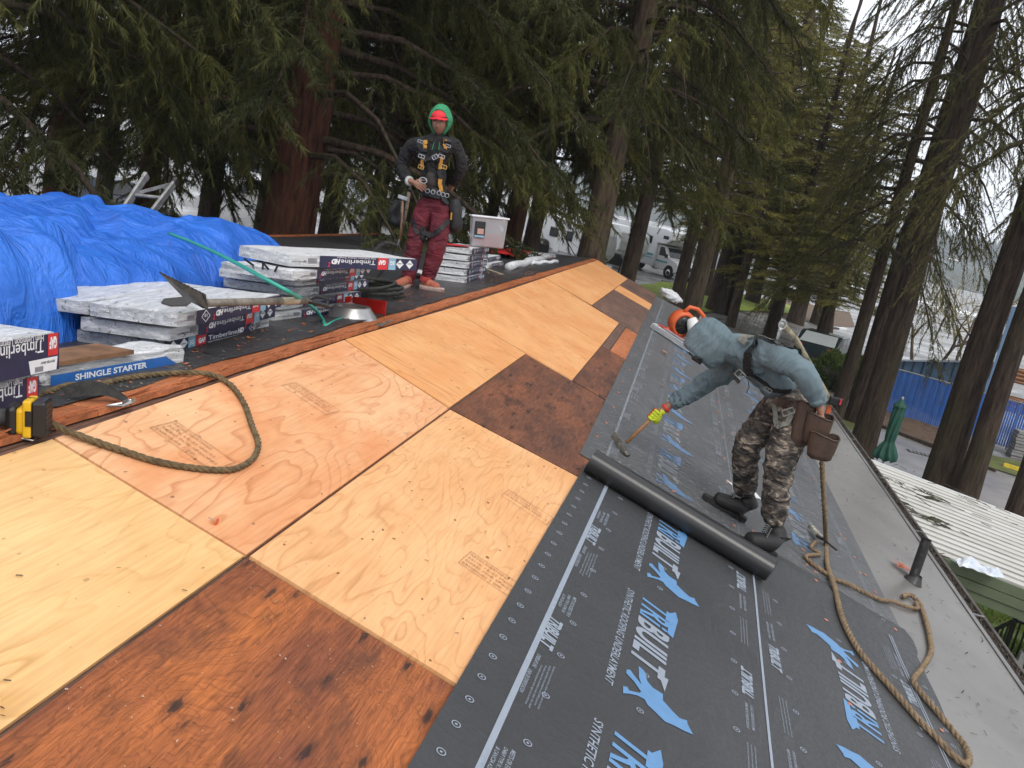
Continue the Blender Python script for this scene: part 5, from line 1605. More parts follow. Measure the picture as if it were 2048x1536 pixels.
def bundle(label, near, far, lift, T=0.07, D=0.42, flip=True, frac=(0, 0.76), Lx=None, group='wrapped shingle bundles', wm=None, seed=None, xoff=0.0, lab=True, ab=None, **kw):
    """near / far: where the two lower corners of the printed side are seen, lift above the felt"""
    a, b_ = ab if ab else (FB(*near, lift=lift), FB(*far, lift=lift))
    yaw = math.atan2(-(b_[0] - a[0]), b_[1] - a[1])
    L_ = Lx or math.hypot(b_[0] - a[0], b_[1] - a[1])
    mw = FAR @ Matrix.Translation((a[0] + xoff, a[1], lift + 0.018)) @ Matrix.Rotation(yaw, 4, 'Z')
    t = empty('shingle_bundle', label, 'shingle bundle', mw, group)
    seed = seed if seed is not None else (near or (7, 7))[0] * 0.37 + lift * 31
    wbox(L_, D, T, seed).build('wrapper', wm or WRAP, t, smooth=False)
    if lab: label_strip(t, L_, T, flip, frac, **kw)
    return t
# leftmost stack, two thick packs cut by the left edge
def bundle_at(label, x, s_far, lift, L_, T, D, yaw, flip, frac, wm=None, group='wrapped shingle bundles', **kw):
    mw = FAR @ Matrix.Translation((x, s_far, lift + 0.018)) @ Matrix.Rotation(yaw, 4, 'Z') @ Matrix.Translation((0, -L_, 0))
    t = empty('shingle_bundle', label, 'shingle bundle', mw, group)
    wbox(L_, D, T, s_far + lift * 31).build('wrapper', wm or WRAP, t)
    label_strip(t, L_, T, flip, frac, **kw)
    return t
bundle_at('lower pack of the left-edge stack, behind the yellow nailer', -0.14, 2.70, 0.0, 1.0, 0.142, 0.6, -0.02, True, (0, 1.0), diamonds=False, big=True, scale=0.36)
t = bundle_at('upper pack of the left-edge stack with a white barcode patch', -0.11, 2.76, 0.146, 1.0, 0.142, 0.62, 0.0, True, (0, 1.0), diamonds=False, big=True, scale=0.36)
g = MB(); g.add([(0.0062, 0.86, 0.006), (0.0062, 0.985, 0.006), (0.0062, 0.99, 0.052), (0.0062, 0.85, 0.052)], [(0, 1, 2, 3)])
g.build('white_patch', WHT_L, t)
g = MB()
for i in range(10): g.add([(0.007, 0.88 + .004 * i, .010), (0.007, 0.882 + .004 * i, .010), (0.007, 0.882 + .004 * i, .028), (0.007, 0.88 + .004 * i, .028)], [(0, 1, 2, 3)])
put_text(g, 'PEWTER GRAY', (0.0075, 0.975, 0.042), (0, -1, 0), (0, 0, -1), 0.07, 0.008, 0.02); g.build('barcode', NAVY_L, t)
# starter pack lying in front
mw = FAR @ Matrix.Translation((-0.36, 3.02, 0.016)) @ Matrix.Rotation(-0.14, 4, 'Z')
t = empty('starter_bundle', 'crumpled pack with a blue strip reading SHINGLE STARTER', 'shingle bundle', mw)
wbox(0.80, 0.20, 0.085, 3.3, 0.012).build('wrapper', WRAP, t)
g = MB(); g.add([(0.006, 0.02, 0.004), (0.006, 0.74, 0.004), (0.006, 0.66, 0.05), (0.006, 0.02, 0.05)], [(0, 1, 2, 3)]); g.build('label_panel', BLUE_L, t)
g = MB(); put_text(g, 'SHINGLE STARTER', (0.0075, 0.14, 0.016), (0, 1, 0), (0, 0, 1), 0.40, 0.024, 0.03); g.build('name_lettering', WHT_L, t)
g = MB(); g.box((-0.08, 0.22, 0.095), (0.2, 0.45, 0.018)); g.build('torn_cardboard', mat('cardboard', (0.26, 0.13, 0.06), 0.7, 0.25, 12), t)
# second stack
B2 = 'bundles of the middle stack under the spade'
bundle('lowest bundle of the stack under the spade, two white diamonds at its near end', (326, 718), (540, 662), 0.0, T=0.072, D=0.46, flip=False, frac=(0, 0.80), group=B2)
bundle('middle bundle of the stack under the spade', (340, 694), (548, 640), 0.074, T=0.076, D=0.46, flip=True, frac=(0, 0.78), group=B2)
t = bundle('top bundle of the stack under the spade, its wrapper torn open', (356, 666), (560, 620), 0.152, T=0.076, D=0.45, flip=True, frac=(0, 0.86), group=B2)
g = MB()
g.prism([(-0.12, 0.14), (-0.20, 0.20), (-0.26, 0.33), (-0.24, 0.50), (-0.15, 0.42), (-0.10, 0.28), (-0.07, 0.2)], 0.078, 0.0835)
g.build('exposed_shingle', mat('shingle_grit', (0.13, 0.12, 0.11), 0.85, 0.4, 90, bmp=0.8, bscale=300), t)
bundle('back bundle of the top layer below the tarp edge', (356, 666), (560, 620), 0.152, T=0.074, D=0.42, xoff=-0.46, lab=False, group=B2, seed=7)
# third stack, six layers
B3 = 'bundles of the tall middle stack'
names = ['lowest', 'second lowest', 'third lowest', 'third highest', 'second highest']
cor = [((546, 650), (676, 634)), ((556, 628), (668, 612)), ((596, 601), (690, 587)), ((590, 581), (704, 566)), ((586, 570), (722, 556))]
for i, (nm, (a, b_)) in enumerate(zip(names, cor)):
    bundle('%s bundle of the tall stack beside the red vent' % nm, a, b_, 0.0 + 0.071 * i, T=0.068, D=0.55 if i < 4 else 0.5, flip=True, frac=(0, 0.74), Lx=1.12, group=B3, worn=i in (1, 3), seed=11 + i)
t = bundle('topmost bundle of the tall stack, jutting out towards the roofer in the green hood', (575, 541), (752, 545), 0.357, T=0.085, D=0.55, flip=True, frac=(0, 0.78), Lx=1.05, group=B3, seed=21)
g = MB()      # black marker strokes on the end of the layer below
m4 = FAR
for (x0, z0, x1, z1) in ((-0.12, 0.33, -0.10, 0.375), (-0.16, 0.34, -0.20, 0.375), (-0.20, 0.335, -0.20, 0.375), (-0.26, 0.35, -0.33, 0.385)):
    g.bar((x0, 0.0, z0 - 0.284), (x1, 0.0, z1 - 0.284), 0.012, 0.004, (0, 1, 0))
par = [o for o in COL.objects if o.get('label', '').startswith('second highest bundle of the tall')][0]
o = g.build('marker_strokes', BLACKPL, par); o.location.y = -0.012; o['kind'] = 'stuff'
# fourth stack behind the roofer's legs
B4 = 'bundles stacked behind the standing roofer'
for i in range(5):
    bundle(('lowest', 'second', 'third', 'fourth', 'top')[i] + ' bundle counted upwards in the stack right of the roofer in the green hood', None, None, 0.076 * i, T=0.07, D=0.42 - 0.01 * i, flip=True, ab=((-0.42 - 0.015 * (i % 2), 9.61 + 0.03 * i), (-0.44, 10.7)), frac=(0, 0.9), Lx=1.0, group=B4, worn=True, seed=31 + i)
a = FB(935, 571); 
def far_thing(name, label, cat, px, py, lift=0.0, yaw=0.0, group=None):
    q = FB(px, py, lift)
    return empty(name, label, cat, FAR @ Matrix.Translation((q[0], q[1], lift + 0.018)) @ Matrix.Rotation(yaw, 4, 'Z'), group)
# the printed red lid wrapper on top, the clear tub of nails
t = empty('plastic_tub', 'clear plastic tub of orange capped nails on top of the bundle stack', 'tub', FAR @ Matrix.Translation((-0.34, 10.28, 0.40)) @ Matrix.Rotation(0.35, 4, 'Z'))
CLEAR = bpy.data.materials.new('clear_plastic'); CLEAR.use_nodes = True
cb = CLEAR.node_tree.nodes['Principled BSDF']; cb.inputs['Base Color'].default_value = (0.75, 0.76, 0.8, 1); cb.inputs['Roughness'].default_value = 0.25; cb.inputs['Alpha'].default_value = 0.35
g = MB(); g.box((-0.02, 0.1, 0.165), (0.36, 0.26, 0.33), taper=1.12); g.build('tub_body', CLEAR, t, bevel=0.015)
g = MB(); g.box((-0.02, 0.1, 0.335), (0.43, 0.32, 0.02)); g.build('tub_rim', mat('clear_rim', (0.7, 0.72, 0.76), 0.3, 0.05, 3), t, bevel=0.006)
g = MB()
for i in range(420):
    x, y, z = rt.uniform(-0.17, 0.14), rt.uniform(0.0, 0.2), rt.uniform(0.01, 0.16) * (0.75 + 0.25 * math.sin(i))
    g.lathe([(0.0, 0.0), (0.015, 0.001), (0.013, 0.004), (0, 0.004)], (x, y, z), 6, R=Matrix.Rotation(rt.uniform(0, 3), 3, 'X') @ Matrix.Rotation(rt.uniform(0, 3), 3, 'Y'))
o = g.build('cap_nails', mat('cap_red', (0.55, 0.07, 0.06), 0.4, 0.2, 5), t); o['kind'] = 'stuff'
g = MB(); g.box((-0.13, -0.052, 0.19), (0.12, 0.004, 0.18)); g.build('tub_label', BLK, t)
g = MB(); g.box((-0.12, -0.056, 0.17), (0.07, 0.003, 0.06)); g.build('label_picture', mat('label_skin', (0.6, 0.35, 0.28), 0.5, 0.2, 9), t)
g = MB(); g.box((-0.13, -0.056, 0.115), (0.11, 0.003, 0.02)); g.build('label_band', SKY_L, t)
t = empty('loose_wrapper', 'red printed sheet lying on top of the stack, left of the clear tub', 'wrapper', FAR @ Matrix.Translation((-0.66, 9.75, 0.398)) @ Matrix.Rotation(0.3, 4, 'Z'))
g = MB(); g.grid(lambda u, v: (-0.12 + 0.34 * u, -0.05 + 0.3 * v, 0.004 + 0.02 * abs(noise.noise((u * 3, v * 3, 2)))), 14, 8); g.build('printed_film', RED_L, t)
# farther bundles, wrappers and tubes
BF = 'far packs near the end of the ridge'
bundle('bundle with a dark printed side just right of the stack with the tub', (975, 541), (1024, 530), 0.0, T=0.07, D=0.4, frac=(0, 0.8), Lx=1.1, group=BF, seed=41)
bundle('upper bundle with a dark printed side just right of the stack with the tub', (972, 528), (1020, 517), 0.074, T=0.07, D=0.4, frac=(0, 0.9), Lx=1.1, group=BF, seed=42, worn=True)
bundle('farthest bundle, dark blue, near the far end of the roof', (1085, 522), (1116, 517), 0.0, T=0.07, D=0.5, frac=(0, 1), Lx=1.3, group=BF, seed=43)
t = far_thing('loose_wrapper', 'bright red shingle wrapper with a grey window, near the far end of the ridge', 'wrapper', 1020, 522, 0.0, 0.0)
g = MB()
g.grid(lambda u, v: (-0.5 + 0.55 * u, 0 + 1.9 * v, 0.06 + 0.10 * math.sin(PI * u) * math.sin(PI * (0.1 + 0.8 * v)) + 0.03 * noise.noise((u * 4, v * 6, 3))), 16, 20); g.build('printed_film', RED_L, t, smooth=True)
g = MB(); g.grid(lambda u, v: (-0.25 + 0.2 * u, 0.7 + 0.6 * v, 0.185 + 0.03 * noise.noise((u * 2 + 1.5, v * 2 + 2, 3))), 6, 6); g.build('grey_window', SKY_L, t)
def lying_tube(label, a, b_, r, m, name='rolled_wrapper', frame='far', group=None):
    p = FB(*a) if frame == 'far' else N(*a); q = FB(*b_) if frame == 'far' else N(*b_)
    F = FAR if frame == 'far' else NEAR
    t = empty(name, label, 'roll', F @ Matrix.Translation((p[0], p[1], 0.02 + r)), group)
    d = Vector((q[0] - p[0], q[1] - p[1], 0))
    g = MB(); n = 12; g.tube([d * (i / n) + Vector((0.012 * math.sin(i * 2.2), 0, 0.01 * math.sin(i * 1.3))) for i in range(n + 1)], [r * (1 + 0.10 * math.sin(i * 2.7)) for i in range(n + 1)], 14)
    g.build('roll_body', m, t, smooth=True)
    return t
lying_tube('white rolled-up wrapper lying along the felt near the ridge', (1016, 545), (1096, 521), 0.055, WRAP)
lying_tube('thin white and blue roll near the far ridge', (1060, 533), (1112, 529), 0.03, WHT_L)
t = far_thing('wood_offcut', 'small pale offcut of wood on the felt right of the stacked bundles', 'offcut', 1000, 553, 0.0, 0.5)
g = MB(); g.box((0, 0.35, 0.012), (0.07, 0.8, 0.02)); g.build('offcut', mat('old_wood', (0.3, 0.24, 0.18), 0.8, 0.2, 9), t)
t = far_thing('loose_wrapper', 'white wrapper scrap with a red edge behind the heels of the standing roofer', 'wrapper', 822, 562, 0.0, 0.0)
g = MB(); g.grid(lambda u, v: (-0.15 + 0.35 * u, 0.4 * v, 0.03 + 0.05 * math.sin(PI * u) + 0.02 * noise.noise((u * 5, v * 5, 1))), 12, 12); g.build('film', WRAP, t)

# ================================================================ THE BLUE TARPAULIN
def tarp_mat():
    m, nt, b = newmat('tarp_blue')
    v = coords(nt, (1, 1, 1), False)
    n1 = noise_n(nt, v, 1.6, 6, 0.65)
    r = ramp(nt, [(0.3, (0.010, 0.095, 0.48)), (0.68, (0.03, 0.18, 0.70))])
    nt.links.new(n1, r.inputs['Fac'])
    n2 = noise_n(nt, coords(nt, (3, 3, 3), False), 14, 6, 0.75)
    r2 = ramp(nt, [(0.58, (0, 0, 0)), (0.75, (1, 1, 1))])
    nt.links.new(n2, r2.inputs['Fac'])
    c = mixc(nt, mth(nt, 'MULTIPLY', r2.outputs['Color'], 0.28), r.outputs['Color'], (0.25, 0.38, 0.62))
    nt.links.new(c, b.inputs['Base Color'])
    b.inputs['Roughness'].default_value = 0.38
    b.inputs['Specular IOR Level'].default_value = 0.5
    w1 = noise_n(nt, coords(nt, (1.0, 2.2, 1.0), False), 2.6, 4, 0.55, 1.2)
    rg = mth(nt, 'ABSOLUTE', mth(nt, 'SUBTRACT', w1, 0.5))
    w2 = noise_n(nt, coords(nt, (6, 2, 3), False), 7, 5, 0.65, 1.0)
    rg2 = mth(nt, 'ABSOLUTE', mth(nt, 'SUBTRACT', w2, 0.5))
    bump(nt, b, mth(nt, 'ADD', rg, mth(nt, 'MULTIPLY', rg2, 0.12)), 0.9, 0.085)
    return m
def edge(d, w_):
    t = min(1, max(0, d / w_)); return math.sqrt(1 - (1 - t) ** 2) if t < 1 else 1
def tarp_h(x, s):
    wob = 0.10 * noise.noise((x * 1.3, s * 1.3, 0)) + 0.04 * noise.noise((x * 4, s * 4, 2))
    # the near big mound, its right side slanting away from the ridge
    dA = min(-0.90 + wob * 0.6 - x, (3.98 + 1.6 * (-0.93 - x) - s) * 0.62 + wob, x + 3.9, s - 2.0)
    hA_ = (0.49 + 0.05 * noise.noise((x, s, 6))) * edge(dA, 0.26)
    # the middle mound, sloping down towards the tall stack
    dB = min(-1.02 + wob - x, 5.95 - s + wob, s - 4.1, x + 3.7)
    hB_ = (0.38 - 0.08 * max(0, s - 5.2) + 0.06 * noise.noise((x * 1.5, s, 8))) * edge(dB, 0.42)
    dC = min(-1.45 + wob - x - 0.12 * (s - 6.5), 8.0 - s + wob, s - 5.8, x + 4.0)
    hC_ = (0.47 - 0.05 * abs(s - 7.3) + 0.05 * noise.noise((x * 1.5, s, 9))) * edge(dC, 0.55)
    h = max(hA_, hB_, hC_)
    mn = sorted((hA_, hB_, hC_))[1]
    if h > 0.03:
        f = min(1, h / 0.2)
        cre = abs(noise.noise((x * 1.1 + s * 1.9, s * 0.6 - x * 1.2, 5)))
        cr2 = abs(noise.noise((x * 2.6 - s * 1.4, s * 2.2 + x, 8)))
        h += f * (0.045 * noise.noise((x * 1.9, s * 1.9, 3)) + 0.05 * max(0, 0.30 - cre) / 0.30 - 0.02 + 0.03 * max(0, 0.25 - cr2) / 0.25
                  + 0.014 * (0.5 - abs(noise.noise((x * 6 - s * 3, s * 7, 8)))) + 0.007 * abs(noise.noise((x * 15, s * 11, 2))))
    return h
g = MB()
nx_, ns_ = 190, 300
xs = np.linspace(-4.1, -0.85, nx_); ss = np.linspace(2.0, 8.9, ns_)
V = []; Hh = np.zeros((ns_, nx_))
for j, s in enumerate(ss):
    for i, x in enumerate(xs):
        Hh[j, i] = tarp_h(x, s)
        V.append((x + 0.02 * noise.noise((x * 3, s * 5, 9)), s, Hh[j, i] + 0.02))
F_ = []
for j in range(ns_ - 1):
    for i in range(nx_ - 1):
        if max(Hh[j, i], Hh[j + 1, i], Hh[j, i + 1], Hh[j + 1, i + 1]) > 0.035:
            F_.append((j * nx_ + i, j * nx_ + i + 1, (j + 1) * nx_ + i + 1, (j + 1) * nx_ + i))
g.add(V, F_)
tarp = empty('tarpaulin', 'bright blue creased tarpaulin draped over stacks behind the bundles', 'tarp', FAR @ Matrix.Translation((0, 0, 0)))
g.build('tarp_sheet', tarp_mat(), tarp, smooth=True)

# ================================================================ LADDER TOP BEHIND THE TARP
ALU = mat('aluminium_worn', (0.36, 0.35, 0.33), 0.42, 0.25, 12, metal=0.55)
def HD_(px, py, D):
    v = ray(px, py); h = math.hypot(v[0], v[1]); return Vector(tuple(CAM + v / h * D))
l0, l1 = HD_(228, 448, 9.0), HD_(292, 352, 9.3)
r0, r1 = HD_(286, 448, 9.1), HD_(352, 362, 9.4)
lad = empty('ladder', 'worn aluminium ladder top sticking up behind the blue tarp', 'ladder', l0)
for a, b_ in ((l0, l1), (r0, r1)):
    a2 = a - (b_ - a) * 1.2
    g = MB(); g.bar(a2 - l0, b_ - l0, 0.028, 0.075, (0, 1, 0.2)); g.build('rail', ALU, lad, bevel=0.006)
    g = MB(); e = (b_ - a).normalized(); g.bar(b_ - l0 - e * 0.04, b_ - l0 + e * 0.02, 0.036, 0.085, (0, 1, 0.2)); g.build('end_cap', DMETAL if a is r0 else ALU, lad, bevel=0.008)
for k in (0.06, 0.60, 0.95 - 1.3):
    g = MB(); g.tube([l0.lerp(l1, k) - l0, r0.lerp(r1, k) - l0], 0.017, 10); g.build('rung', ALU, lad)
g = MB(); g.bar(l0.lerp(l1, 0.62) - l0, r0.lerp(r1, 0.95) - l0, 0.012, 0.03); g.build('brace', ALU, lad)

# ================================================================ ROPES
def rope_mesh(P, R_, seg=6, twist=7.0, strands=3):
    P = [Vector(p) for p in P]
    # Catmull-Rom resample
    out = []
    n = len(P)
    for i in range(n - 1):
        p0, p1, p2, p3 = P[max(i - 1, 0)], P[i], P[i + 1], P[min(i + 2, n - 1)]
        k = max(2, int((p2 - p1).length / (R_ * 0.9)))
        for j in range(k):
            t = j / k
            out.append(0.5 * ((2 * p1) + (p2 - p0) * t + (2 * p0 - 5 * p1 + 4 * p2 - p3) * t * t + (3 * p1 - p0 - 3 * p2 + p3) * t ** 3))
    out.append(P[-1])
    g = MB()
    x = None; L_ = 0
    fr = []
    for i, p in enumerate(out):
        t = (out[min(i + 1, len(out) - 1)] - out[max(i - 1, 0)]).normalized()
        if x is None:
            x = t.orthogonal().normalized()
        x = (x - t * x.dot(t)).normalized()
        if i: L_ += (out[i] - out[i - 1]).length
        fr.append((p, x.copy(), t.cross(x), L_))
    for k in range(strands):
        pts = []
        for (p, xx, yy_, l) in fr:
            a = 2 * PI * (k / strands + l / (R_ * twist))
            pts.append(p + (xx * math.cos(a) + yy_ * math.sin(a)) * R_ * 0.5)
        g.tube(pts, R_ * 0.56, seg)
    return g
def rope_mat(name, a, b_):
    return mat(name, a, 0.85, 0.3, 30, bmp=0.9, bscale=260, col2=b_)
ROPE_T = rope_mat('rope_olive', (0.27, 0.19, 0.09), (0.10, 0.07, 0.035))
ROPE_B = rope_mat('rope_tan', (0.38, 0.27, 0.16), (0.19, 0.125, 0.07))
ROPE_K = rope_mat('rope_dark', (0.055, 0.058, 0.045), (0.02, 0.02, 0.017))
def NP(px, py, h):
    t, s = N(px, py, h); return NEAR @ Vector((t, s, h))
def FP(px, py, h):
    x, s = FB(px, py, h); return FAR @ Vector((x, s, h))
R1 = 0.0125
pts = [FP(-30, 832, .03), FP(20, 815, .03), FP(60, 800, .03), FP(100, 783, .033), FP(140, 770, .033), FP(185, 772, .033), FP(205, 768, .033), FP(250, 757, .033), FP(300, 750, .034), FP(350, 746, .036), FP(395, 746, .04)]
pts += [NP(432, 752, .02), NP(466, 774, .016), NP(490, 810, .014), NP(504, 850, .014), NP(517, 888, .014), NP(505, 918, .014), NP(472, 937, .014), NP(432, 940, .014), NP(372, 934, .014), NP(310, 922, .015), NP(250, 903, .016), NP(190, 883, .018), NP(150, 868, .02), NP(118, 855, .022), FP(85, 838, .05)]
tag(rope_mesh(pts, R1).build('rope', ROPE_T, smooth=True), 'olive brown twisted rope lying in a loop over the ridge by the nailer', 'rope')
hs = lambda p: (hB if p[1] < 5.9 else hD)(p[0], p[1]) if p[0] < 3.85 else 0.0
def NQ(px, py, r):
    t, s = N(px, py, r); return NEAR @ Vector((t, s, max(0.0, hs((t, s))) + r))
R2 = 0.0175
pts = [Y(1640, 838, 5.95), Y(1643, 880, 6.0), Y(1644, 930, 6.08), Y(1647, 990, 6.2), Y(1650, 1040, 6.35)] + [NQ(x, y, R2) for x, y in ((1652, 1085), (1655, 1130), (1666, 1180), (1680, 1230), (1698, 1272), (1722, 1312), (1760, 1356), (1800, 1402), (1838, 1446), (1872, 1480), (1905, 1515), (1930, 1532), (1938, 1512), (1925, 1485), (1900, 1455), (1872, 1425), (1850, 1400), (1828, 1372), (1826, 1360), (1845, 1335), (1862, 1305), (1860, 1275), (1850, 1235), (1838, 1205), (1820, 1190), (1805, 1193))]
tag(rope_mesh(pts, R2).build('rope', ROPE_B, smooth=True), 'tan rope hanging from the bending roofer and looping down to the bottom right', 'rope')
pts = [NQ(x, y, R2 * 0.9) for x, y in ((1633, 1082), (1622, 1095), (1640, 1108), (1612, 1112), (1622, 1125), (1645, 1142), (1670, 1158), (1700, 1170), (1735, 1188), (1762, 1200), (1785, 1203), (1812, 1213), (1835, 1217), (1832, 1205))]
tag(rope_mesh(pts, R2 * 0.85).build('rope', ROPE_B, smooth=True), 'shorter tan rope tail kinked beside the white rope grab', 'rope')
t = empty('rope_grab', 'worn white rope grab device on the wet underlayment', 'rope grab', NEAR @ Matrix.Translation((*N(1634, 1075, 0.02), 0.02)) @ Matrix.Rotation(0.35, 4, 'Z'))
g = MB(); g.box((0, 0.06, 0.02), (0.055, 0.16, 0.035)); g.build('body', mat('worn_ivory', (0.5, 0.47, 0.38), 0.6, 0.4, 30), t, bevel=0.01)
g = MB(); g.box((0.01, -0.04, 0.02), (0.09, 0.03, 0.02)); g.tube([(0.02, -0.03, 0.02), (0.11, -0.13, 0.012)], 0.009, 8); g.build('lever', DMETAL, t)
# dark coil behind the red vent and lanyard up to the standing roofer
pts = []
for i in range(70):
    a = i * 0.42
    q = FB(742, 600); pts.append(FAR @ Vector((q[0] + (0.20 + 0.05 * math.sin(i * 0.7)) * math.cos(a), q[1] + (0.42 + 0.08 * math.sin(i * 0.37)) * math.sin(a), 0.04 + 0.0016 * i)))
pts += [Y(735, 570, 8.2), Y(770, 535, 8.3), Y(789, 500, 8.32), Y(793, 480, 8.3)]
tag(rope_mesh(pts, 0.014).build('rope', ROPE_K, smooth=True), 'dark rope coiled behind the red vent with its end rising to the standing roofer', 'rope')
pts = [Y(792, 492, 8.28), Y(785, 488, 8.25), Y(770, 487, 8.2), Y(757, 494, 8.15), Y(750, 505, 8.1), Y(746, 512, 8.1)]
tag(rope_mesh(pts, 0.022).build('lanyard', ROPE_K, smooth=True), 'short thick dark lanyard curling beside the shin of the standing roofer', 'lanyard')
# teal hose
hz = [(338, 467, .44), (380, 483, .43), (430, 505, .42), (480, 530, .40), (530, 558, .38), (575, 582, .33), (610, 602, .24), (634, 622, .12), (646, 640, .035), (651, 655, .022)]
g = MB(); P_ = [FP(*q) for q in hz]
hose = []
for i in range(len(P_) - 1):
    for j in range(6): hose.append(P_[i].lerp(P_[i + 1], j / 6))
g.tube(hose, 0.011, 8); g.tube([FP(652, 652, .022), FP(668, 643, .025), FP(690, 634, .03)], 0.011, 8)
tag(g.build('air_hose', mat('teal_hose', (0.03, 0.36, 0.28), 0.4, 0.08, 9), smooth=True), 'teal air hose running from the tarp down to the felt', 'hose')

# ================================================================ SPADE, VENT, NAILER, ROOF JACK
bl_ = [FP(318, 544, .44), FP(412, 590, .33), FP(417, 620, .262), FP(370, 598, .30)]
t = empty('roofing_spade', 'shingle removal spade with a toothed dark blade lying on the middle stack', 'spade', bl_[2])
o0 = bl_[2]
nrm = (bl_[1] - bl_[0]).cross(bl_[3] - bl_[0]).normalized()
g = MB()
edge = []
for i in range(25):
    p = bl_[0].lerp(bl_[1], i / 24) ; edge.append(p + (bl_[0] - bl_[3]).normalized() * (0.012 if i % 2 else 0.0))
poly = edge + [bl_[2], bl_[3]]
v = [tuple(p - o0 - nrm * 0.002) for p in poly] + [tuple(p - o0 + nrm * 0.002) for p in poly]
n = len(poly)
g.add(v, [tuple(range(n))[::-1], tuple(range(n, 2 * n))] + [(i, (i + 1) % n, n + (i + 1) % n, n + i) for i in range(n)])
g.build('blade', mat('spade_steel', (0.085, 0.07, 0.055), 0.42, 0.3, 30, metal=0.5), t)
g = MB(); g.bar(FP(376, 590, .31) - o0, FP(412, 612, .275) - o0, 0.03, 0.03); g.build('foot_bar', DMETAL, t, bevel=0.006)
hA_, hB_ = FP(412, 606, .29), FP(612, 601, .25)
g = MB(); g.tube([hA_ - o0, hB_ - o0], 0.019, 12); g.build('handle', mat('handle_worn', (0.25, 0.22, 0.18), 0.55, 0.3, 18), t, smooth=True)
g = MB(); g.tube([hA_.lerp(hB_, 0.72) - o0, hA_.lerp(hB_, 0.90) - o0], 0.0196, 12); g.build('handle_label', mat('handle_tape', (0.5, 0.42, 0.3), 0.6, 0.2, 18), t)
g = MB(); e1, e2 = FP(655, 596, .26), FP(655, 612, .22)
g.tube([hB_ - o0, hB_.lerp(e1, 0.4) - o0 + Vector((0, 0, 0.02)), e1 - o0, e2 - o0, hB_.lerp(e2, 0.4) - o0, hB_ - o0], 0.014, 8); g.build('grip', BLACKPL, t, smooth=True)

t = far_thing('roof_vent', 'silver domed roof vent flange on the felt', 'roof vent', 703, 641, 0.0, 0.1)
g = MB(); g.lathe([(0.175, 0.0), (0.17, 0.012), (0.125, 0.075), (0.12, 0.082), (0.10, 0.08), (0.095, 0.06), (0.0, 0.055)], (0, 0, 0), 32); g.build('dome', METAL, t, smooth=True)
g = MB(); g.box((0.03, 0.02, 0.0), (0.46, 0.46, 0.004)); g.build('flange', mat('flange_metal', (0.3, 0.28, 0.26), 0.5, 0.3, 14, metal=0.3), t)
t = far_thing('red_bracket', 'glossy red bent sheet standing behind the silver vent', 'bracket', 716, 634, 0.0, -0.12)
g = MB(); g.box((0.03, 0.10, 0.055), (0.27, 0.008, 0.11)); g.box((-0.12, 0.06, 0.055), (0.008, 0.10, 0.11)); g.build('plate', mat('glossy_red', (0.48, 0.018, 0.012), 0.15, 0.1, 3), t, bevel=0.003)
# roofing nailer at the left edge
o0 = FP(60, 850, 0.07)
YEL = mat('tool_yellow', (0.80, 0.47, 0.01), 0.4, 0.06, 12)
def TP(px, py, h): return FP(px, py, h) - o0
t = empty('nail_gun', 'yellow and black cordless nailer at the left edge of the ridge', 'power tool', o0)
c_ = FP(80, 838, 0.06) - o0
vx = (FP(104, 842, 0.06) - FP(20, 838, 0.06)).normalized()      # towards the battery
vz = (FAR.to_3x3() @ Vector((0, 0, 1))).normalized(); vy = vz.cross(vx).normalized()
RM = Matrix((vx, vy, vz)).transposed()
def tb(name, c, d, m, bev=0.006):
    g = MB(); g.box((0, 0, 0), d); o = g.build(name, m, t, bevel=bev)
    o.matrix_basis = Matrix.Translation(c_ + RM @ Vector(c)) @ RM.to_4x4()
    return o
tb('battery', (0.005, 0, 0.005), (0.045, 0.085, 0.115), BLACKPL, 0.008)
for i in range(5): 
    tb('battery_rib', (0.026, 0, -0.032 + 0.018 * i), (0.006, 0.07, 0.006), BLACKPL, 0.002)
tb('yellow_housing', (-0.028, 0, 0.006), (0.026, 0.088, 0.12), YEL, 0.006)
tb('yellow_shell', (-0.05, 0, -0.004), (0.03, 0.07, 0.085), YEL, 0.012)
tb('body', (-0.075, 0, -0.004), (0.035, 0.085, 0.10), BLACKPL, 0.015)
tb('badge', (-0.022, -0.046, 0.01), (0.02, 0.003, 0.05), BLACKPL, 0.001)
g = MB(); g.tube([c_ + RM @ Vector((-0.08, 0, 0)), c_ + RM @ Vector((-0.22, 0, 0.0))], [0.03, 0.024], 14); g.build('handle', mat('grip_grey', (0.04, 0.04, 0.042), 0.5, 0.1, 9), t, smooth=True)
g = MB(); g.tube([c_ + RM @ Vector((-0.125, 0, 0)), c_ + RM @ Vector((-0.129, 0, 0))], 0.0295, 14); g.build('grip_ring', YEL, t)
g = MB(); g.tube([c_ + RM @ Vector((-0.06, -0.03, -0.055)), c_ + RM @ Vector((-0.01, -0.035, -0.062)), c_ + RM @ Vector((-0.01, -0.01, -0.06))], 0.003, 6); g.build('belt_hook', METAL, t)
g = MB(); put_text(g, 'DEWALT', tuple(c_ + RM @ Vector((-0.042, -0.0, 0.0665))), tuple(vx), tuple(vy), 0.05, 0.012, 0.04); g.build('brand_lettering', BLACKPL, t)
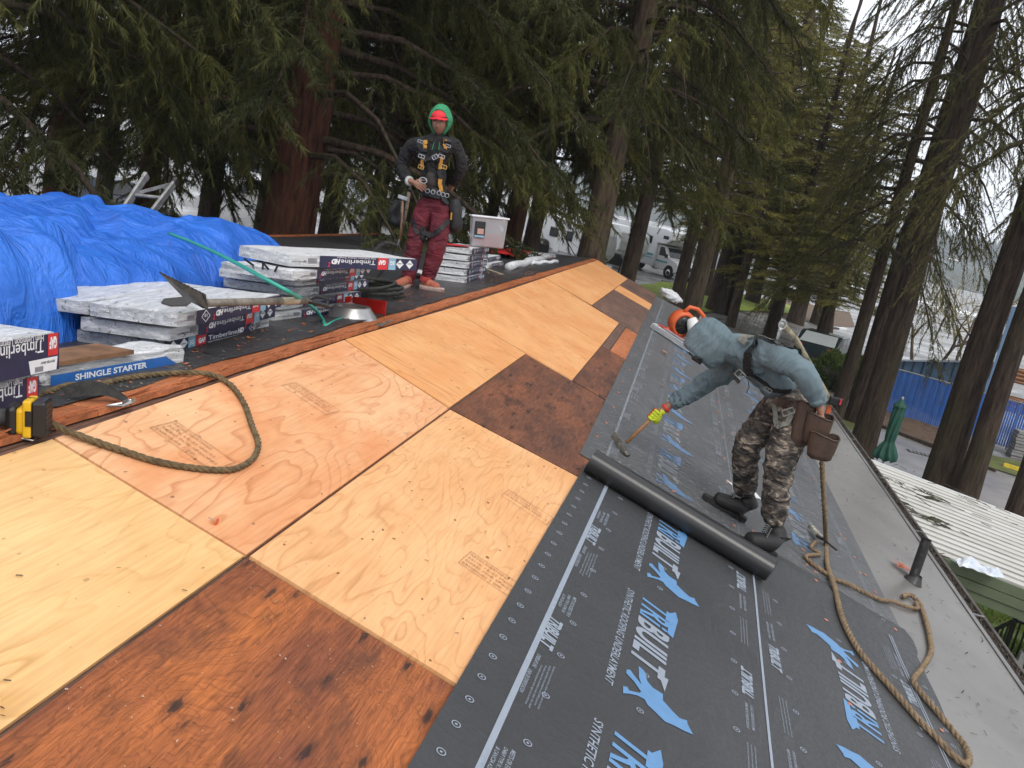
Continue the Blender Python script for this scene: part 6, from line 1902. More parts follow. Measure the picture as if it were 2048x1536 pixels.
# curved shingle strip with a metal clip
t = far_thing('roof_jack', 'dark curved strip with a bent steel clip lying across the ridge by the rope', 'roof bracket', 200, 806, 0.0, 0.0)
q0 = FB(200, 806)
A_, B_ = FP(128, 786, .05), FP(258, 802, .025)
inv = t.matrix_world.inverted()
g = MB()
def fn(u, v):
    p = A_.lerp(B_, u); p = p + Vector((0, 0, 0.035 * math.sin(PI * u)))
    w_ = (0.05 + 0.02 * math.sin(PI * u)) * (v - 0.5)
    return tuple(inv @ (p + Vector((w_ * 0.9, -w_ * 0.5, -w_ * 0.5))))
g.grid(fn, 24, 4); g.build('strip', mat('dark_strip', (0.035, 0.03, 0.025), 0.75, 0.4, 25, bmp=0.5, bscale=80), t, smooth=True)
g = MB()
for dx in (0.0, 0.02):
    g.tube([inv @ (FP(212, 812, .02)), inv @ (FP(245, 806 + dx * 300, .03)), inv @ (FP(262, 800 + dx * 200, .04))], 0.005, 6)
g.box(tuple(inv @ FP(258, 803, .035)), (0.02, 0.05, 0.012)); g.build('clip', METAL, t)

# ================================================================ THINGS ON THE NEAR SLOPE
# printed hip-cap carton
a, b_ = N(1300, 652, 0.03), N(1408, 722, 0.03)
yaw = math.atan2(-(b_[0] - a[0]), b_[1] - a[1])
L_ = math.hypot(b_[0] - a[0], b_[1] - a[1])
t = empty('shingle_pack', 'narrow red and navy shingle pack lying on the wet underlayment by the blower', 'shingle bundle', NEAR @ Matrix.Translation((a[0], a[1], 0.01)) @ Matrix.Rotation(yaw, 4, 'Z'))
wbox(L_, 0.26, 0.085, 8.8, 0.004).build('wrapper', WRAP, t)
def tp(name, x0, x1, y0, y1, m, z=0.0975):
    g = MB(); g.add([(x0, y0, z), (x1, y0, z), (x1, y1, z), (x0, y1, z)], [(0, 1, 2, 3)]); return g.build(name, m, t)
tp('red_block', -0.24, -0.02, 0.06, 0.22, RED_L); tp('red_stripe', -0.24, -0.17, 0.22, 1.0 * L_ * 0.6, RED_L)
tp('label_panel', -0.165, -0.005, 0.22, L_ * 0.82, NAVY_L); tp('sky_block', -0.24, -0.005, L_ * 0.86, L_ * 0.93, SKY_L)
g = MB(); put_text(g, 'TimberlineHD', (-0.02, L_ * 0.62, 0.0985), (0, -1, 0), (-1, 0, 0), L_ * 0.42, 0.095, 0.045); g.build('name_lettering', WHT_L, t)
g = MB(); g.box((0.003, L_ * 0.5, 0.05), (0.006, L_ * 0.96, 0.05)); g.build('side_print', WRAP_G, t)
# leaf blower
q = N(1352, 668, 0.02)
t = empty('leaf_blower', 'orange leaf blower with a white nozzle beside the bent head of the roofer', 'leaf blower', NEAR @ Matrix.Translation((q[0], q[1] - 0.1, 0.02)) @ Matrix.Rotation(0.5, 4, 'Z') @ Matrix.Scale(1.25, 4))
RX = Matrix.Rotation(PI / 2, 3, 'X')
g = MB(); g.lathe([(0.0, -0.07), (0.08, -0.07), (0.115, -0.05), (0.12, 0.0), (0.115, 0.05), (0.08, 0.08), (0, 0.08)], (0, 0, 0.15), 28, R=RX); g.build('housing', BLACKPL, t, smooth=True)
g = MB(); g.lathe([(0.105, -0.115), (0.15, -0.10), (0.16, -0.03), (0.15, 0.05), (0.115, 0.06), (0.10, -0.06), (0.105, -0.115)], (0, 0, 0.15), 28, R=RX); g.build('orange_ring', ORANGE_PL, t, smooth=True)
for k in range(10):
    a = k * PI / 5; g = MB(); g.bar((0.03 * math.cos(a), -0.1, 0.15 + 0.03 * math.sin(a)), (0.125 * math.cos(a), -0.1, 0.15 + 0.125 * math.sin(a)), 0.008, 0.008, (0, 1, 0)); g.build('guard_bar', DMETAL, t)
g = MB(); g.tube([(-0.06, 0, 0.29), (-0.03, 0, 0.37), (0.08, 0, 0.39), (0.20, 0, 0.35), (0.22, 0, 0.27), (0.12, 0, 0.25)], 0.024, 10); g.build('handle', ORANGE_PL, t, smooth=True)
g = MB(); g.tube([(-0.15, 0, 0.03), (-0.10, 0, 0.0), (0.12, 0, 0.0)], 0.02, 8); g.build('foot', ORANGE_PL, t, smooth=True)
g = MB(); g.tube([(0.02, -0.08, 0.26), (0.09, -0.15, 0.18), (0.16, -0.24, 0.10)], [0.06, 0.085, 0.11], 16); g.build('nozzle', WHITE_P, t, smooth=True)
# white bag at the rake beyond the roof
q = N(1326, 598, 0.0)
t = empty('white_bag', 'crumpled white sack at the far rake of the roof', 'sack', NEAR @ Matrix.Translation((q[0] + 0.1, 18.7, 0.02)))
g = MB()
def fn(u, v):
    a = 2 * PI * u; r = math.sin(PI * min(0.97, v + 0.03)) * (1 + 0.25 * noise.noise((math.cos(a) * 2, math.sin(a) * 2, v * 4)))
    return (0.24 * r * math.cos(a), 0.2 * r * math.sin(a), 0.10 - 0.10 * math.cos(PI * v) + 0.03 * noise.noise((a * 2, v * 8, 1)))
g.grid(fn, 28, 16); g.build('sack', WRAP, t)
# vent pipe
q = N(1826, 1163)
t = empty('vent_pipe', 'black plastic vent pipe standing in the grey eave membrane', 'vent pipe', NEAR @ Matrix.Translation((q[0], q[1], 0)))
UPV = (NEAR.to_3x3().inverted() @ Vector((0, 0, 1)))
bk_ = mat('pipe_scuffed', (0.022, 0.022, 0.023), 0.45, 0.4, 24, col2=(0.09, 0.09, 0.085), lo=0.28, hi=0.42)
g = MB(); top = UPV * 0.36; g.tube([Vector((0, 0, -0.03)), top], 0.038, 22, cap=False); g.tube([Vector((0, 0, -0.03)) + top * 0.9, top], 0.031, 22, cap=False); g.build('pipe', bk_, t, smooth=True)
g = MB(); g.tube([top * 0.95, top * 0.953], 0.032, 20); g.build('inside', mat('pipe_dark', (0.004, 0.004, 0.004), 0.9, 0, 1), t)
g = MB(); g.lathe([(0.075, 0.0), (0.062, 0.02), (0.045, 0.05), (0.04, 0.065)], (0, 0, 0), 20); g.build('collar', bk_, t)
q = N(1805, 1140)
g = MB()
for i in range(7): g.grid(lambda u, v, i=i: (0.14 * u - 0.07 + 0.03 * math.sin(i * 2.1), 0.03 * (v - 0.5) + 0.02 * i - 0.05 + 0.03 * u * math.sin(i), 0.012 + 0.02 * abs(math.sin(i + 3 * u))), 5, 2)
o = g.build('plastic_scrap', mat('scrap_orange', (0.6, 0.16, 0.07), 0.5, 0.2, 20)); o.matrix_world = NEAR @ Matrix.Translation((q[0], q[1], 0.0)); tag(o, 'torn orange plastic scrap beside the black vent pipe', 'scrap')
# snail-like crust, shim pieces
for (px, py, nm, label, sz, m) in ((1327, 708, 'bark_chip', 'curled tan bark chip on the wet underlayment below the printed pack', 0.045, mat('chip_tan', (0.4, 0.24, 0.14), 0.7, 0.3, 20)),
                                   (1323, 775, 'wood_chip', 'small pale chip above the gloved hand', 0.02, mat('chip_tan', (0.4, 0.24, 0.14), 0.7, 0.3, 20))):
    q = N(px, py)
    g = MB(); g.grid(lambda u, v: (sz * (0.6 + 0.4 * math.sin(PI * v)) * math.cos(2 * PI * u) * math.sin(PI * v) * 0.8, sz * math.sin(2 * PI * u) * math.sin(PI * v), 0.02 + sz * 0.5 * (1 - math.cos(PI * v)) * 0.5), 14, 8)
    o = g.build(nm, m); o.matrix_world = NEAR @ Matrix.Translation((q[0], q[1], 0.0)); tag(o, label, 'chip')
for (pts_, label) in ((((1451, 962), (1468, 978), (1462, 969)), 'thin white sliver left of the roofer\'s front shin'), (((1503, 980), (1520, 1000), (1510, 998)), 'white pointed sliver between the roofer\'s boots')):
    P_ = [N(*p) for p in pts_]
    cx = sum(p[0] for p in P_) / 3; cy = sum(p[1] for p in P_) / 3
    g = MB(); g.prism([(p[0] - cx, p[1] - cy) for p in P_], 0.008, 0.014)
    o = g.build('sliver', WHITE_P); o.matrix_world = NEAR @ Matrix.Translation((cx, cy, 0.0)); tag(o, label, 'sliver', 'white slivers by the boots')
# orange cap nails: lone one standing in the pink sheet, many in the underlayment
q = N(431, 1050)
CAPM = mat('cap_orange', (0.55, 0.20, 0.12), 0.4, 0.1, 9)
t = empty('cap_nail', 'lone orange cap nail standing on edge in the pinkish plywood', 'nail', NEAR @ Matrix.Translation((q[0], q[1], 0.012)))
g = MB(); g.lathe([(0, 0.001), (0.0125, 0.0), (0.0125, -0.002), (0, -0.002)], (0, 0, 0), 16, R=Matrix.Rotation(1.35, 3, 'Y')); g.build('cap', ORANGE_PL, t)
g = MB(); g.tube([(0, 0, 0), (-0.03, -0.01, 0.004)], 0.0016, 5); g.build('shank', METAL, t)
g = MB(); g.lathe([(0.0, 0.004), (0.006, 0.0038), (0.0125, 0.0015), (0.013, 0.0), ], (0, 0, 0), 12); capme = g.build('cap_nail', CAPM, mesh_only=True)
near_caps = [N(*p) for p in ((1650, 1243), (1675, 1327), (1697, 1412), (1785, 1266), (1832, 1350), (1627, 1168), (1613, 1130), (1605, 1100), (1690, 1078), (1708, 1115), (1730, 1150), (1750, 1185), (1881, 1464))]
R = random.Random(9)
caps = [(t_, s_) for t_, s_ in near_caps]
for row, k0, k1, st_p in ((1.62, 6.2, 18, 0.6), (2.22, 6.0, 18, 0.8), (2.66, 5.9, 18, 0.6), (2.80, 6.2, 18, 0.8), (3.22, 6.1, 18.4, 0.9), (3.74, 6.0, 18.4, 0.8)):
    s_ = k0
    while s_ < k1:
        caps.append((row + R.gauss(0, 0.02) - 0.012 * (s_ - 5.5), s_ + R.gauss(0, 0.05))); s_ += st_p * R.uniform(0.8, 1.25)
for (t_, s_) in caps[:200]:
    o = link('cap_nail', capme, house)
    hh_ = (hB(t_, s_) if s_ < 5.9 else (hC(t_, s_) if t_ < 2.72 else hD(t_, s_)))
    o.matrix_basis = HB_INV @ NEAR @ Matrix.Translation((t_, s_, hh_ + 0.003))

# ================================================================ LITTER ON THE ROOF (stuff)
def specks(name, label, n, box, col, size, frame, hf, cat='litter', asp=(1, 3), ang=None, dens=None):
    R = np.random.default_rng(len(label))
    t = R.uniform(box[0], box[1], n); s = box[2] + (box[3] - box[2]) * R.random(n) ** (1.0 if dens is None else dens)
    a = R.uniform(0, 6.28, n) if ang is None else R.normal(ang, 0.35, n)
    l = R.uniform(*size, n); w_ = l / R.uniform(*asp, n)
    V = np.zeros((n, 4, 3))
    ca, sa = np.cos(a), np.sin(a)
    for k, (i, j) in enumerate(((-1, -1), (1, -1), (1, 1), (-1, 1))):
        V[:, k, 0] = t + i * l / 2 * ca - j * w_ / 2 * sa
        V[:, k, 1] = s + i * l / 2 * sa + j * w_ / 2 * ca
        V[:, k, 2] = [hf(x, y) + 0.003 for x, y in zip(t, s)]
    V[:, 1:3, 2] += (l * 0.25)[:, None] * R.random((n, 1))
    me = rawmesh(name, V.reshape(-1, 3), np.arange(4 * n).reshape(-1, 4), [col])
    o = link(name, me); o.matrix_world = frame
    return tag(o, label, cat, kind='stuff')
PALE = mat('chip_pale', (0.62, 0.48, 0.34), 0.7, 0.3, 200)
GREYC = mat('chip_grey', (0.42, 0.42, 0.42), 0.6, 0.4, 200)
DARKC = mat('chip_dark', (0.06, 0.04, 0.025), 0.8, 0.3, 200)
zero = lambda x, y: 0.004
hCD = lambda t_, s_: (hC(t_, s_) if t_ < 2.72 else hD(t_, s_)) if t_ < 3.85 else 0.0
specks('wood_crumbs', 'pale wood crumbs scattered over the dark old sheets', 900, (0.78, 1.6, S0, 12), PALE, (0.002, 0.007), NEAR, zero)
specks('dark_crumbs', 'dark splinters scattered over the new plywood', 700, (0.05, 1.5, S0, 14), DARKC, (0.003, 0.016), NEAR, lambda x, y: 0.004, asp=(2, 6), ang=0.3)
specks('grit', 'pale grit and needles washed over the wet underlayment', 9000, (1.6, 3.85, 5.9, 18.3), GREYC, (0.004, 0.028), NEAR, hCD, asp=(2, 5), ang=0.0, dens=1.5)
specks('needles_on_eave', 'dark conifer needles scattered on the grey eave membrane', 900, (3.9, 4.8, S0, 18), DARKC, (0.008, 0.05), NEAR, lambda x, y: 0.0, asp=(5, 12))
specks('grit_on_eave', 'grit on the grey eave membrane', 1200, (3.9, 4.8, S0, 18), GREYC, (0.002, 0.008), NEAR, lambda x, y: 0.0)
specks('grit_on_felt', 'pale crumbs on the black felt along the ridge', 2600, (-2.6, -0.15, 1.5, 16), GREYC, (0.003, 0.014), FAR, lambda x, y: far_h(x, y) + 0.013, dens=1.2)
specks('wood_on_felt', 'orange wood splinters on the black felt along the ridge', 700, (-0.6, -0.15, 1.5, 14), ORANGE_BD, (0.006, 0.03), FAR, lambda x, y: far_h(x, y) + 0.014)
specks('sawdust', 'reddish sawdust on the old edge boards', 1500, (-0.22, -0.04, 1.5, 12), PALE, (0.002, 0.008), FAR, lambda x, y: 0.024)
# grade stamps printed on the new sheets
STAMP = mat('stamp_ink', (0.58, 0.31, 0.14), 0.7, 0.3, 60)
def stamp(pix, ang, sz, body):
    q = N(*pix)
    d = Vector((math.cos(ang), math.sin(ang), 0)); u_ = Vector((-d.y, d.x, 0))
    g = MB()
    o_ = Vector((q[0], q[1], 0.0065))
    for k, tx in enumerate(body):
        put_text(g, tx, tuple(o_ - u_ * (0.035 * k * sz)), tuple(d), tuple(u_), 0.26 * sz * (0.7 + 0.3 * ((k * 7) % 3) / 2), 0.017 * sz, 0.0)
    a = o_ + u_ * 0.03 * sz - d * 0.01; W2, H2 = 0.29 * sz, 0.15 * sz
    cs_ = [a, a + d * W2, a + d * W2 - u_ * H2, a - u_ * H2]
    for i in range(4):
        p, r_ = cs_[i], cs_[(i + 1) % 4]
        n_ = (r_ - p).cross(Vector((0, 0, 1))).normalized() * 0.0014
        g.add([tuple(p - n_), tuple(r_ - n_), tuple(r_ + n_), tuple(p + n_)], [(0, 1, 2, 3)])
    hpart('grade_stamp', g, STAMP)['kind'] = 'stuff'
stamp((345, 850), -0.1, 1.0, ('RATED SHEATHING', '32/16 15/32 INCH', 'SIZED FOR SPACING', 'EXPOSURE 1 000'))
stamp((590, 770), -0.1, 0.9, ('RATED SHEATHING', '32/16 15/32 INCH', 'EXPOSURE 1'))
stamp((940, 1112), -0.1, 1.0, ('RATED SHEATHING', '32/16 15/32 INCH', 'SIZED FOR SPACING', 'EXPOSURE 1 000'))
stamp((1018, 985), -0.1, 0.9, ('RATED SHEATHING', '32/16 15/32 INCH', 'EXPOSURE 1'))
# ================================================================ PEOPLE
def skin_mesh(chains, sub=2, root=None):
    """one continuous surface grown round connected chains of (point, radius or (rx, ry)) joints"""
    V, Rr, E, idx = [], [], [], {}
    def vid(p, r):
        k = tuple(round(c, 4) for c in p)
        if k not in idx:
            idx[k] = len(V); V.append(Vector(p)); Rr.append(r if isinstance(r, tuple) else (r, r))
        return idx[k]
    for ch in chains:
        last = None
        for p, r in ch:
            i = vid(p, r)
            if last is not None and last != i: E.append((last, i))
            last = i
    me = bpy.data.meshes.new('sk')
    me.from_pydata([tuple(v) for v in V], E, [])
    o = bpy.data.objects.new('sk', me); COL.objects.link(o)
    md = o.modifiers.new('s', 'SKIN'); md.use_smooth_shade = True
    md.branch_smoothing = 0.4
    lay = me.skin_vertices[0].data
    for i, r in enumerate(Rr):
        lay[i].radius = r
        lay[i].use_root = False
    lay[idx[tuple(round(c, 4) for c in (root if root is not None else chains[0][0][0]))]].use_root = True
    sb = o.modifiers.new('b', 'SUBSURF'); sb.levels = sub; sb.render_levels = sub
    dg = bpy.context.evaluated_depsgraph_get()
    m2 = bpy.data.meshes.new_from_object(o.evaluated_get(dg))
    bpy.data.objects.remove(o); bpy.data.meshes.remove(me)
    return m2

def cloth(me, amp=0.008, freq=9.0, seed=0, stretch=(1, 1, 1)):
    """folds: push the surface in and out along its normals"""
    st = Vector(stretch)
    for v in me.vertices:
        p = Vector((v.co.x * st.x, v.co.y * st.y, v.co.z * st.z)) * freq + Vector((seed, seed * 2, 0))
        n1 = 1 - 2 * abs(noise.noise(p)); n2 = 1 - 2 * abs(noise.noise(p * 2.3 + Vector((3, 1, 2))))
        v.co = v.co + v.normal * amp * (0.75 * n1 + 0.4 * n2)
    return me

def me_part(name, me, mats, parent, label=None, smooth=True):
    me.materials.clear()
    for m in (mats if isinstance(mats, (list, tuple)) else [mats]): me.materials.append(m)
    me.polygons.foreach_set('use_smooth', [smooth] * len(me.polygons))
    me.name = name
    o = bpy.data.objects.new(name, me); COL.objects.link(o); o.parent = parent
    if label: o['label'] = label
    return o

SKINM = mat('skin', (0.34, 0.17, 0.105), 0.5, 0.08, 14, col2=(0.27, 0.12, 0.075))
HAIR = mat('hair_black', (0.012, 0.01, 0.01), 0.6, 0.1, 30)
HOOD_B = mat('sweat_greyblue', (0.15, 0.205, 0.23), 0.85, 0.12, 5, bmp=0.25, bscale=220, col2=(0.11, 0.155, 0.175))
HOOD_G = mat('sweat_green', (0.035, 0.27, 0.12), 0.85, 0.1, 6, bmp=0.25, bscale=220)
JACK = mat('hoodie_black', (0.010, 0.009, 0.0095), 0.8, 0.2, 6, bmp=0.2, bscale=220)
MAROON = mat('maroon_cloth', (0.155, 0.012, 0.025), 0.8, 0.15, 6, bmp=0.25, bscale=200, col2=(0.09, 0.008, 0.016))
DUSTM = mat('dusty_cuff', (0.24, 0.12, 0.10), 0.9, 0.2, 12)
REDC = mat('cap_bright_red', (0.72, 0.02, 0.035), 0.6, 0.06, 9)
WEB = mat('black_webbing', (0.008, 0.008, 0.009), 0.65, 0.1, 40)
WEBG = mat('grey_webbing', (0.20, 0.20, 0.17), 0.75, 0.2, 40)
WEBY = mat('amber_webbing', (0.55, 0.26, 0.03), 0.7, 0.2, 40)
LEATH = mat('brown_leather', (0.085, 0.045, 0.028), 0.5, 0.3, 14, bmp=0.3, bscale=120, col2=(0.04, 0.022, 0.015))
BOOT = mat('boot_black', (0.014, 0.013, 0.013), 0.6, 0.2, 20, bmp=0.3, bscale=150)
SOLE = mat('boot_sole', (0.022, 0.02, 0.019), 0.8, 0.2, 20)
SHOE = mat('shoe_tan', (0.42, 0.17, 0.09), 0.75, 0.3, 16, col2=(0.33, 0.06, 0.04))
SHOER = mat('shoe_red', (0.36, 0.035, 0.03), 0.7, 0.2, 16)
SHOES = mat('shoe_sole', (0.55, 0.40, 0.34), 0.7, 0.2, 16)
GLOVE_Y = mat('glove_lime', (0.55, 0.66, 0.03), 0.8, 0.12, 30)
GLOVE_R = mat('glove_red', (0.62, 0.045, 0.025), 0.45, 0.1, 30)
def camo():
    m, nt, b = newmat('camouflage')
    v = coords(nt, (1.0, 1.0, 1.7), False)
    n1 = noise_n(nt, v, 15, 2, 0.5, 0.8)
    r = ramp(nt, [(0.43, (0.022, 0.019, 0.018)), (0.44, (0.07, 0.056, 0.046)), (0.54, (0.07, 0.056, 0.046)), (0.55, (0.125, 0.105, 0.085)), (0.61, (0.125, 0.105, 0.085)), (0.62, (0.28, 0.225, 0.175))])
    r.color_ramp.interpolation = 'LINEAR'
    nt.links.new(n1, r.inputs['Fac'])
    nt.links.new(r.outputs['Color'], b.inputs['Base Color'])
    b.inputs['Roughness'].default_value = 0.85
    bump(nt, b, noise_n(nt, v, 160, 2, 0.5), 0.2, 0.003)
    return m
CAMO = camo()
def add_folds(m, scale=6.0, strength=0.9, dist=0.05, stretch=(1, 1, 1)):
    nt = m.node_tree; b = nt.nodes['Principled BSDF']
    n1 = noise_n(nt, coords(nt, stretch, False), scale, 3, 0.55, 1.1)
    r_ = mth(nt, 'ABSOLUTE', mth(nt, 'SUBTRACT', n1, 0.5))
    bm_ = nt.nodes.new('ShaderNodeBump'); bm_.inputs['Strength'].default_value = strength; bm_.inputs['Distance'].default_value = dist
    bm_.invert = True
    nt.links.new(mth(nt, 'MINIMUM', mth(nt, 'MULTIPLY', r_, 3.0), 0.5), bm_.inputs['Height'])
    old = b.inputs['Normal'].links[0].from_socket if b.inputs['Normal'].links else None
    if old: nt.links.new(old, bm_.inputs['Normal'])
    nt.links.new(bm_.outputs['Normal'], b.inputs['Normal'])
add_folds(HOOD_B, 2.8, 0.5, 0.06, (1.5, 1, 1)); add_folds(CAMO, 5.0, 0.7, 0.045, (0.8, 0.8, 1.7)); add_folds(MAROON, 4.5, 0.6, 0.045, (0.8, 0.8, 1.6))
add_folds(JACK, 7.0, 0.8, 0.04, (1, 1, 1.3));  add_folds(HOOD_G, 9.0, 0.6, 0.03)

def ribbon(mb, pts, w_, th_, nrm, mi=0):
    """a flat strap through the points; nrm = the way it faces"""
    P = [Vector(p) for p in pts]
    out = []
    for i in range(len(P) - 1):
        p0, p1, p2, p3 = P[max(i - 1, 0)], P[i], P[i + 1], P[min(i + 2, len(P) - 1)]
        for j in range(4):
            t = j / 4
            out.append(0.5 * ((2 * p1) + (p2 - p0) * t + (2 * p0 - 5 * p1 + 4 * p2 - p3) * t * t + (3 * p1 - p0 - 3 * p2 + p3) * t ** 3))
    out.append(P[-1])
    n = Vector(nrm).normalized()
    V, F_ = [], []
    for i, p in enumerate(out):
        t = (out[min(i + 1, len(out) - 1)] - out[max(i - 1, 0)]).normalized()
        x = t.cross(n).normalized(); nn = x.cross(t).normalized()
        for a, b_ in ((-1, -1), (1, -1), (1, 1), (-1, 1)):
            V.append(tuple(p + x * a * w_ / 2 + nn * b_ * th_ / 2))
    for i in range(len(out) - 1):
        for k in range(4):
            F_.append((4 * i + k, 4 * i + (k + 1) % 4, 4 * i + 4 + (k + 1) % 4, 4 * i + 4 + k))
    F_ += [(0, 1, 2, 3), (4 * len(out) - 4, 4 * len(out) - 3, 4 * len(out) - 2, 4 * len(out) - 1)]
    mb.add(V, F_, mi)

def drape(pts, bvh, off=0.008, frm=None):
    """lay a strap's points on the body seen from the camera side: nearest surface point, lifted a little"""
    out = []
    for p in pts:
        loc, nr, i, d = bvh.find_nearest(p)
        if loc is None: out.append(p); continue
        out.append(loc + nr * off)
    return out
from mathutils.bvhtree import BVHTree
def bvh_of(*mes):
    V, F_, k = [], [], 0
    for me in mes:
        V += [v.co.copy() for v in me.vertices]; F_ += [tuple(i + k for i in p.vertices) for p in me.polygons]; k = len(V)
    return BVHTree.FromPolygons(V, F_)
def dense(pts, n=5):
    o = []
    for a, b_ in zip(pts[:-1], pts[1:]):
        for j in range(n): o.append(Vector(a).lerp(Vector(b_), j / n))
    return o + [Vector(pts[-1])]
def strap_on(name, par, pts, bvh, w_, m, off=0.008, th_=0.004):
    P_ = drape(dense(pts), bvh, off)
    mb = MB()
    V, F_ = [], []
    n = len(P_)
    for i, p in enumerate(P_):
        loc, nr, _, _ = bvh.find_nearest(p)
        t = (P_[min(i + 1, n - 1)] - P_[max(i - 1, 0)]).normalized()
        x = t.cross(nr).normalized(); nn = x.cross(t).normalized()
        if nn.dot(nr) < 0: nn = -nn
        for a, b_ in ((-1, -1), (1, -1), (1, 1), (-1, 1)):
            V.append(tuple(p + x * a * w_ / 2 + nn * b_ * th_ / 2))
    for i in range(n - 1):
        for k in range(4): F_.append((4 * i + k, 4 * i + (k + 1) % 4, 4 * i + 4 + (k + 1) % 4, 4 * i + 4 + k))
    F_ += [(0, 1, 2, 3), (4 * n - 4, 4 * n - 3, 4 * n - 2, 4 * n - 1)]
    mb.add(V, F_)
    return mb.build(name, m, par)

def fingers(chains, wrist, palm, dirf, up, side, L_=0.085, curl=0.5, r=0.0088, thumb=1):
    """palm and five fingers, rooted in the palm; dirf = finger direction, up = back of the hand, side = across"""
    dirf, up, side = dirf.normalized(), up.normalized(), side.normalized()
    lens = (0.92, 1.0, 0.95, 0.76)
    for k in range(4):
        o_ = side * (0.030 - 0.020 * k)
        base = palm + o_ + dirf * 0.035
        p = base; d = dirf.copy()
        ch = [(palm, (0.034, 0.02)), (base, r * 1.25)]
        for q, f in enumerate((0.45, 0.32, 0.26)):
            d = (d * math.cos(curl * (0.6 + 0.5 * q)) - up * math.sin(curl * (0.6 + 0.5 * q))).normalized()
            p = p + d * L_ * lens[k] * f
            ch.append((p, r * (1 - 0.1 * q)))
        chains.append(ch)
    tb_ = palm + side * 0.030 * thumb - dirf * 0.012
    d = (side * thumb * 0.75 + dirf * 0.6 - up * 0.25).normalized()
    p1 = tb_ + d * 0.03; d2 = (d * 0.7 + dirf * 0.6 - up * 0.3).normalized(); p2 = p1 + d2 * 0.028
    chains.append([(palm, (0.034, 0.02)), (tb_, 0.013), (p1, 0.0105), (p2, 0.0085)])

# ---------------------------------------------------------------- the bending roofer
P0 = NEAR @ Vector((2.72, 6.12, 0))
man = empty('person', 'roofer in a grey blue hooded sweatshirt and brown camouflage trousers bending forward with a hammer', 'person', P0)
J = lambda px, py, y: Y(px, py, y) - P0
# trousers: pelvis, two legs
pel = J(1575, 800, 6.18)
hl, hr = J(1550, 822, 6.30), J(1596, 830, 6.08)
kl, kr = J(1492, 892, 6.16), J(1558, 925, 5.94)
al, ar = J(1490, 992, 6.24), J(1547, 1052, 5.94)
tr_me = skin_mesh([[(pel, 0.155), (hl, 0.125), (hl.lerp(kl, .45), 0.112), (hl.lerp(kl, .8), 0.092), (kl, 0.088), (kl.lerp(al, .35), 0.082), (kl.lerp(al, .75), 0.068), (al, 0.066)],
                   [(pel, 0.155), (hr, 0.13), (hr.lerp(kr, .45), 0.118), (hr.lerp(kr, .8), 0.098), (kr, 0.092), (kr.lerp(ar, .3), 0.088), (kr.lerp(ar, .75), 0.074), (ar, 0.072)],
                   [(pel, 0.155), (J(1565, 775, 6.18), 0.15)]], 3, pel)
cloth(tr_me, 0.020, 6.5, 2, (1, 1, 1.9))
trousers = me_part('trousers', tr_me, CAMO, man)
# torso and sleeves
w0 = J(1572, 788, 6.18); c1 = J(1548, 745, 6.16); c2 = J(1513, 716, 6.16); nk = J(1476, 700, 6.18)
sr = J(1484, 722, 6.34); er = J(1404, 772, 6.42); wr = J(1343, 808, 6.40)
sl = J(1532, 706, 5.98); el = J(1608, 742, 5.82); wl = J(1638, 805, 5.88)
ho_me = skin_mesh([[(w0, (0.165, 0.135)), (c1, (0.165, 0.145)), (c2, (0.16, 0.15)), (nk, 0.085)],
                   [(c2, (0.16, 0.15)), (sr, 0.082), (sr.lerp(er, .5), 0.066), (er, 0.062), (er.lerp(wr, .6), 0.052), (wr, 0.042)],
                   [(c2, (0.16, 0.15)), (sl, 0.092), (sl.lerp(el, .5), 0.076), (el, 0.070), (el.lerp(wl, .55), 0.062), (wl, 0.05)]], 3, c2)
cloth(ho_me, 0.024, 5.0, 5, (1.5, 1, 1.1))
hoodie = me_part('sweatshirt', ho_me, HOOD_B, man)
# body underneath: neck, head, wrists and hands in one surface
hd = J(1415, 690, 6.20)
hw = J(1329, 818, 6.39); hp = J(1313, 834, 6.37)
lw = J(1640, 818, 5.88); lp_ = J(1643, 838, 5.88)
ch = [[(c2, 0.06), (nk, 0.055), (hd, (0.085, 0.098)), (J(1398, 712, 6.2), 0.055)],
      [(c2, 0.06), (sr, 0.05), (er, 0.04), (wr, 0.03), (hw, 0.028), (hp, (0.034, 0.02))],
      [(c2, 0.06), (sl, 0.05), (el, 0.04), (wl, 0.032), (lw, (0.032, 0.024)), (lp_, (0.036, 0.022))]]
tohead = (J(1270, 880, 6.34) - hp).normalized()      # along the hammer handle
upv = Vector((0.35, -0.75, 0.55))
sd_ = tohead.cross(upv).normalized(); upv = sd_.cross(tohead)
fingers(ch, lw, lp_, J(1652, 862, 5.86) - lp_, Vector((0.4, -0.9, 0.1)), Vector((-0.8, -0.2, 0.4)), 0.08, 0.55)
body = me_part('body', skin_mesh(ch, 2, c2), SKINM, man)
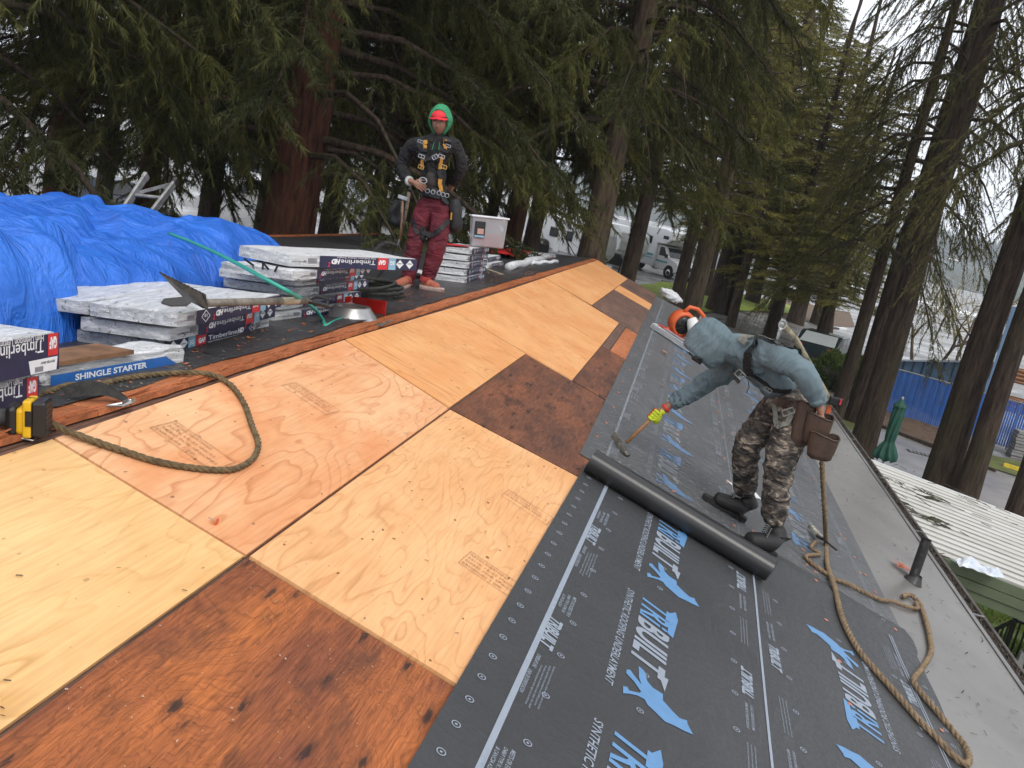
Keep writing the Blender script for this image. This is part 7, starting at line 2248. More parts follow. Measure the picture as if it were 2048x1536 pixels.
# gloved hand closed round the handle
gch = [[(hw, 0.033), (hp, (0.04, 0.028))]]
gh = []
for k in range(4):
    base = hp + tohead * (0.034 - 0.021 * k) + upv * 0.012
    p1 = base + sd_ * 0.032 + upv * 0.006; p2 = p1 + sd_ * 0.006 - upv * 0.028; p3 = p2 - sd_ * 0.026 - upv * 0.008
    gch.append([(hp, (0.04, 0.028)), (base, 0.014), (p1, 0.0125), (p2, 0.0115), (p3, 0.0105)])
gch.append([(hp, (0.04, 0.028)), (hp - sd_ * 0.026, 0.015), (hp - sd_ * 0.03 + tohead * 0.028 - upv * 0.014, 0.0125), (hp - sd_ * 0.012 + tohead * 0.045 - upv * 0.024, 0.011)])
me_part('glove', skin_mesh(gch, 2, hp), GLOVE_Y, man)
g = MB()
for k in range(4):
    base = hp + tohead * (0.034 - 0.021 * k)
    g.tube([base + sd_ * 0.034 - upv * 0.004, base + sd_ * 0.040 - upv * 0.024, base + sd_ * 0.018 - upv * 0.036], [0.0125, 0.0135, 0.012], 8)
g.tube([hw - sd_ * 0.0, hw.lerp(wr, 0.35)], 0.036, 14)
o = g.build('glove_palm', [GLOVE_R], man, smooth=True)
# hood: a full, slack hood pulled over the bowed head
hc = J(1419, 686, 6.20)
ax = (J(1392, 722, 6.19) - J(1450, 660, 6.2)).normalized()   # towards the face opening
g = MB()
s1 = ax.cross(Vector((0, 1, 0))).normalized(); s2 = ax.cross(s1)
def fn(u, v):
    a = 2 * PI * u
    prof = np.interp(v, [0, .12, .3, .5, .7, .88, 1.0], [0.01, 0.085, 0.132, 0.148, 0.142, 0.122, 0.108])
    z = np.interp(v, [0, .12, .3, .5, .7, .88, 1.0], [-0.155, -0.142, -0.10, -0.03, 0.045, 0.105, 0.125])
    r = prof * (1 + 0.055 * math.sin(2 * a + 1) + 0.05 * noise.noise((math.cos(a) * 1.7, math.sin(a) * 1.7, v * 3.2)) + 0.022 * math.sin(7 * v * PI + 2.5 * math.sin(a)) * v)
    return tuple(hc + ax * z + s1 * r * math.cos(a) * 1.02 + s2 * r * math.sin(a) * 0.95)
g.grid(fn, 44, 30)
def fn2(u, v):
    a = 2 * PI * u; r = 0.108 - 0.02 * v
    return tuple(hc + ax * (0.125 - 0.05 * v) + s1 * r * math.cos(a) + s2 * r * math.sin(a) * 0.93)
g.grid(fn2, 44, 3)
g.build('hood', HOOD_B, man, smooth=True)
me_n = skin_mesh([[(J(1436, 690, 6.2), 0.098), (nk, 0.105), (J(1500, 704, 6.16), 0.11)]], 2)
me_part('hood_collar', cloth(me_n, 0.012, 9, 3), HOOD_B, man)
g = MB(); g.tube([J(1400, 716, 6.12), J(1384, 716, 6.10)], [0.045, 0.01], 10); 
g.box(tuple(J(1388, 714, 6.12)), (0.09, 0.10, 0.008), 0, Matrix.Rotation(0.5, 3, 'Y')); g.build('cap_brim', WEB, man)
g = MB(); g.lathe([(0.02, 0), (0.013, 0.012), (0, 0.014)], tuple(J(1404, 716, 6.12)), 8); g.build('ear', SKINM, man)
# boots
def boot(ank, toe, heel, nm='boot', m=BOOT):
    up = NEAR.to_3x3() @ Vector((0, 0, 1))
    d = (toe - heel).normalized(); 
    h0 = heel + up * 0.05; t0 = toe + up * 0.045 - d * 0.02
    me = skin_mesh([[(ank + up * 0.02, 0.066), (ank.lerp(h0, .5), 0.066), (h0 + d * 0.02, (0.062, 0.064)), (h0.lerp(t0, .38) + up * 0.030, (0.066, 0.066)), (h0.lerp(t0, .68) + up * 0.008, (0.064, 0.058)), (t0 - d * 0.03, (0.066, 0.052)), (t0, (0.05, 0.038))]], 2, h0 + d * 0.02)
    o = me_part(nm, me, m, man)
    g = MB(); sd2 = d.cross(up).normalized()
    out = [(-0.035, -0.036), (-0.045, 0.0), (-0.035, 0.036), (0.08, 0.042), (0.20, 0.05), (0.27, 0.03), (0.285, 0.0), (0.27, -0.035), (0.20, -0.046), (0.08, -0.036)]
    L2 = (toe - heel).length / 0.285
    v = []
    for z in (0.0, 0.028):
        for a, b_ in out: v.append(tuple(heel + d * ((a + 0.045) * L2 * 0.9 + 0.035) + sd2 * b_ + up * z))
    n = len(out)
    g.add(v, [tuple(range(n)), tuple(range(n, 2 * n))[::-1]] + [(i, n + i, n + (i + 1) % n, (i + 1) % n) for i in range(n)])
    g.build('sole', SOLE, o)
    g = MB()
    for k in range(5):
        c = ank.lerp(h0.lerp(t0, .55) + up * 0.05, 0.3 + 0.17 * k) + up * (0.022) + d * 0.035
        g.tube([c + sd2 * 0.03 - up * .008, c + d * 0.012 + up * 0.006, c - sd2 * 0.03 - up * .008], 0.0035, 5)
    g.build('lace', WEB, o)
    g = MB()
    for k in range(5):
        for s_ in (-1, 1):
            c = ank.lerp(h0.lerp(t0, .55) + up * 0.05, 0.3 + 0.17 * k) + up * 0.014 + d * 0.034 + sd2 * 0.033 * s_
            g.box(tuple(c), (0.008, 0.008, 0.008))
    g.build('eyelets', METAL, o)
    return o
def roofpt(px, py, up_=0.0):
    q = N(px, py, up_); return NEAR @ Vector((q[0], q[1], up_)) - P0
boot(al, roofpt(1416, 1000, 0.012), roofpt(1500, 1050, 0.012))
boot(ar, roofpt(1482, 1085, 0.012), roofpt(1556, 1115, 0.012))
# harness webbing laid on the sweatshirt and trousers
bt = bvh_of(ho_me, me_n); bl2 = bvh_of(tr_me); ball = bvh_of(ho_me, tr_me)
strap_on('harness_strap', man, [J(1556, 660, 6.1), J(1520, 655, 6.02), J(1494, 668, 5.96), J(1480, 700, 5.94), J(1482, 735, 5.96), J(1494, 760, 6.0)], bt, 0.068, WEB, 0.014)
strap_on('harness_strap', man, [J(1550, 652, 6.15), J(1520, 649, 6.12), J(1492, 660, 6.08), J(1478, 680, 6.02)], bt, 0.042, WEBG, 0.020)
strap_on('harness_strap', man, [J(1480, 735, 5.98), J(1500, 762, 5.98), J(1530, 780, 5.98), J(1560, 788, 5.98), J(1596, 792, 5.98)], bt, 0.03, WEB, 0.012)
strap_on('harness_strap', man, [J(1560, 655, 6.1), J(1590, 690, 6.05), J(1618, 740, 6.05), J(1640, 780, 6.08)], bt, 0.045, WEBG, 0.014)
strap_on('harness_strap', man, [J(1560, 668, 6.0), J(1585, 690, 6.0), J(1610, 720, 6.02)], bt, 0.04, WEB, 0.016)
strap_on('leg_strap', man, [J(1520, 802, 6.0), J(1535, 830, 5.96), J(1552, 846, 5.92), J(1575, 838, 5.9), J(1598, 815, 5.92)], bl2, 0.035, WEBG, 0.012)
BUCK = mat('dull_metal', (0.28, 0.27, 0.25), 0.4, 0.2, 20, metal=0.7)
g = MB()
def buckle(c, d, u_, w_=0.05, h_=0.04, r_=0.005, m=METAL):
    c = Vector(c); d = Vector(d).normalized() * w_ / 2; u_ = Vector(u_).normalized() * h_ / 2
    q = [c + d + u_, c - d + u_, c - d - u_, c + d - u_]
    mb = MB()
    for i in range(4): mb.tube([q[i], q[(i + 1) % 4]], r_, 6)
    mb.tube([(q[0] + q[1]) / 2, (q[2] + q[3]) / 2], r_ * 0.8, 6)
    return mb
buckle(J(1480, 750, 5.88), (0.8, 0, -0.5), (0.5, 0, 0.8), 0.06, 0.042, 0.004).build('buckle', BUCK, man)
buckle(J(1536, 780, 5.92), (0.9, 0, -0.3), (0.3, 0, 0.9), 0.045, 0.022, 0.0035).build('buckle', BUCK, man)
buckle(J(1576, 824, 5.84), (0.8, 0, 0.55), (-0.5, 0, 0.8), 0.07, 0.036, 0.005).build('buckle', BUCK, man)
g = MB(); g.bar(J(1462, 745, 5.9), J(1478, 765, 5.9), 0.05, 0.02); g.build('chest_clip', WEB, man)
g = MB(); 
ringc = J(1565, 650, 6.02)
g.tube([ringc + Vector((0.022 * math.cos(a), 0.005, 0.028 * math.sin(a))) for a in np.linspace(0, 2 * PI, 15)], 0.0045, 6)
g.build('d_ring', METAL, man)
# patterned lanyard pack hanging down the back
pts = [J(1570, 652, 6.08), J(1592, 680, 6.12), J(1612, 715, 6.14), J(1634, 755, 6.12), J(1652, 790, 6.08), J(1656, 808, 6.05)]
g = MB(); g.tube(pts, [0.016, 0.022, 0.020, 0.020, 0.024, 0.014], 8)
g.build('shock_pack', mat('faded_camo_webbing', (0.38, 0.33, 0.22), 0.8, 0.4, 30, col2=(0.08, 0.08, 0.055)), man, smooth=True)
g = MB(); g.tube([J(1496, 762, 5.9), J(1498, 775, 5.9), J(1493, 786, 5.9)], 0.003, 5); g.build('loose_cord', WEB, man)
# belt, pouches
strap_on('belt', man, [J(1538, 800, 6.0), J(1560, 806, 5.98), J(1590, 808, 5.95), J(1622, 806, 5.98)], ball, 0.05, LEATH, 0.016, 0.008)
def pouch(cpx, cpy, y, w_, h_, d_, nm, m=LEATH):
    c = J(cpx, cpy, y)
    g = MB()
    def fn(u, v):
        a = 2 * PI * u
        ca, sa = math.cos(a), math.sin(a)
        rx = w_ / 2 * (1.0 - 0.22 * (1 - v) ** 2); ry = d_ / 2 * (1.0 - 0.15 * (1 - v))
        sx = math.copysign(abs(ca) ** 0.75, ca); sy = math.copysign(abs(sa) ** 0.75, sa)
        k = 1 if v > 0.06 else 0.7
        return tuple(c + Vector((rx * sx * k, ry * sy * k, -h_ / 2 + h_ * v + 0.012 * math.sin(2 * a) * v + 0.006 * noise.noise((ca * 3, sa * 3, v * 3)))))
    g.grid(fn, 30, 10)
    g.grid(lambda u, v: fn(u, 0.0) if v > .5 else tuple(c + Vector((0, 0, -h_ / 2 + 0.004))), 30, 1)
    g.grid(lambda u, v: tuple(Vector(fn(u, 1.0 - 0.35 * v)) * 1.0 + (c - Vector(fn(u, 1.0))).normalized() * 0.006), 30, 3)
    g.tube([fn(i / 30, 1.0) for i in range(31)], 0.006, 6)
    return g.build(nm, m, man, smooth=True)
pouch(1632, 862, 5.90, 0.17, 0.20, 0.11, 'tool_pouch')
pouch(1643, 895, 5.82, 0.18, 0.155, 0.10, 'tool_pouch')
pl = pouch(1604, 850, 5.92, 0.12, 0.28, 0.07, 'tool_pouch')
g = MB(); g.tube([J(1662, 878, 5.8), J(1668, 900, 5.8), J(1664, 916, 5.8), J(1655, 920, 5.8)], 0.004, 6); g.build('wire_loop', METAL, man)
g = MB(); g.box(tuple(J(1672, 803, 5.98)), (0.085, 0.05, 0.05)); g.build('tape_measure', WEB, man, bevel=0.006)
g = MB(); g.box(tuple(J(1681, 804, 5.95)), (0.01, 0.02, 0.035)); g.build('tape_mark', RED_L, man)
g = MB(); g.box(tuple(J(1656, 822, 6.0)), (0.03, 0.03, 0.07)); g.build('tool_handle', ORANGE_PL, man, bevel=0.006)
# knit hem and cuffs
for (a, b_, r) in ((wr, wr.lerp(er, 0.12), 0.05), (wl, wl.lerp(el, 0.18), 0.06)):
    g = MB(); g.tube([b_, a], [r, r * 0.92], 18); g.build('cuff', HOOD_B, man, smooth=True)
# hammer in the gloved hand: a thing of its own
hb = roofpt(1240, 893, 0.03)
ham = empty('hammer', 'roofing hammer with a wooden handle held in the yellow and red glove', 'hammer', P0 + hb)
h_top = hp - tohead * 0.05 - sd_ * 0.0 + sd_ * 0.012 - upv * 0.016; h_end = J(1252, 886, 6.30)
g = MB(); g.tube([h_top - hb, h_top.lerp(h_end, .5) - hb, h_end - hb], [0.017, 0.0135, 0.0125], 12); g.build('handle', mat('hickory', (0.40, 0.20, 0.085), 0.55, 0.2, 14, stretch=(1, 1, 1)), ham, smooth=True)
g = MB(); a, b_ = J(1226, 868, 6.30), roofpt(1256, 912, 0.015); a = a - hb; b_ = b_ - hb
g.bar(a, a.lerp(b_, 0.45), 0.05, 0.012, (0, 1, 0)); g.bar(a.lerp(b_, 0.35), a.lerp(b_, 0.85), 0.028, 0.028, (0, 1, 0)); g.tube([a.lerp(b_, 0.82), b_], 0.017, 12)
g.build('head', mat('hammer_steel', (0.23, 0.21, 0.18), 0.4, 0.3, 30, metal=0.7), ham, bevel=0.002)
_ = 0

# ---------------------------------------------------------------- the standing roofer
Q = FB(832, 579); P1 = FAR @ Vector((Q[0], Q[1], 0.015))
y0 = P1.y
m2 = empty('person', 'roofer standing in a green hood, red cap, black harness and maroon trousers', 'person', P1)
K = lambda px, py, dy=0.0: Y(px, py, y0 + dy) - P1
pel = K(866, 402)
hL, hR = K(848, 418), K(884, 418)
kL, kR = K(828, 492, -0.06), K(876, 492, -0.04)
aL, aR = K(815, 566), K(853, 562, 0.02)
t_me = skin_mesh([[(pel, (0.15, 0.11)), (hL, 0.098), (hL.lerp(kL, .5), 0.092), (kL, 0.076), (kL.lerp(aL, .4), 0.076), (kL.lerp(aL, .8), 0.064), (aL, 0.052)],
                  [(pel, (0.15, 0.11)), (hR, 0.10), (hR.lerp(kR, .5), 0.096), (kR, 0.08), (kR.lerp(aR, .4), 0.078), (kR.lerp(aR, .8), 0.066), (aR, 0.054)],
                  [(pel, (0.15, 0.11)), (K(868, 388), (0.14, 0.105))]], 3, pel)
cloth(t_me, 0.016, 7, 7, (1, 1, 1.8))
me_part('trousers', t_me, MAROON, m2)
for (a, k_) in ((aL, kL), (aR, kR)):
    g = MB()
    g.grid(lambda u, v, a=a, k_=k_: tuple(a.lerp(k_, -0.06 + 0.22 * v) + Vector(((0.062 + 0.006 * math.sin(14 * v)) * math.cos(2 * PI * u), (0.062 + 0.006 * math.sin(14 * v)) * math.sin(2 * PI * u), 0))), 20, 12)
    g.build('trouser_cuff', mat('dusty_maroon', (0.20, 0.05, 0.05), 0.9, 0.3, 18, col2=(0.10, 0.012, 0.02)), m2, smooth=True)
wst = K(868, 388); ch_ = K(866, 325); ct = K(869, 290); nk = K(878, 268)
sL, sR = K(822, 290, 0.02), K(912, 290, 0.04)
eL, eR = K(803, 335, 0.03), K(925, 338, 0.10)
wL, wR = K(818, 362, -0.16), K(905, 368, 0.20)
j_me = skin_mesh([[(K(867, 400), (0.15, 0.115)), (wst, (0.148, 0.112)), (ch_, (0.165, 0.12)), (ct, (0.16, 0.11)), (nk, 0.07)],
                  [(ct, (0.16, 0.11)), (sL, 0.072), (sL.lerp(eL, .5), 0.062), (eL, 0.058), (eL.lerp(wL, .5), 0.05), (wL, 0.043)],
                  [(ct, (0.16, 0.11)), (sR, 0.072), (sR.lerp(eR, .5), 0.060), (eR, 0.055), (eR.lerp(wR, .5), 0.05), (wR, 0.043)]], 3, ct)
cloth(j_me, 0.016, 7, 1)
me_part('jacket', j_me, JACK, m2)
# body: head with a modelled face, neck, hands
hc = K(880, 245, -0.03)
up = (K(882, 200) - K(866, 400)).normalized()
fw = Vector((0.10, -0.97, -0.22)).normalized(); rt_ = fw.cross(up).normalized(); up2 = rt_.cross(fw)
hp2 = K(832, 368, -0.20); hw2 = K(822, 362, -0.18)
ch = [[(ct, 0.06), (nk, 0.052), (hc - up2 * 0.05 + fw * -0.01, 0.06)],
      [(ct, 0.06), (sL, 0.045), (eL, 0.04), (wL, 0.032), (hw2, 0.028), (hp2, (0.036, 0.022))],
      [(ct, 0.06), (sR, 0.045), (eR, 0.04), (wR, 0.03), (wR + Vector((-0.03, 0.06, -0.06)), 0.03)]]
fingers(ch, hw2, hp2, K(850, 374, -0.22) - hp2, Vector((-0.1, -0.7, 0.6)), Vector((0.2, 0.3, 0.85)), 0.075, 0.5, 0.0088, 1)
b_me = skin_mesh(ch, 2, ct)
body2 = me_part('body', b_me, SKINM, m2)
# head surface (joined into the body mesh)
def head_pt(u, v):
    lon = 2 * PI * (u - 0.5); lat = PI * (v - 0.5)
    x = math.sin(lon) * math.cos(lat); z = math.sin(lat); f = math.cos(lon) * math.cos(lat)
    X_ = 0.076 * x * (1 - 0.22 * max(0, -z) ** 1.2); Z_ = 0.118 * z; F = 0.094 * f
    if f > 0:
        F += 0.006 * math.exp(-((z + 0.55) / 0.25) ** 2) * max(0, 1 - abs(x) * 2)
        F += 0.026 * math.exp(-(x / 0.13) ** 2) * math.exp(-((z + 0.16) / 0.17) ** 2) * (1 if z > -0.32 else 0.75)
        F += 0.007 * math.exp(-(x / 0.55) ** 2) * math.exp(-((z - 0.24) / 0.10) ** 2)
        for s_ in (-1, 1): F -= 0.013 * math.exp(-((x - s_ * 0.38) / 0.16) ** 2 - ((z - 0.06) / 0.11) ** 2)
        F += 0.010 * math.exp(-(x / 0.24) ** 2) * (math.exp(-((z + 0.46) / 0.05) ** 2) + math.exp(-((z + 0.58) / 0.055) ** 2))
        F -= 0.004 * math.exp(-(x / 0.26) ** 2) * math.exp(-((z + 0.52) / 0.025) ** 2)
        F += 0.010 * math.exp(-(x / 0.25) ** 2) * math.exp(-((z + 0.86) / 0.15) ** 2)
    return hc + rt_ * X_ + up2 * Z_ + fw * F
g = MB(); g.grid(lambda u, v: tuple(head_pt(u, v)), 56, 56)
for s_ in (-1, 1):
    g.grid(lambda u, v, s_=s_: tuple(hc + rt_ * s_ * (0.074 + 0.012 * math.sin(PI * v)) + up2 * (0.03 * math.cos(2 * PI * u) * math.sin(PI * v)) + fw * (-0.005 + 0.018 * math.sin(2 * PI * u) * math.sin(PI * v))), 12, 6)
hm = g.build('h', SKINM, mesh_only=True)
bm = bmesh.new(); bm.from_mesh(body2.data); bm.from_mesh(hm); bm.to_mesh(body2.data); bm.free()
body2.data.polygons.foreach_set('use_smooth', [True] * len(body2.data.polygons))
for s_ in (-1, 1):
    e = hc + rt_ * s_ * 0.029 + up2 * 0.006 + fw * 0.078
    g = MB(); g.lathe([(0, -0.011), (0.008, -0.008), (0.011, 0), (0.008, 0.008), (0, 0.011)], tuple(e), 10); g.build('eye', mat('eye_white', (0.55, 0.5, 0.47), 0.2, 0.02, 5), m2, smooth=True)
    g = MB(); g.lathe([(0, -0.005), (0.005, 0), (0, 0.005)], tuple(e + fw * 0.009 - up2 * 0.002), 8); g.build('iris', HAIR, m2)
    g = MB(); g.tube([e + rt_ * -0.014 + up2 * 0.010 + fw * 0.006, e + up2 * 0.013 + fw * 0.011, e + rt_ * 0.014 + up2 * 0.009 + fw * 0.005], 0.0035, 6); g.build('eyelid', SKINM, m2)
    g = MB(); g.tube([e + rt_ * -0.017 + up2 * 0.022 + fw * 0.014, e + up2 * 0.027 + fw * 0.016, e + rt_ * 0.017 + up2 * 0.021 + fw * 0.010], 0.0035, 6); g.build('eyebrow', HAIR, m2)
g = MB(); g.tube([hc + rt_ * -0.023 - up2 * 0.0615 + fw * 0.0925, hc - up2 * 0.0605 + fw * 0.1025, hc + rt_ * 0.023 - up2 * 0.0615 + fw * 0.0925], 0.003, 6); g.build('mouth', mat('lip', (0.22, 0.07, 0.055), 0.5, 0.1, 9), m2)
g = MB()
for i in range(9):
    x = -0.024 + 0.006 * i; g.tube([hc + rt_ * x - up2 * 0.043 + fw * (0.104 - 4 * x * x), hc + rt_ * x * 1.1 - up2 * 0.0495 + fw * (0.103 - 4 * x * x)], 0.0018, 4)
g.build('moustache', HAIR, m2)
# red cap under the hood
g = MB()
g.grid(lambda u, v: tuple(hc + up2 * (0.062 + 0.066 * math.sin(v * PI / 2)) + rt_ * 0.085 * math.cos(v * PI / 2) * math.cos(2 * PI * u) + fw * (0.100 * math.cos(v * PI / 2) * math.sin(2 * PI * u) + 0.002)), 32, 8)
g.build('cap_crown', REDC, m2, smooth=True)
g = MB()
def brim(u, v):
    a = PI * (0.12 + 0.76 * u); r = 1 + 0.62 * v * math.sin(a) ** 0.5
    return tuple(hc + rt_ * 0.084 * math.cos(a) * (1 + 0.12 * v) + fw * (0.098 * math.sin(a) * (1 + 0.5 * v)) + up2 * (0.064 - 0.004 * v - 0.014 * abs(math.cos(a)) - 0.006 * v * v))
g.grid(brim, 24, 6); g.grid(lambda u, v: tuple(Vector(brim(u, v)) - up2 * 0.006), 24, 6); g.grid(lambda u, v: tuple(Vector(brim(u, 1)) - up2 * 0.006 * v), 24, 1)
g.build('cap_brim', REDC, m2, smooth=True)
# green hood framing the face
g = MB()
def hood(u, v):
    a = PI * (-0.62 + 1.24 * u) + PI / 2 - PI / 2        # angle from the top, down both cheeks
    th_ = 2 * PI * (0.5 + (u - 0.5) * 0.98)
    bx = math.sin(th_ - PI) ; bz = -math.cos(th_)  # closed loop round the face, top at u=.5
    bz = math.cos((u - 0.5) * 2 * PI); bx = math.sin((u - 0.5) * 2 * PI)
    op = math.sin(min(1, v * 2.6) * PI / 2); rx = (0.094 + 0.030 * op) * (1 - 0.26 * max(0, -bz) ** 1.4); rz = (0.108 + 0.048 * op) if bz > 0 else 0.145
    k = math.cos(v * PI / 2) ** 0.75; dpt = math.sin(v * PI / 2)
    wv = 1 + 0.03 * noise.noise((bx * 3, bz * 3, v * 3))
    return tuple(hc + rt_ * rx * bx * k * wv + up2 * (rz * bz * k * wv + 0.012 + 0.03 * dpt * 0.3 + (0.02 if bz > 0.6 else 0) * (bz - 0.6)) + fw * (0.060 - 0.20 * dpt - 0.02 * max(0, -bz)))
g.grid(hood, 56, 16)
def rim(u, v):
    p = Vector(hood(u, 0)); c = hc + up2 * 0.01
    d = (p - c); d -= fw * d.dot(fw); d.normalize()
    return tuple(p + d * (-0.012 * math.sin(v * PI)) * 1.0 - fw * (-0.008 * math.sin(v * PI)) - d * 0.010 * v - fw * 0.03 * v)
g.grid(rim, 56, 4)
g.build('hood', HOOD_G, m2, smooth=True)
c_me = skin_mesh([[(nk + Vector((0, 0.03, -0.03)), 0.085), (K(874, 286, -0.03), 0.075), (K(871, 296, -0.07), 0.045)]], 2); me_part('hood_collar', cloth(c_me, 0.008, 14, 3), HOOD_G, m2)
for dx in (-5, 6):
    g = MB(); g.tube([K(873 + dx, 285, -0.14), K(870 + dx * 1.2, 300, -0.16)], 0.003, 5); g.build('drawstring', HOOD_G, m2)
g = MB(); g.tube([wL, wL.lerp(hw2, 0.6)], [0.048, 0.043], 16); g.build('shirt_cuff', mat('cuff_grey', (0.45, 0.48, 0.46), 0.8, 0.1, 9), m2, smooth=True)
# shoes
def shoe(toe, heel, ank):
    up = Vector((0, 0, 1)); d = (toe - heel).normalized(); sd2 = d.cross(up).normalized(); L2 = (toe - heel).length
    h0 = heel + up * 0.05; t0 = toe + up * 0.045 - d * 0.035
    me = skin_mesh([[(ank, 0.045), (h0 + d * 0.035 + up * 0.02, 0.048), (h0.lerp(t0, .55) + up * 0.012, (0.043, 0.043)), (t0, (0.042, 0.032))]], 2, h0 + d * 0.035 + up * 0.02)
    o = me_part('shoe', me, SHOE, m2)
    g = MB(); g.lathe([(0.052, -0.015), (0.056, 0.01), (0.05, 0.03)], tuple(h0 + d * 0.03 + up * 0.045), 16); g.build('collar', SHOER, o, smooth=True)
    g = MB(); n = 20; v = []
    for z, k in ((0.0, 0.95), (0.02, 1.03), (0.035, 0.97)):
        for i in range(n):
            a = 2 * PI * i / n
            f = L2 / 2 + (L2 / 2 + 0.02) * math.cos(a) * k; wdt = 0.050 * (1 - 0.12 * math.cos(a + PI)) * math.copysign(abs(math.sin(a)) ** 0.7, math.sin(a)) * k
            v.append(tuple(heel + d * f + sd2 * wdt + up * (z + 0.012 * (math.cos(a) ** 2) * (z > 0))))
    F_ = [tuple(range(n))]
    for j in range(2): F_ += [(j * n + i, j * n + (i + 1) % n, (j + 1) * n + (i + 1) % n, (j + 1) * n + i) for i in range(n)]
    F_.append(tuple(2 * n + i for i in range(n))); g.add(v, F_); g.build('sole', SHOES, o)
def fpt(px, py):
    return FP(px, py, 0.018) - P1
shoe(fpt(782, 582), fpt(818, 573), aL + Vector((0, 0, -0.02)))
shoe(fpt(882, 585), fpt(842, 578), aR + Vector((0, 0, -0.02)))
# harness
bt = bvh_of(j_me); bL = bvh_of(t_me); ba = bvh_of(j_me, t_me)
F_ = -0.16
for (x0, x1, x2, x3) in ((842, 846, 843, 838), (893, 888, 883, 884)):
    strap_on('harness_pad', m2, [K(x0 + (x0 - 868) * .12, 276, F_ * .5), K(x1, 300, F_), K(x2, 326, F_), ], bt, 0.085, WEB, 0.010, 0.012)
    strap_on('harness_strap', m2, [K(x1 + 2, 276, F_), K(x1 + 4, 296, F_)], bt, 0.034, WEBY, 0.024)
    strap_on('harness_strap', m2, [K(x2 + 1, 314, F_), K(x3 + 4, 336, F_)], bt, 0.036, WEBY, 0.024)
    strap_on('harness_strap', m2, [K(x2, 330, F_), K(x3 + 4, 355, F_), K(x3 + 6, 376, F_)], bt, 0.04, WEB, 0.014)
    buckle(K(x2, 313, -0.20), (1, 0, -0.15), (0.15, 0, 1), 0.058, 0.028, 0.004).build('buckle', METAL, m2)
    buckle(K(x3 + 4, 334, -0.20), (1, 0, -0.15), (0.15, 0, 1), 0.05, 0.03, 0.004).build('buckle', mat('amber_metal', (0.65, 0.4, 0.12), 0.35, 0.1, 5, metal=0.6), m2)
    buckle(K(x0 + (-1 if x0 < 868 else 3), 283 if x0 < 868 else 292, -0.17), (1, 0, -0.1), (0.1, 0, 1), 0.05, 0.022, 0.0035).build('buckle', METAL, m2)
strap_on('harness_strap', m2, [K(888, 362, F_), K(890, 382, F_)], bt, 0.042, WEBY, 0.022)
strap_on('chest_strap', m2, [K(846, 318, F_), K(870, 316, F_), K(886, 318, F_)], bt, 0.03, WEB, 0.018)
buckle(K(870, 314, -0.19), (0.7, 0, 0.6), (-0.6, 0, 0.7), 0.05, 0.035, 0.0045).build('chest_ring', METAL, m2)
strap_on('waist_belt', m2, [K(832, 372, F_ * .8), K(850, 380, F_), K(870, 386, F_), K(895, 392, F_), K(908, 394, F_ * .4)], ba, 0.085, WEB, 0.016, 0.012)
for px, py in ((855, 382), (866, 384), (878, 386), (886, 389), (894, 391)):
    c = K(px, py, -0.185); g = MB(); g.tube([c + Vector((0.019 * math.cos(a), 0, 0.019 * math.sin(a))) for a in np.linspace(0, 2 * PI, 13)], 0.004, 5)
    g.build('eyelet_ring', METAL, m2)
strap_on('leg_strap', m2, [K(846, 455, F_), K(852, 468, F_), K(868, 466, F_), K(884, 455, F_), K(900, 440, F_ * .3)], bL, 0.045, WEB, 0.010)
strap_on('leg_strap', m2, [K(818, 432, F_ * .5), K(826, 450, F_), K(836, 468, F_)], bL, 0.04, WEB, 0.010)
g = MB(); g.tube([K(903, 425, -0.05), K(902, 440, -0.06)], 0.008, 6); g.build('leg_ring', WEBY, m2)
# bags hanging on both hips
def bag(pts, nm='hip_bag', m=None):
    me = skin_mesh([pts], 2); return me_part(nm, cloth(me, 0.018, 9, len(pts) + pts[0][0].x, (1, 1, .7)), m or WEB, m2)
bag([(K(798, 400, .05), 0.03), (K(788, 415, .05), (0.07, 0.05)), (K(788, 440, .05), (0.068, 0.05)), (K(800, 452, .03), 0.04)])
bag([(K(908, 398, .03), 0.05), (K(910, 425, .03), (0.065, 0.055)), (K(914, 452, .03), (0.075, 0.06)), (K(906, 464, .02), 0.045)])
bag([(K(864, 345, -0.12), 0.04), (K(862, 362, -0.13), (0.06, 0.035)), (K(860, 378, -0.13), 0.04)], 'chest_pouch', mat('brown_black', (0.03, 0.02, 0.018), 0.7, 0.2, 9))
bag([(K(848, 458, -0.07), 0.03), (K(845, 472, -0.07), (0.045, 0.03)), (K(843, 484, -0.07), 0.02)], 'knee_pouch')
# carabiner in the hand
cc = K(846, 361, -0.27)
cbn = empty('carabiner', 'steel carabiner held in front of the belt by the standing roofer', 'carabiner', P1 + cc)
g = MB(); g.tube([Vector((0.036 * math.cos(a), 0.004 * math.sin(a), 0.026 * math.sin(a))) for a in np.linspace(0, 2 * PI, 17)], 0.006, 7)
g.tube([Vector((-0.03, 0, -0.01)), Vector((0.03, 0.0, 0.012))], 0.004, 6); g.build('frame', METAL, cbn)
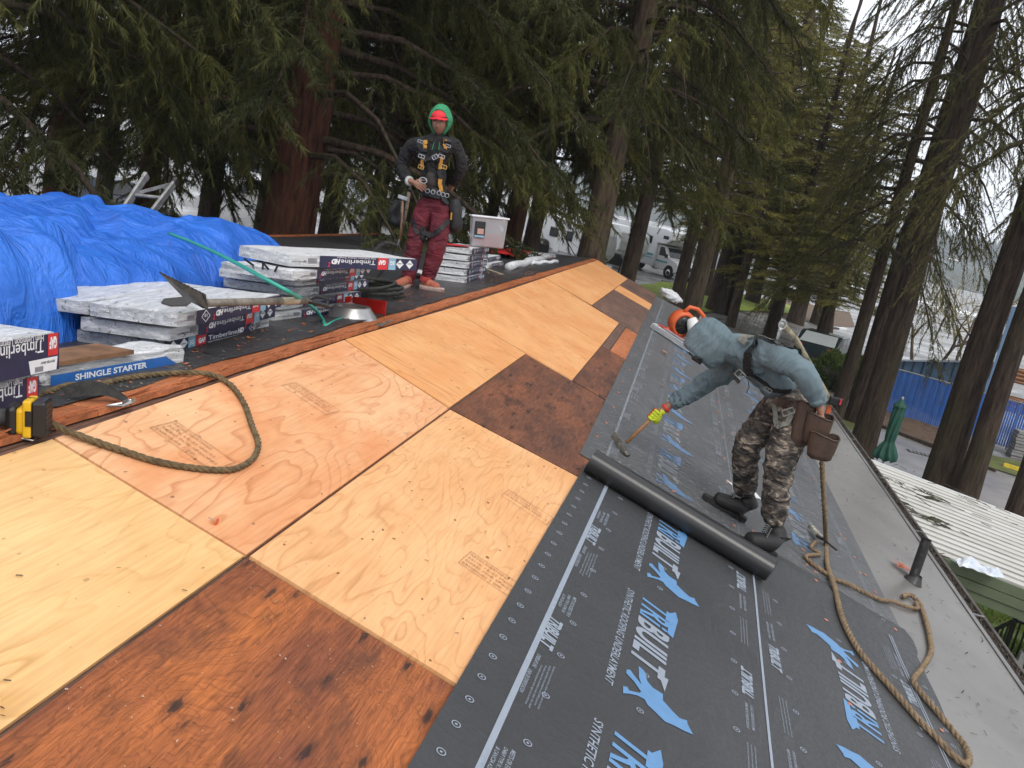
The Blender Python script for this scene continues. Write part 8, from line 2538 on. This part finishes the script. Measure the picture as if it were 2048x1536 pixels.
# hammers hanging at the belt
for (a, b_, label, m, r) in (((806, 396), (800, 478), 'wood-handled hammer hanging head up at the belt of the standing roofer', mat('hammer_wood', (0.27, 0.15, 0.085), 0.6, 0.2, 12), 0.013), ((818, 384), (806, 452), 'worn leather-wrapped hammer beside the wood-handled one at the belt', mat('worn_grip', (0.25, 0.19, 0.15), 0.7, 0.4, 25), 0.018)):
    A_, B_ = K(*a, -0.17), K(*b_, -0.15)
    h2 = empty('hammer', label, 'hammer', P1 + A_, 'hammers hanging at the standing roofer\'s belt')
    g = MB(); g.tube([Vector((0, 0, 0)), (B_ - A_) * .5 + Vector((0.006, 0, 0)), B_ - A_], [r, r * 0.85, r], 10); g.build('handle', m, h2, smooth=True)
    if r < 0.015:
        g = MB(); g.bar((-0.045, 0, 0.008), (0.05, 0, -0.004), 0.035, 0.04, (0, 1, 0)); g.build('head', METAL, h2, bevel=0.004)
    else:
        g = MB(); g.tube([(0.004, 0, 0.02), (0.014, 0, 0.05)], [0.02, 0.012], 8); g.build('head', DMETAL, h2)
g = MB(); g.tube([K(800, 476, -0.15) + P1, K(796, 490, -0.15) + P1, K(792, 494, -0.12) + P1], 0.009, 6)
tag(g.build('snap_hook', METAL), 'dull steel snap hook on the lanyard at the roofer\'s shin', 'hook')

# ================================================================ HAZE
hz_ = MB(); hz_.span((-1760, -1760, -1.2), (1760, 1760, 128))
hm_ = bpy.data.materials.new('haze'); hm_.use_nodes = True
nt_ = hm_.node_tree
for n in list(nt_.nodes):
    if n.type != 'OUTPUT_MATERIAL': nt_.nodes.remove(n)
pv = nt_.nodes.new('ShaderNodeVolumePrincipled'); pv.inputs['Color'].default_value = (0.86, 0.91, 0.98, 1); pv.inputs['Density'].default_value = 0.0004; pv.inputs['Anisotropy'].default_value = 0.3
nt_.links.new(pv.outputs[0], nt_.nodes['Material Output'].inputs['Volume'])
tag(hz_.build('haze', hm_), 'thin grey-blue haze over the lot and the far hillside', kind='stuff')
sc.cycles.volume_bounces = 2
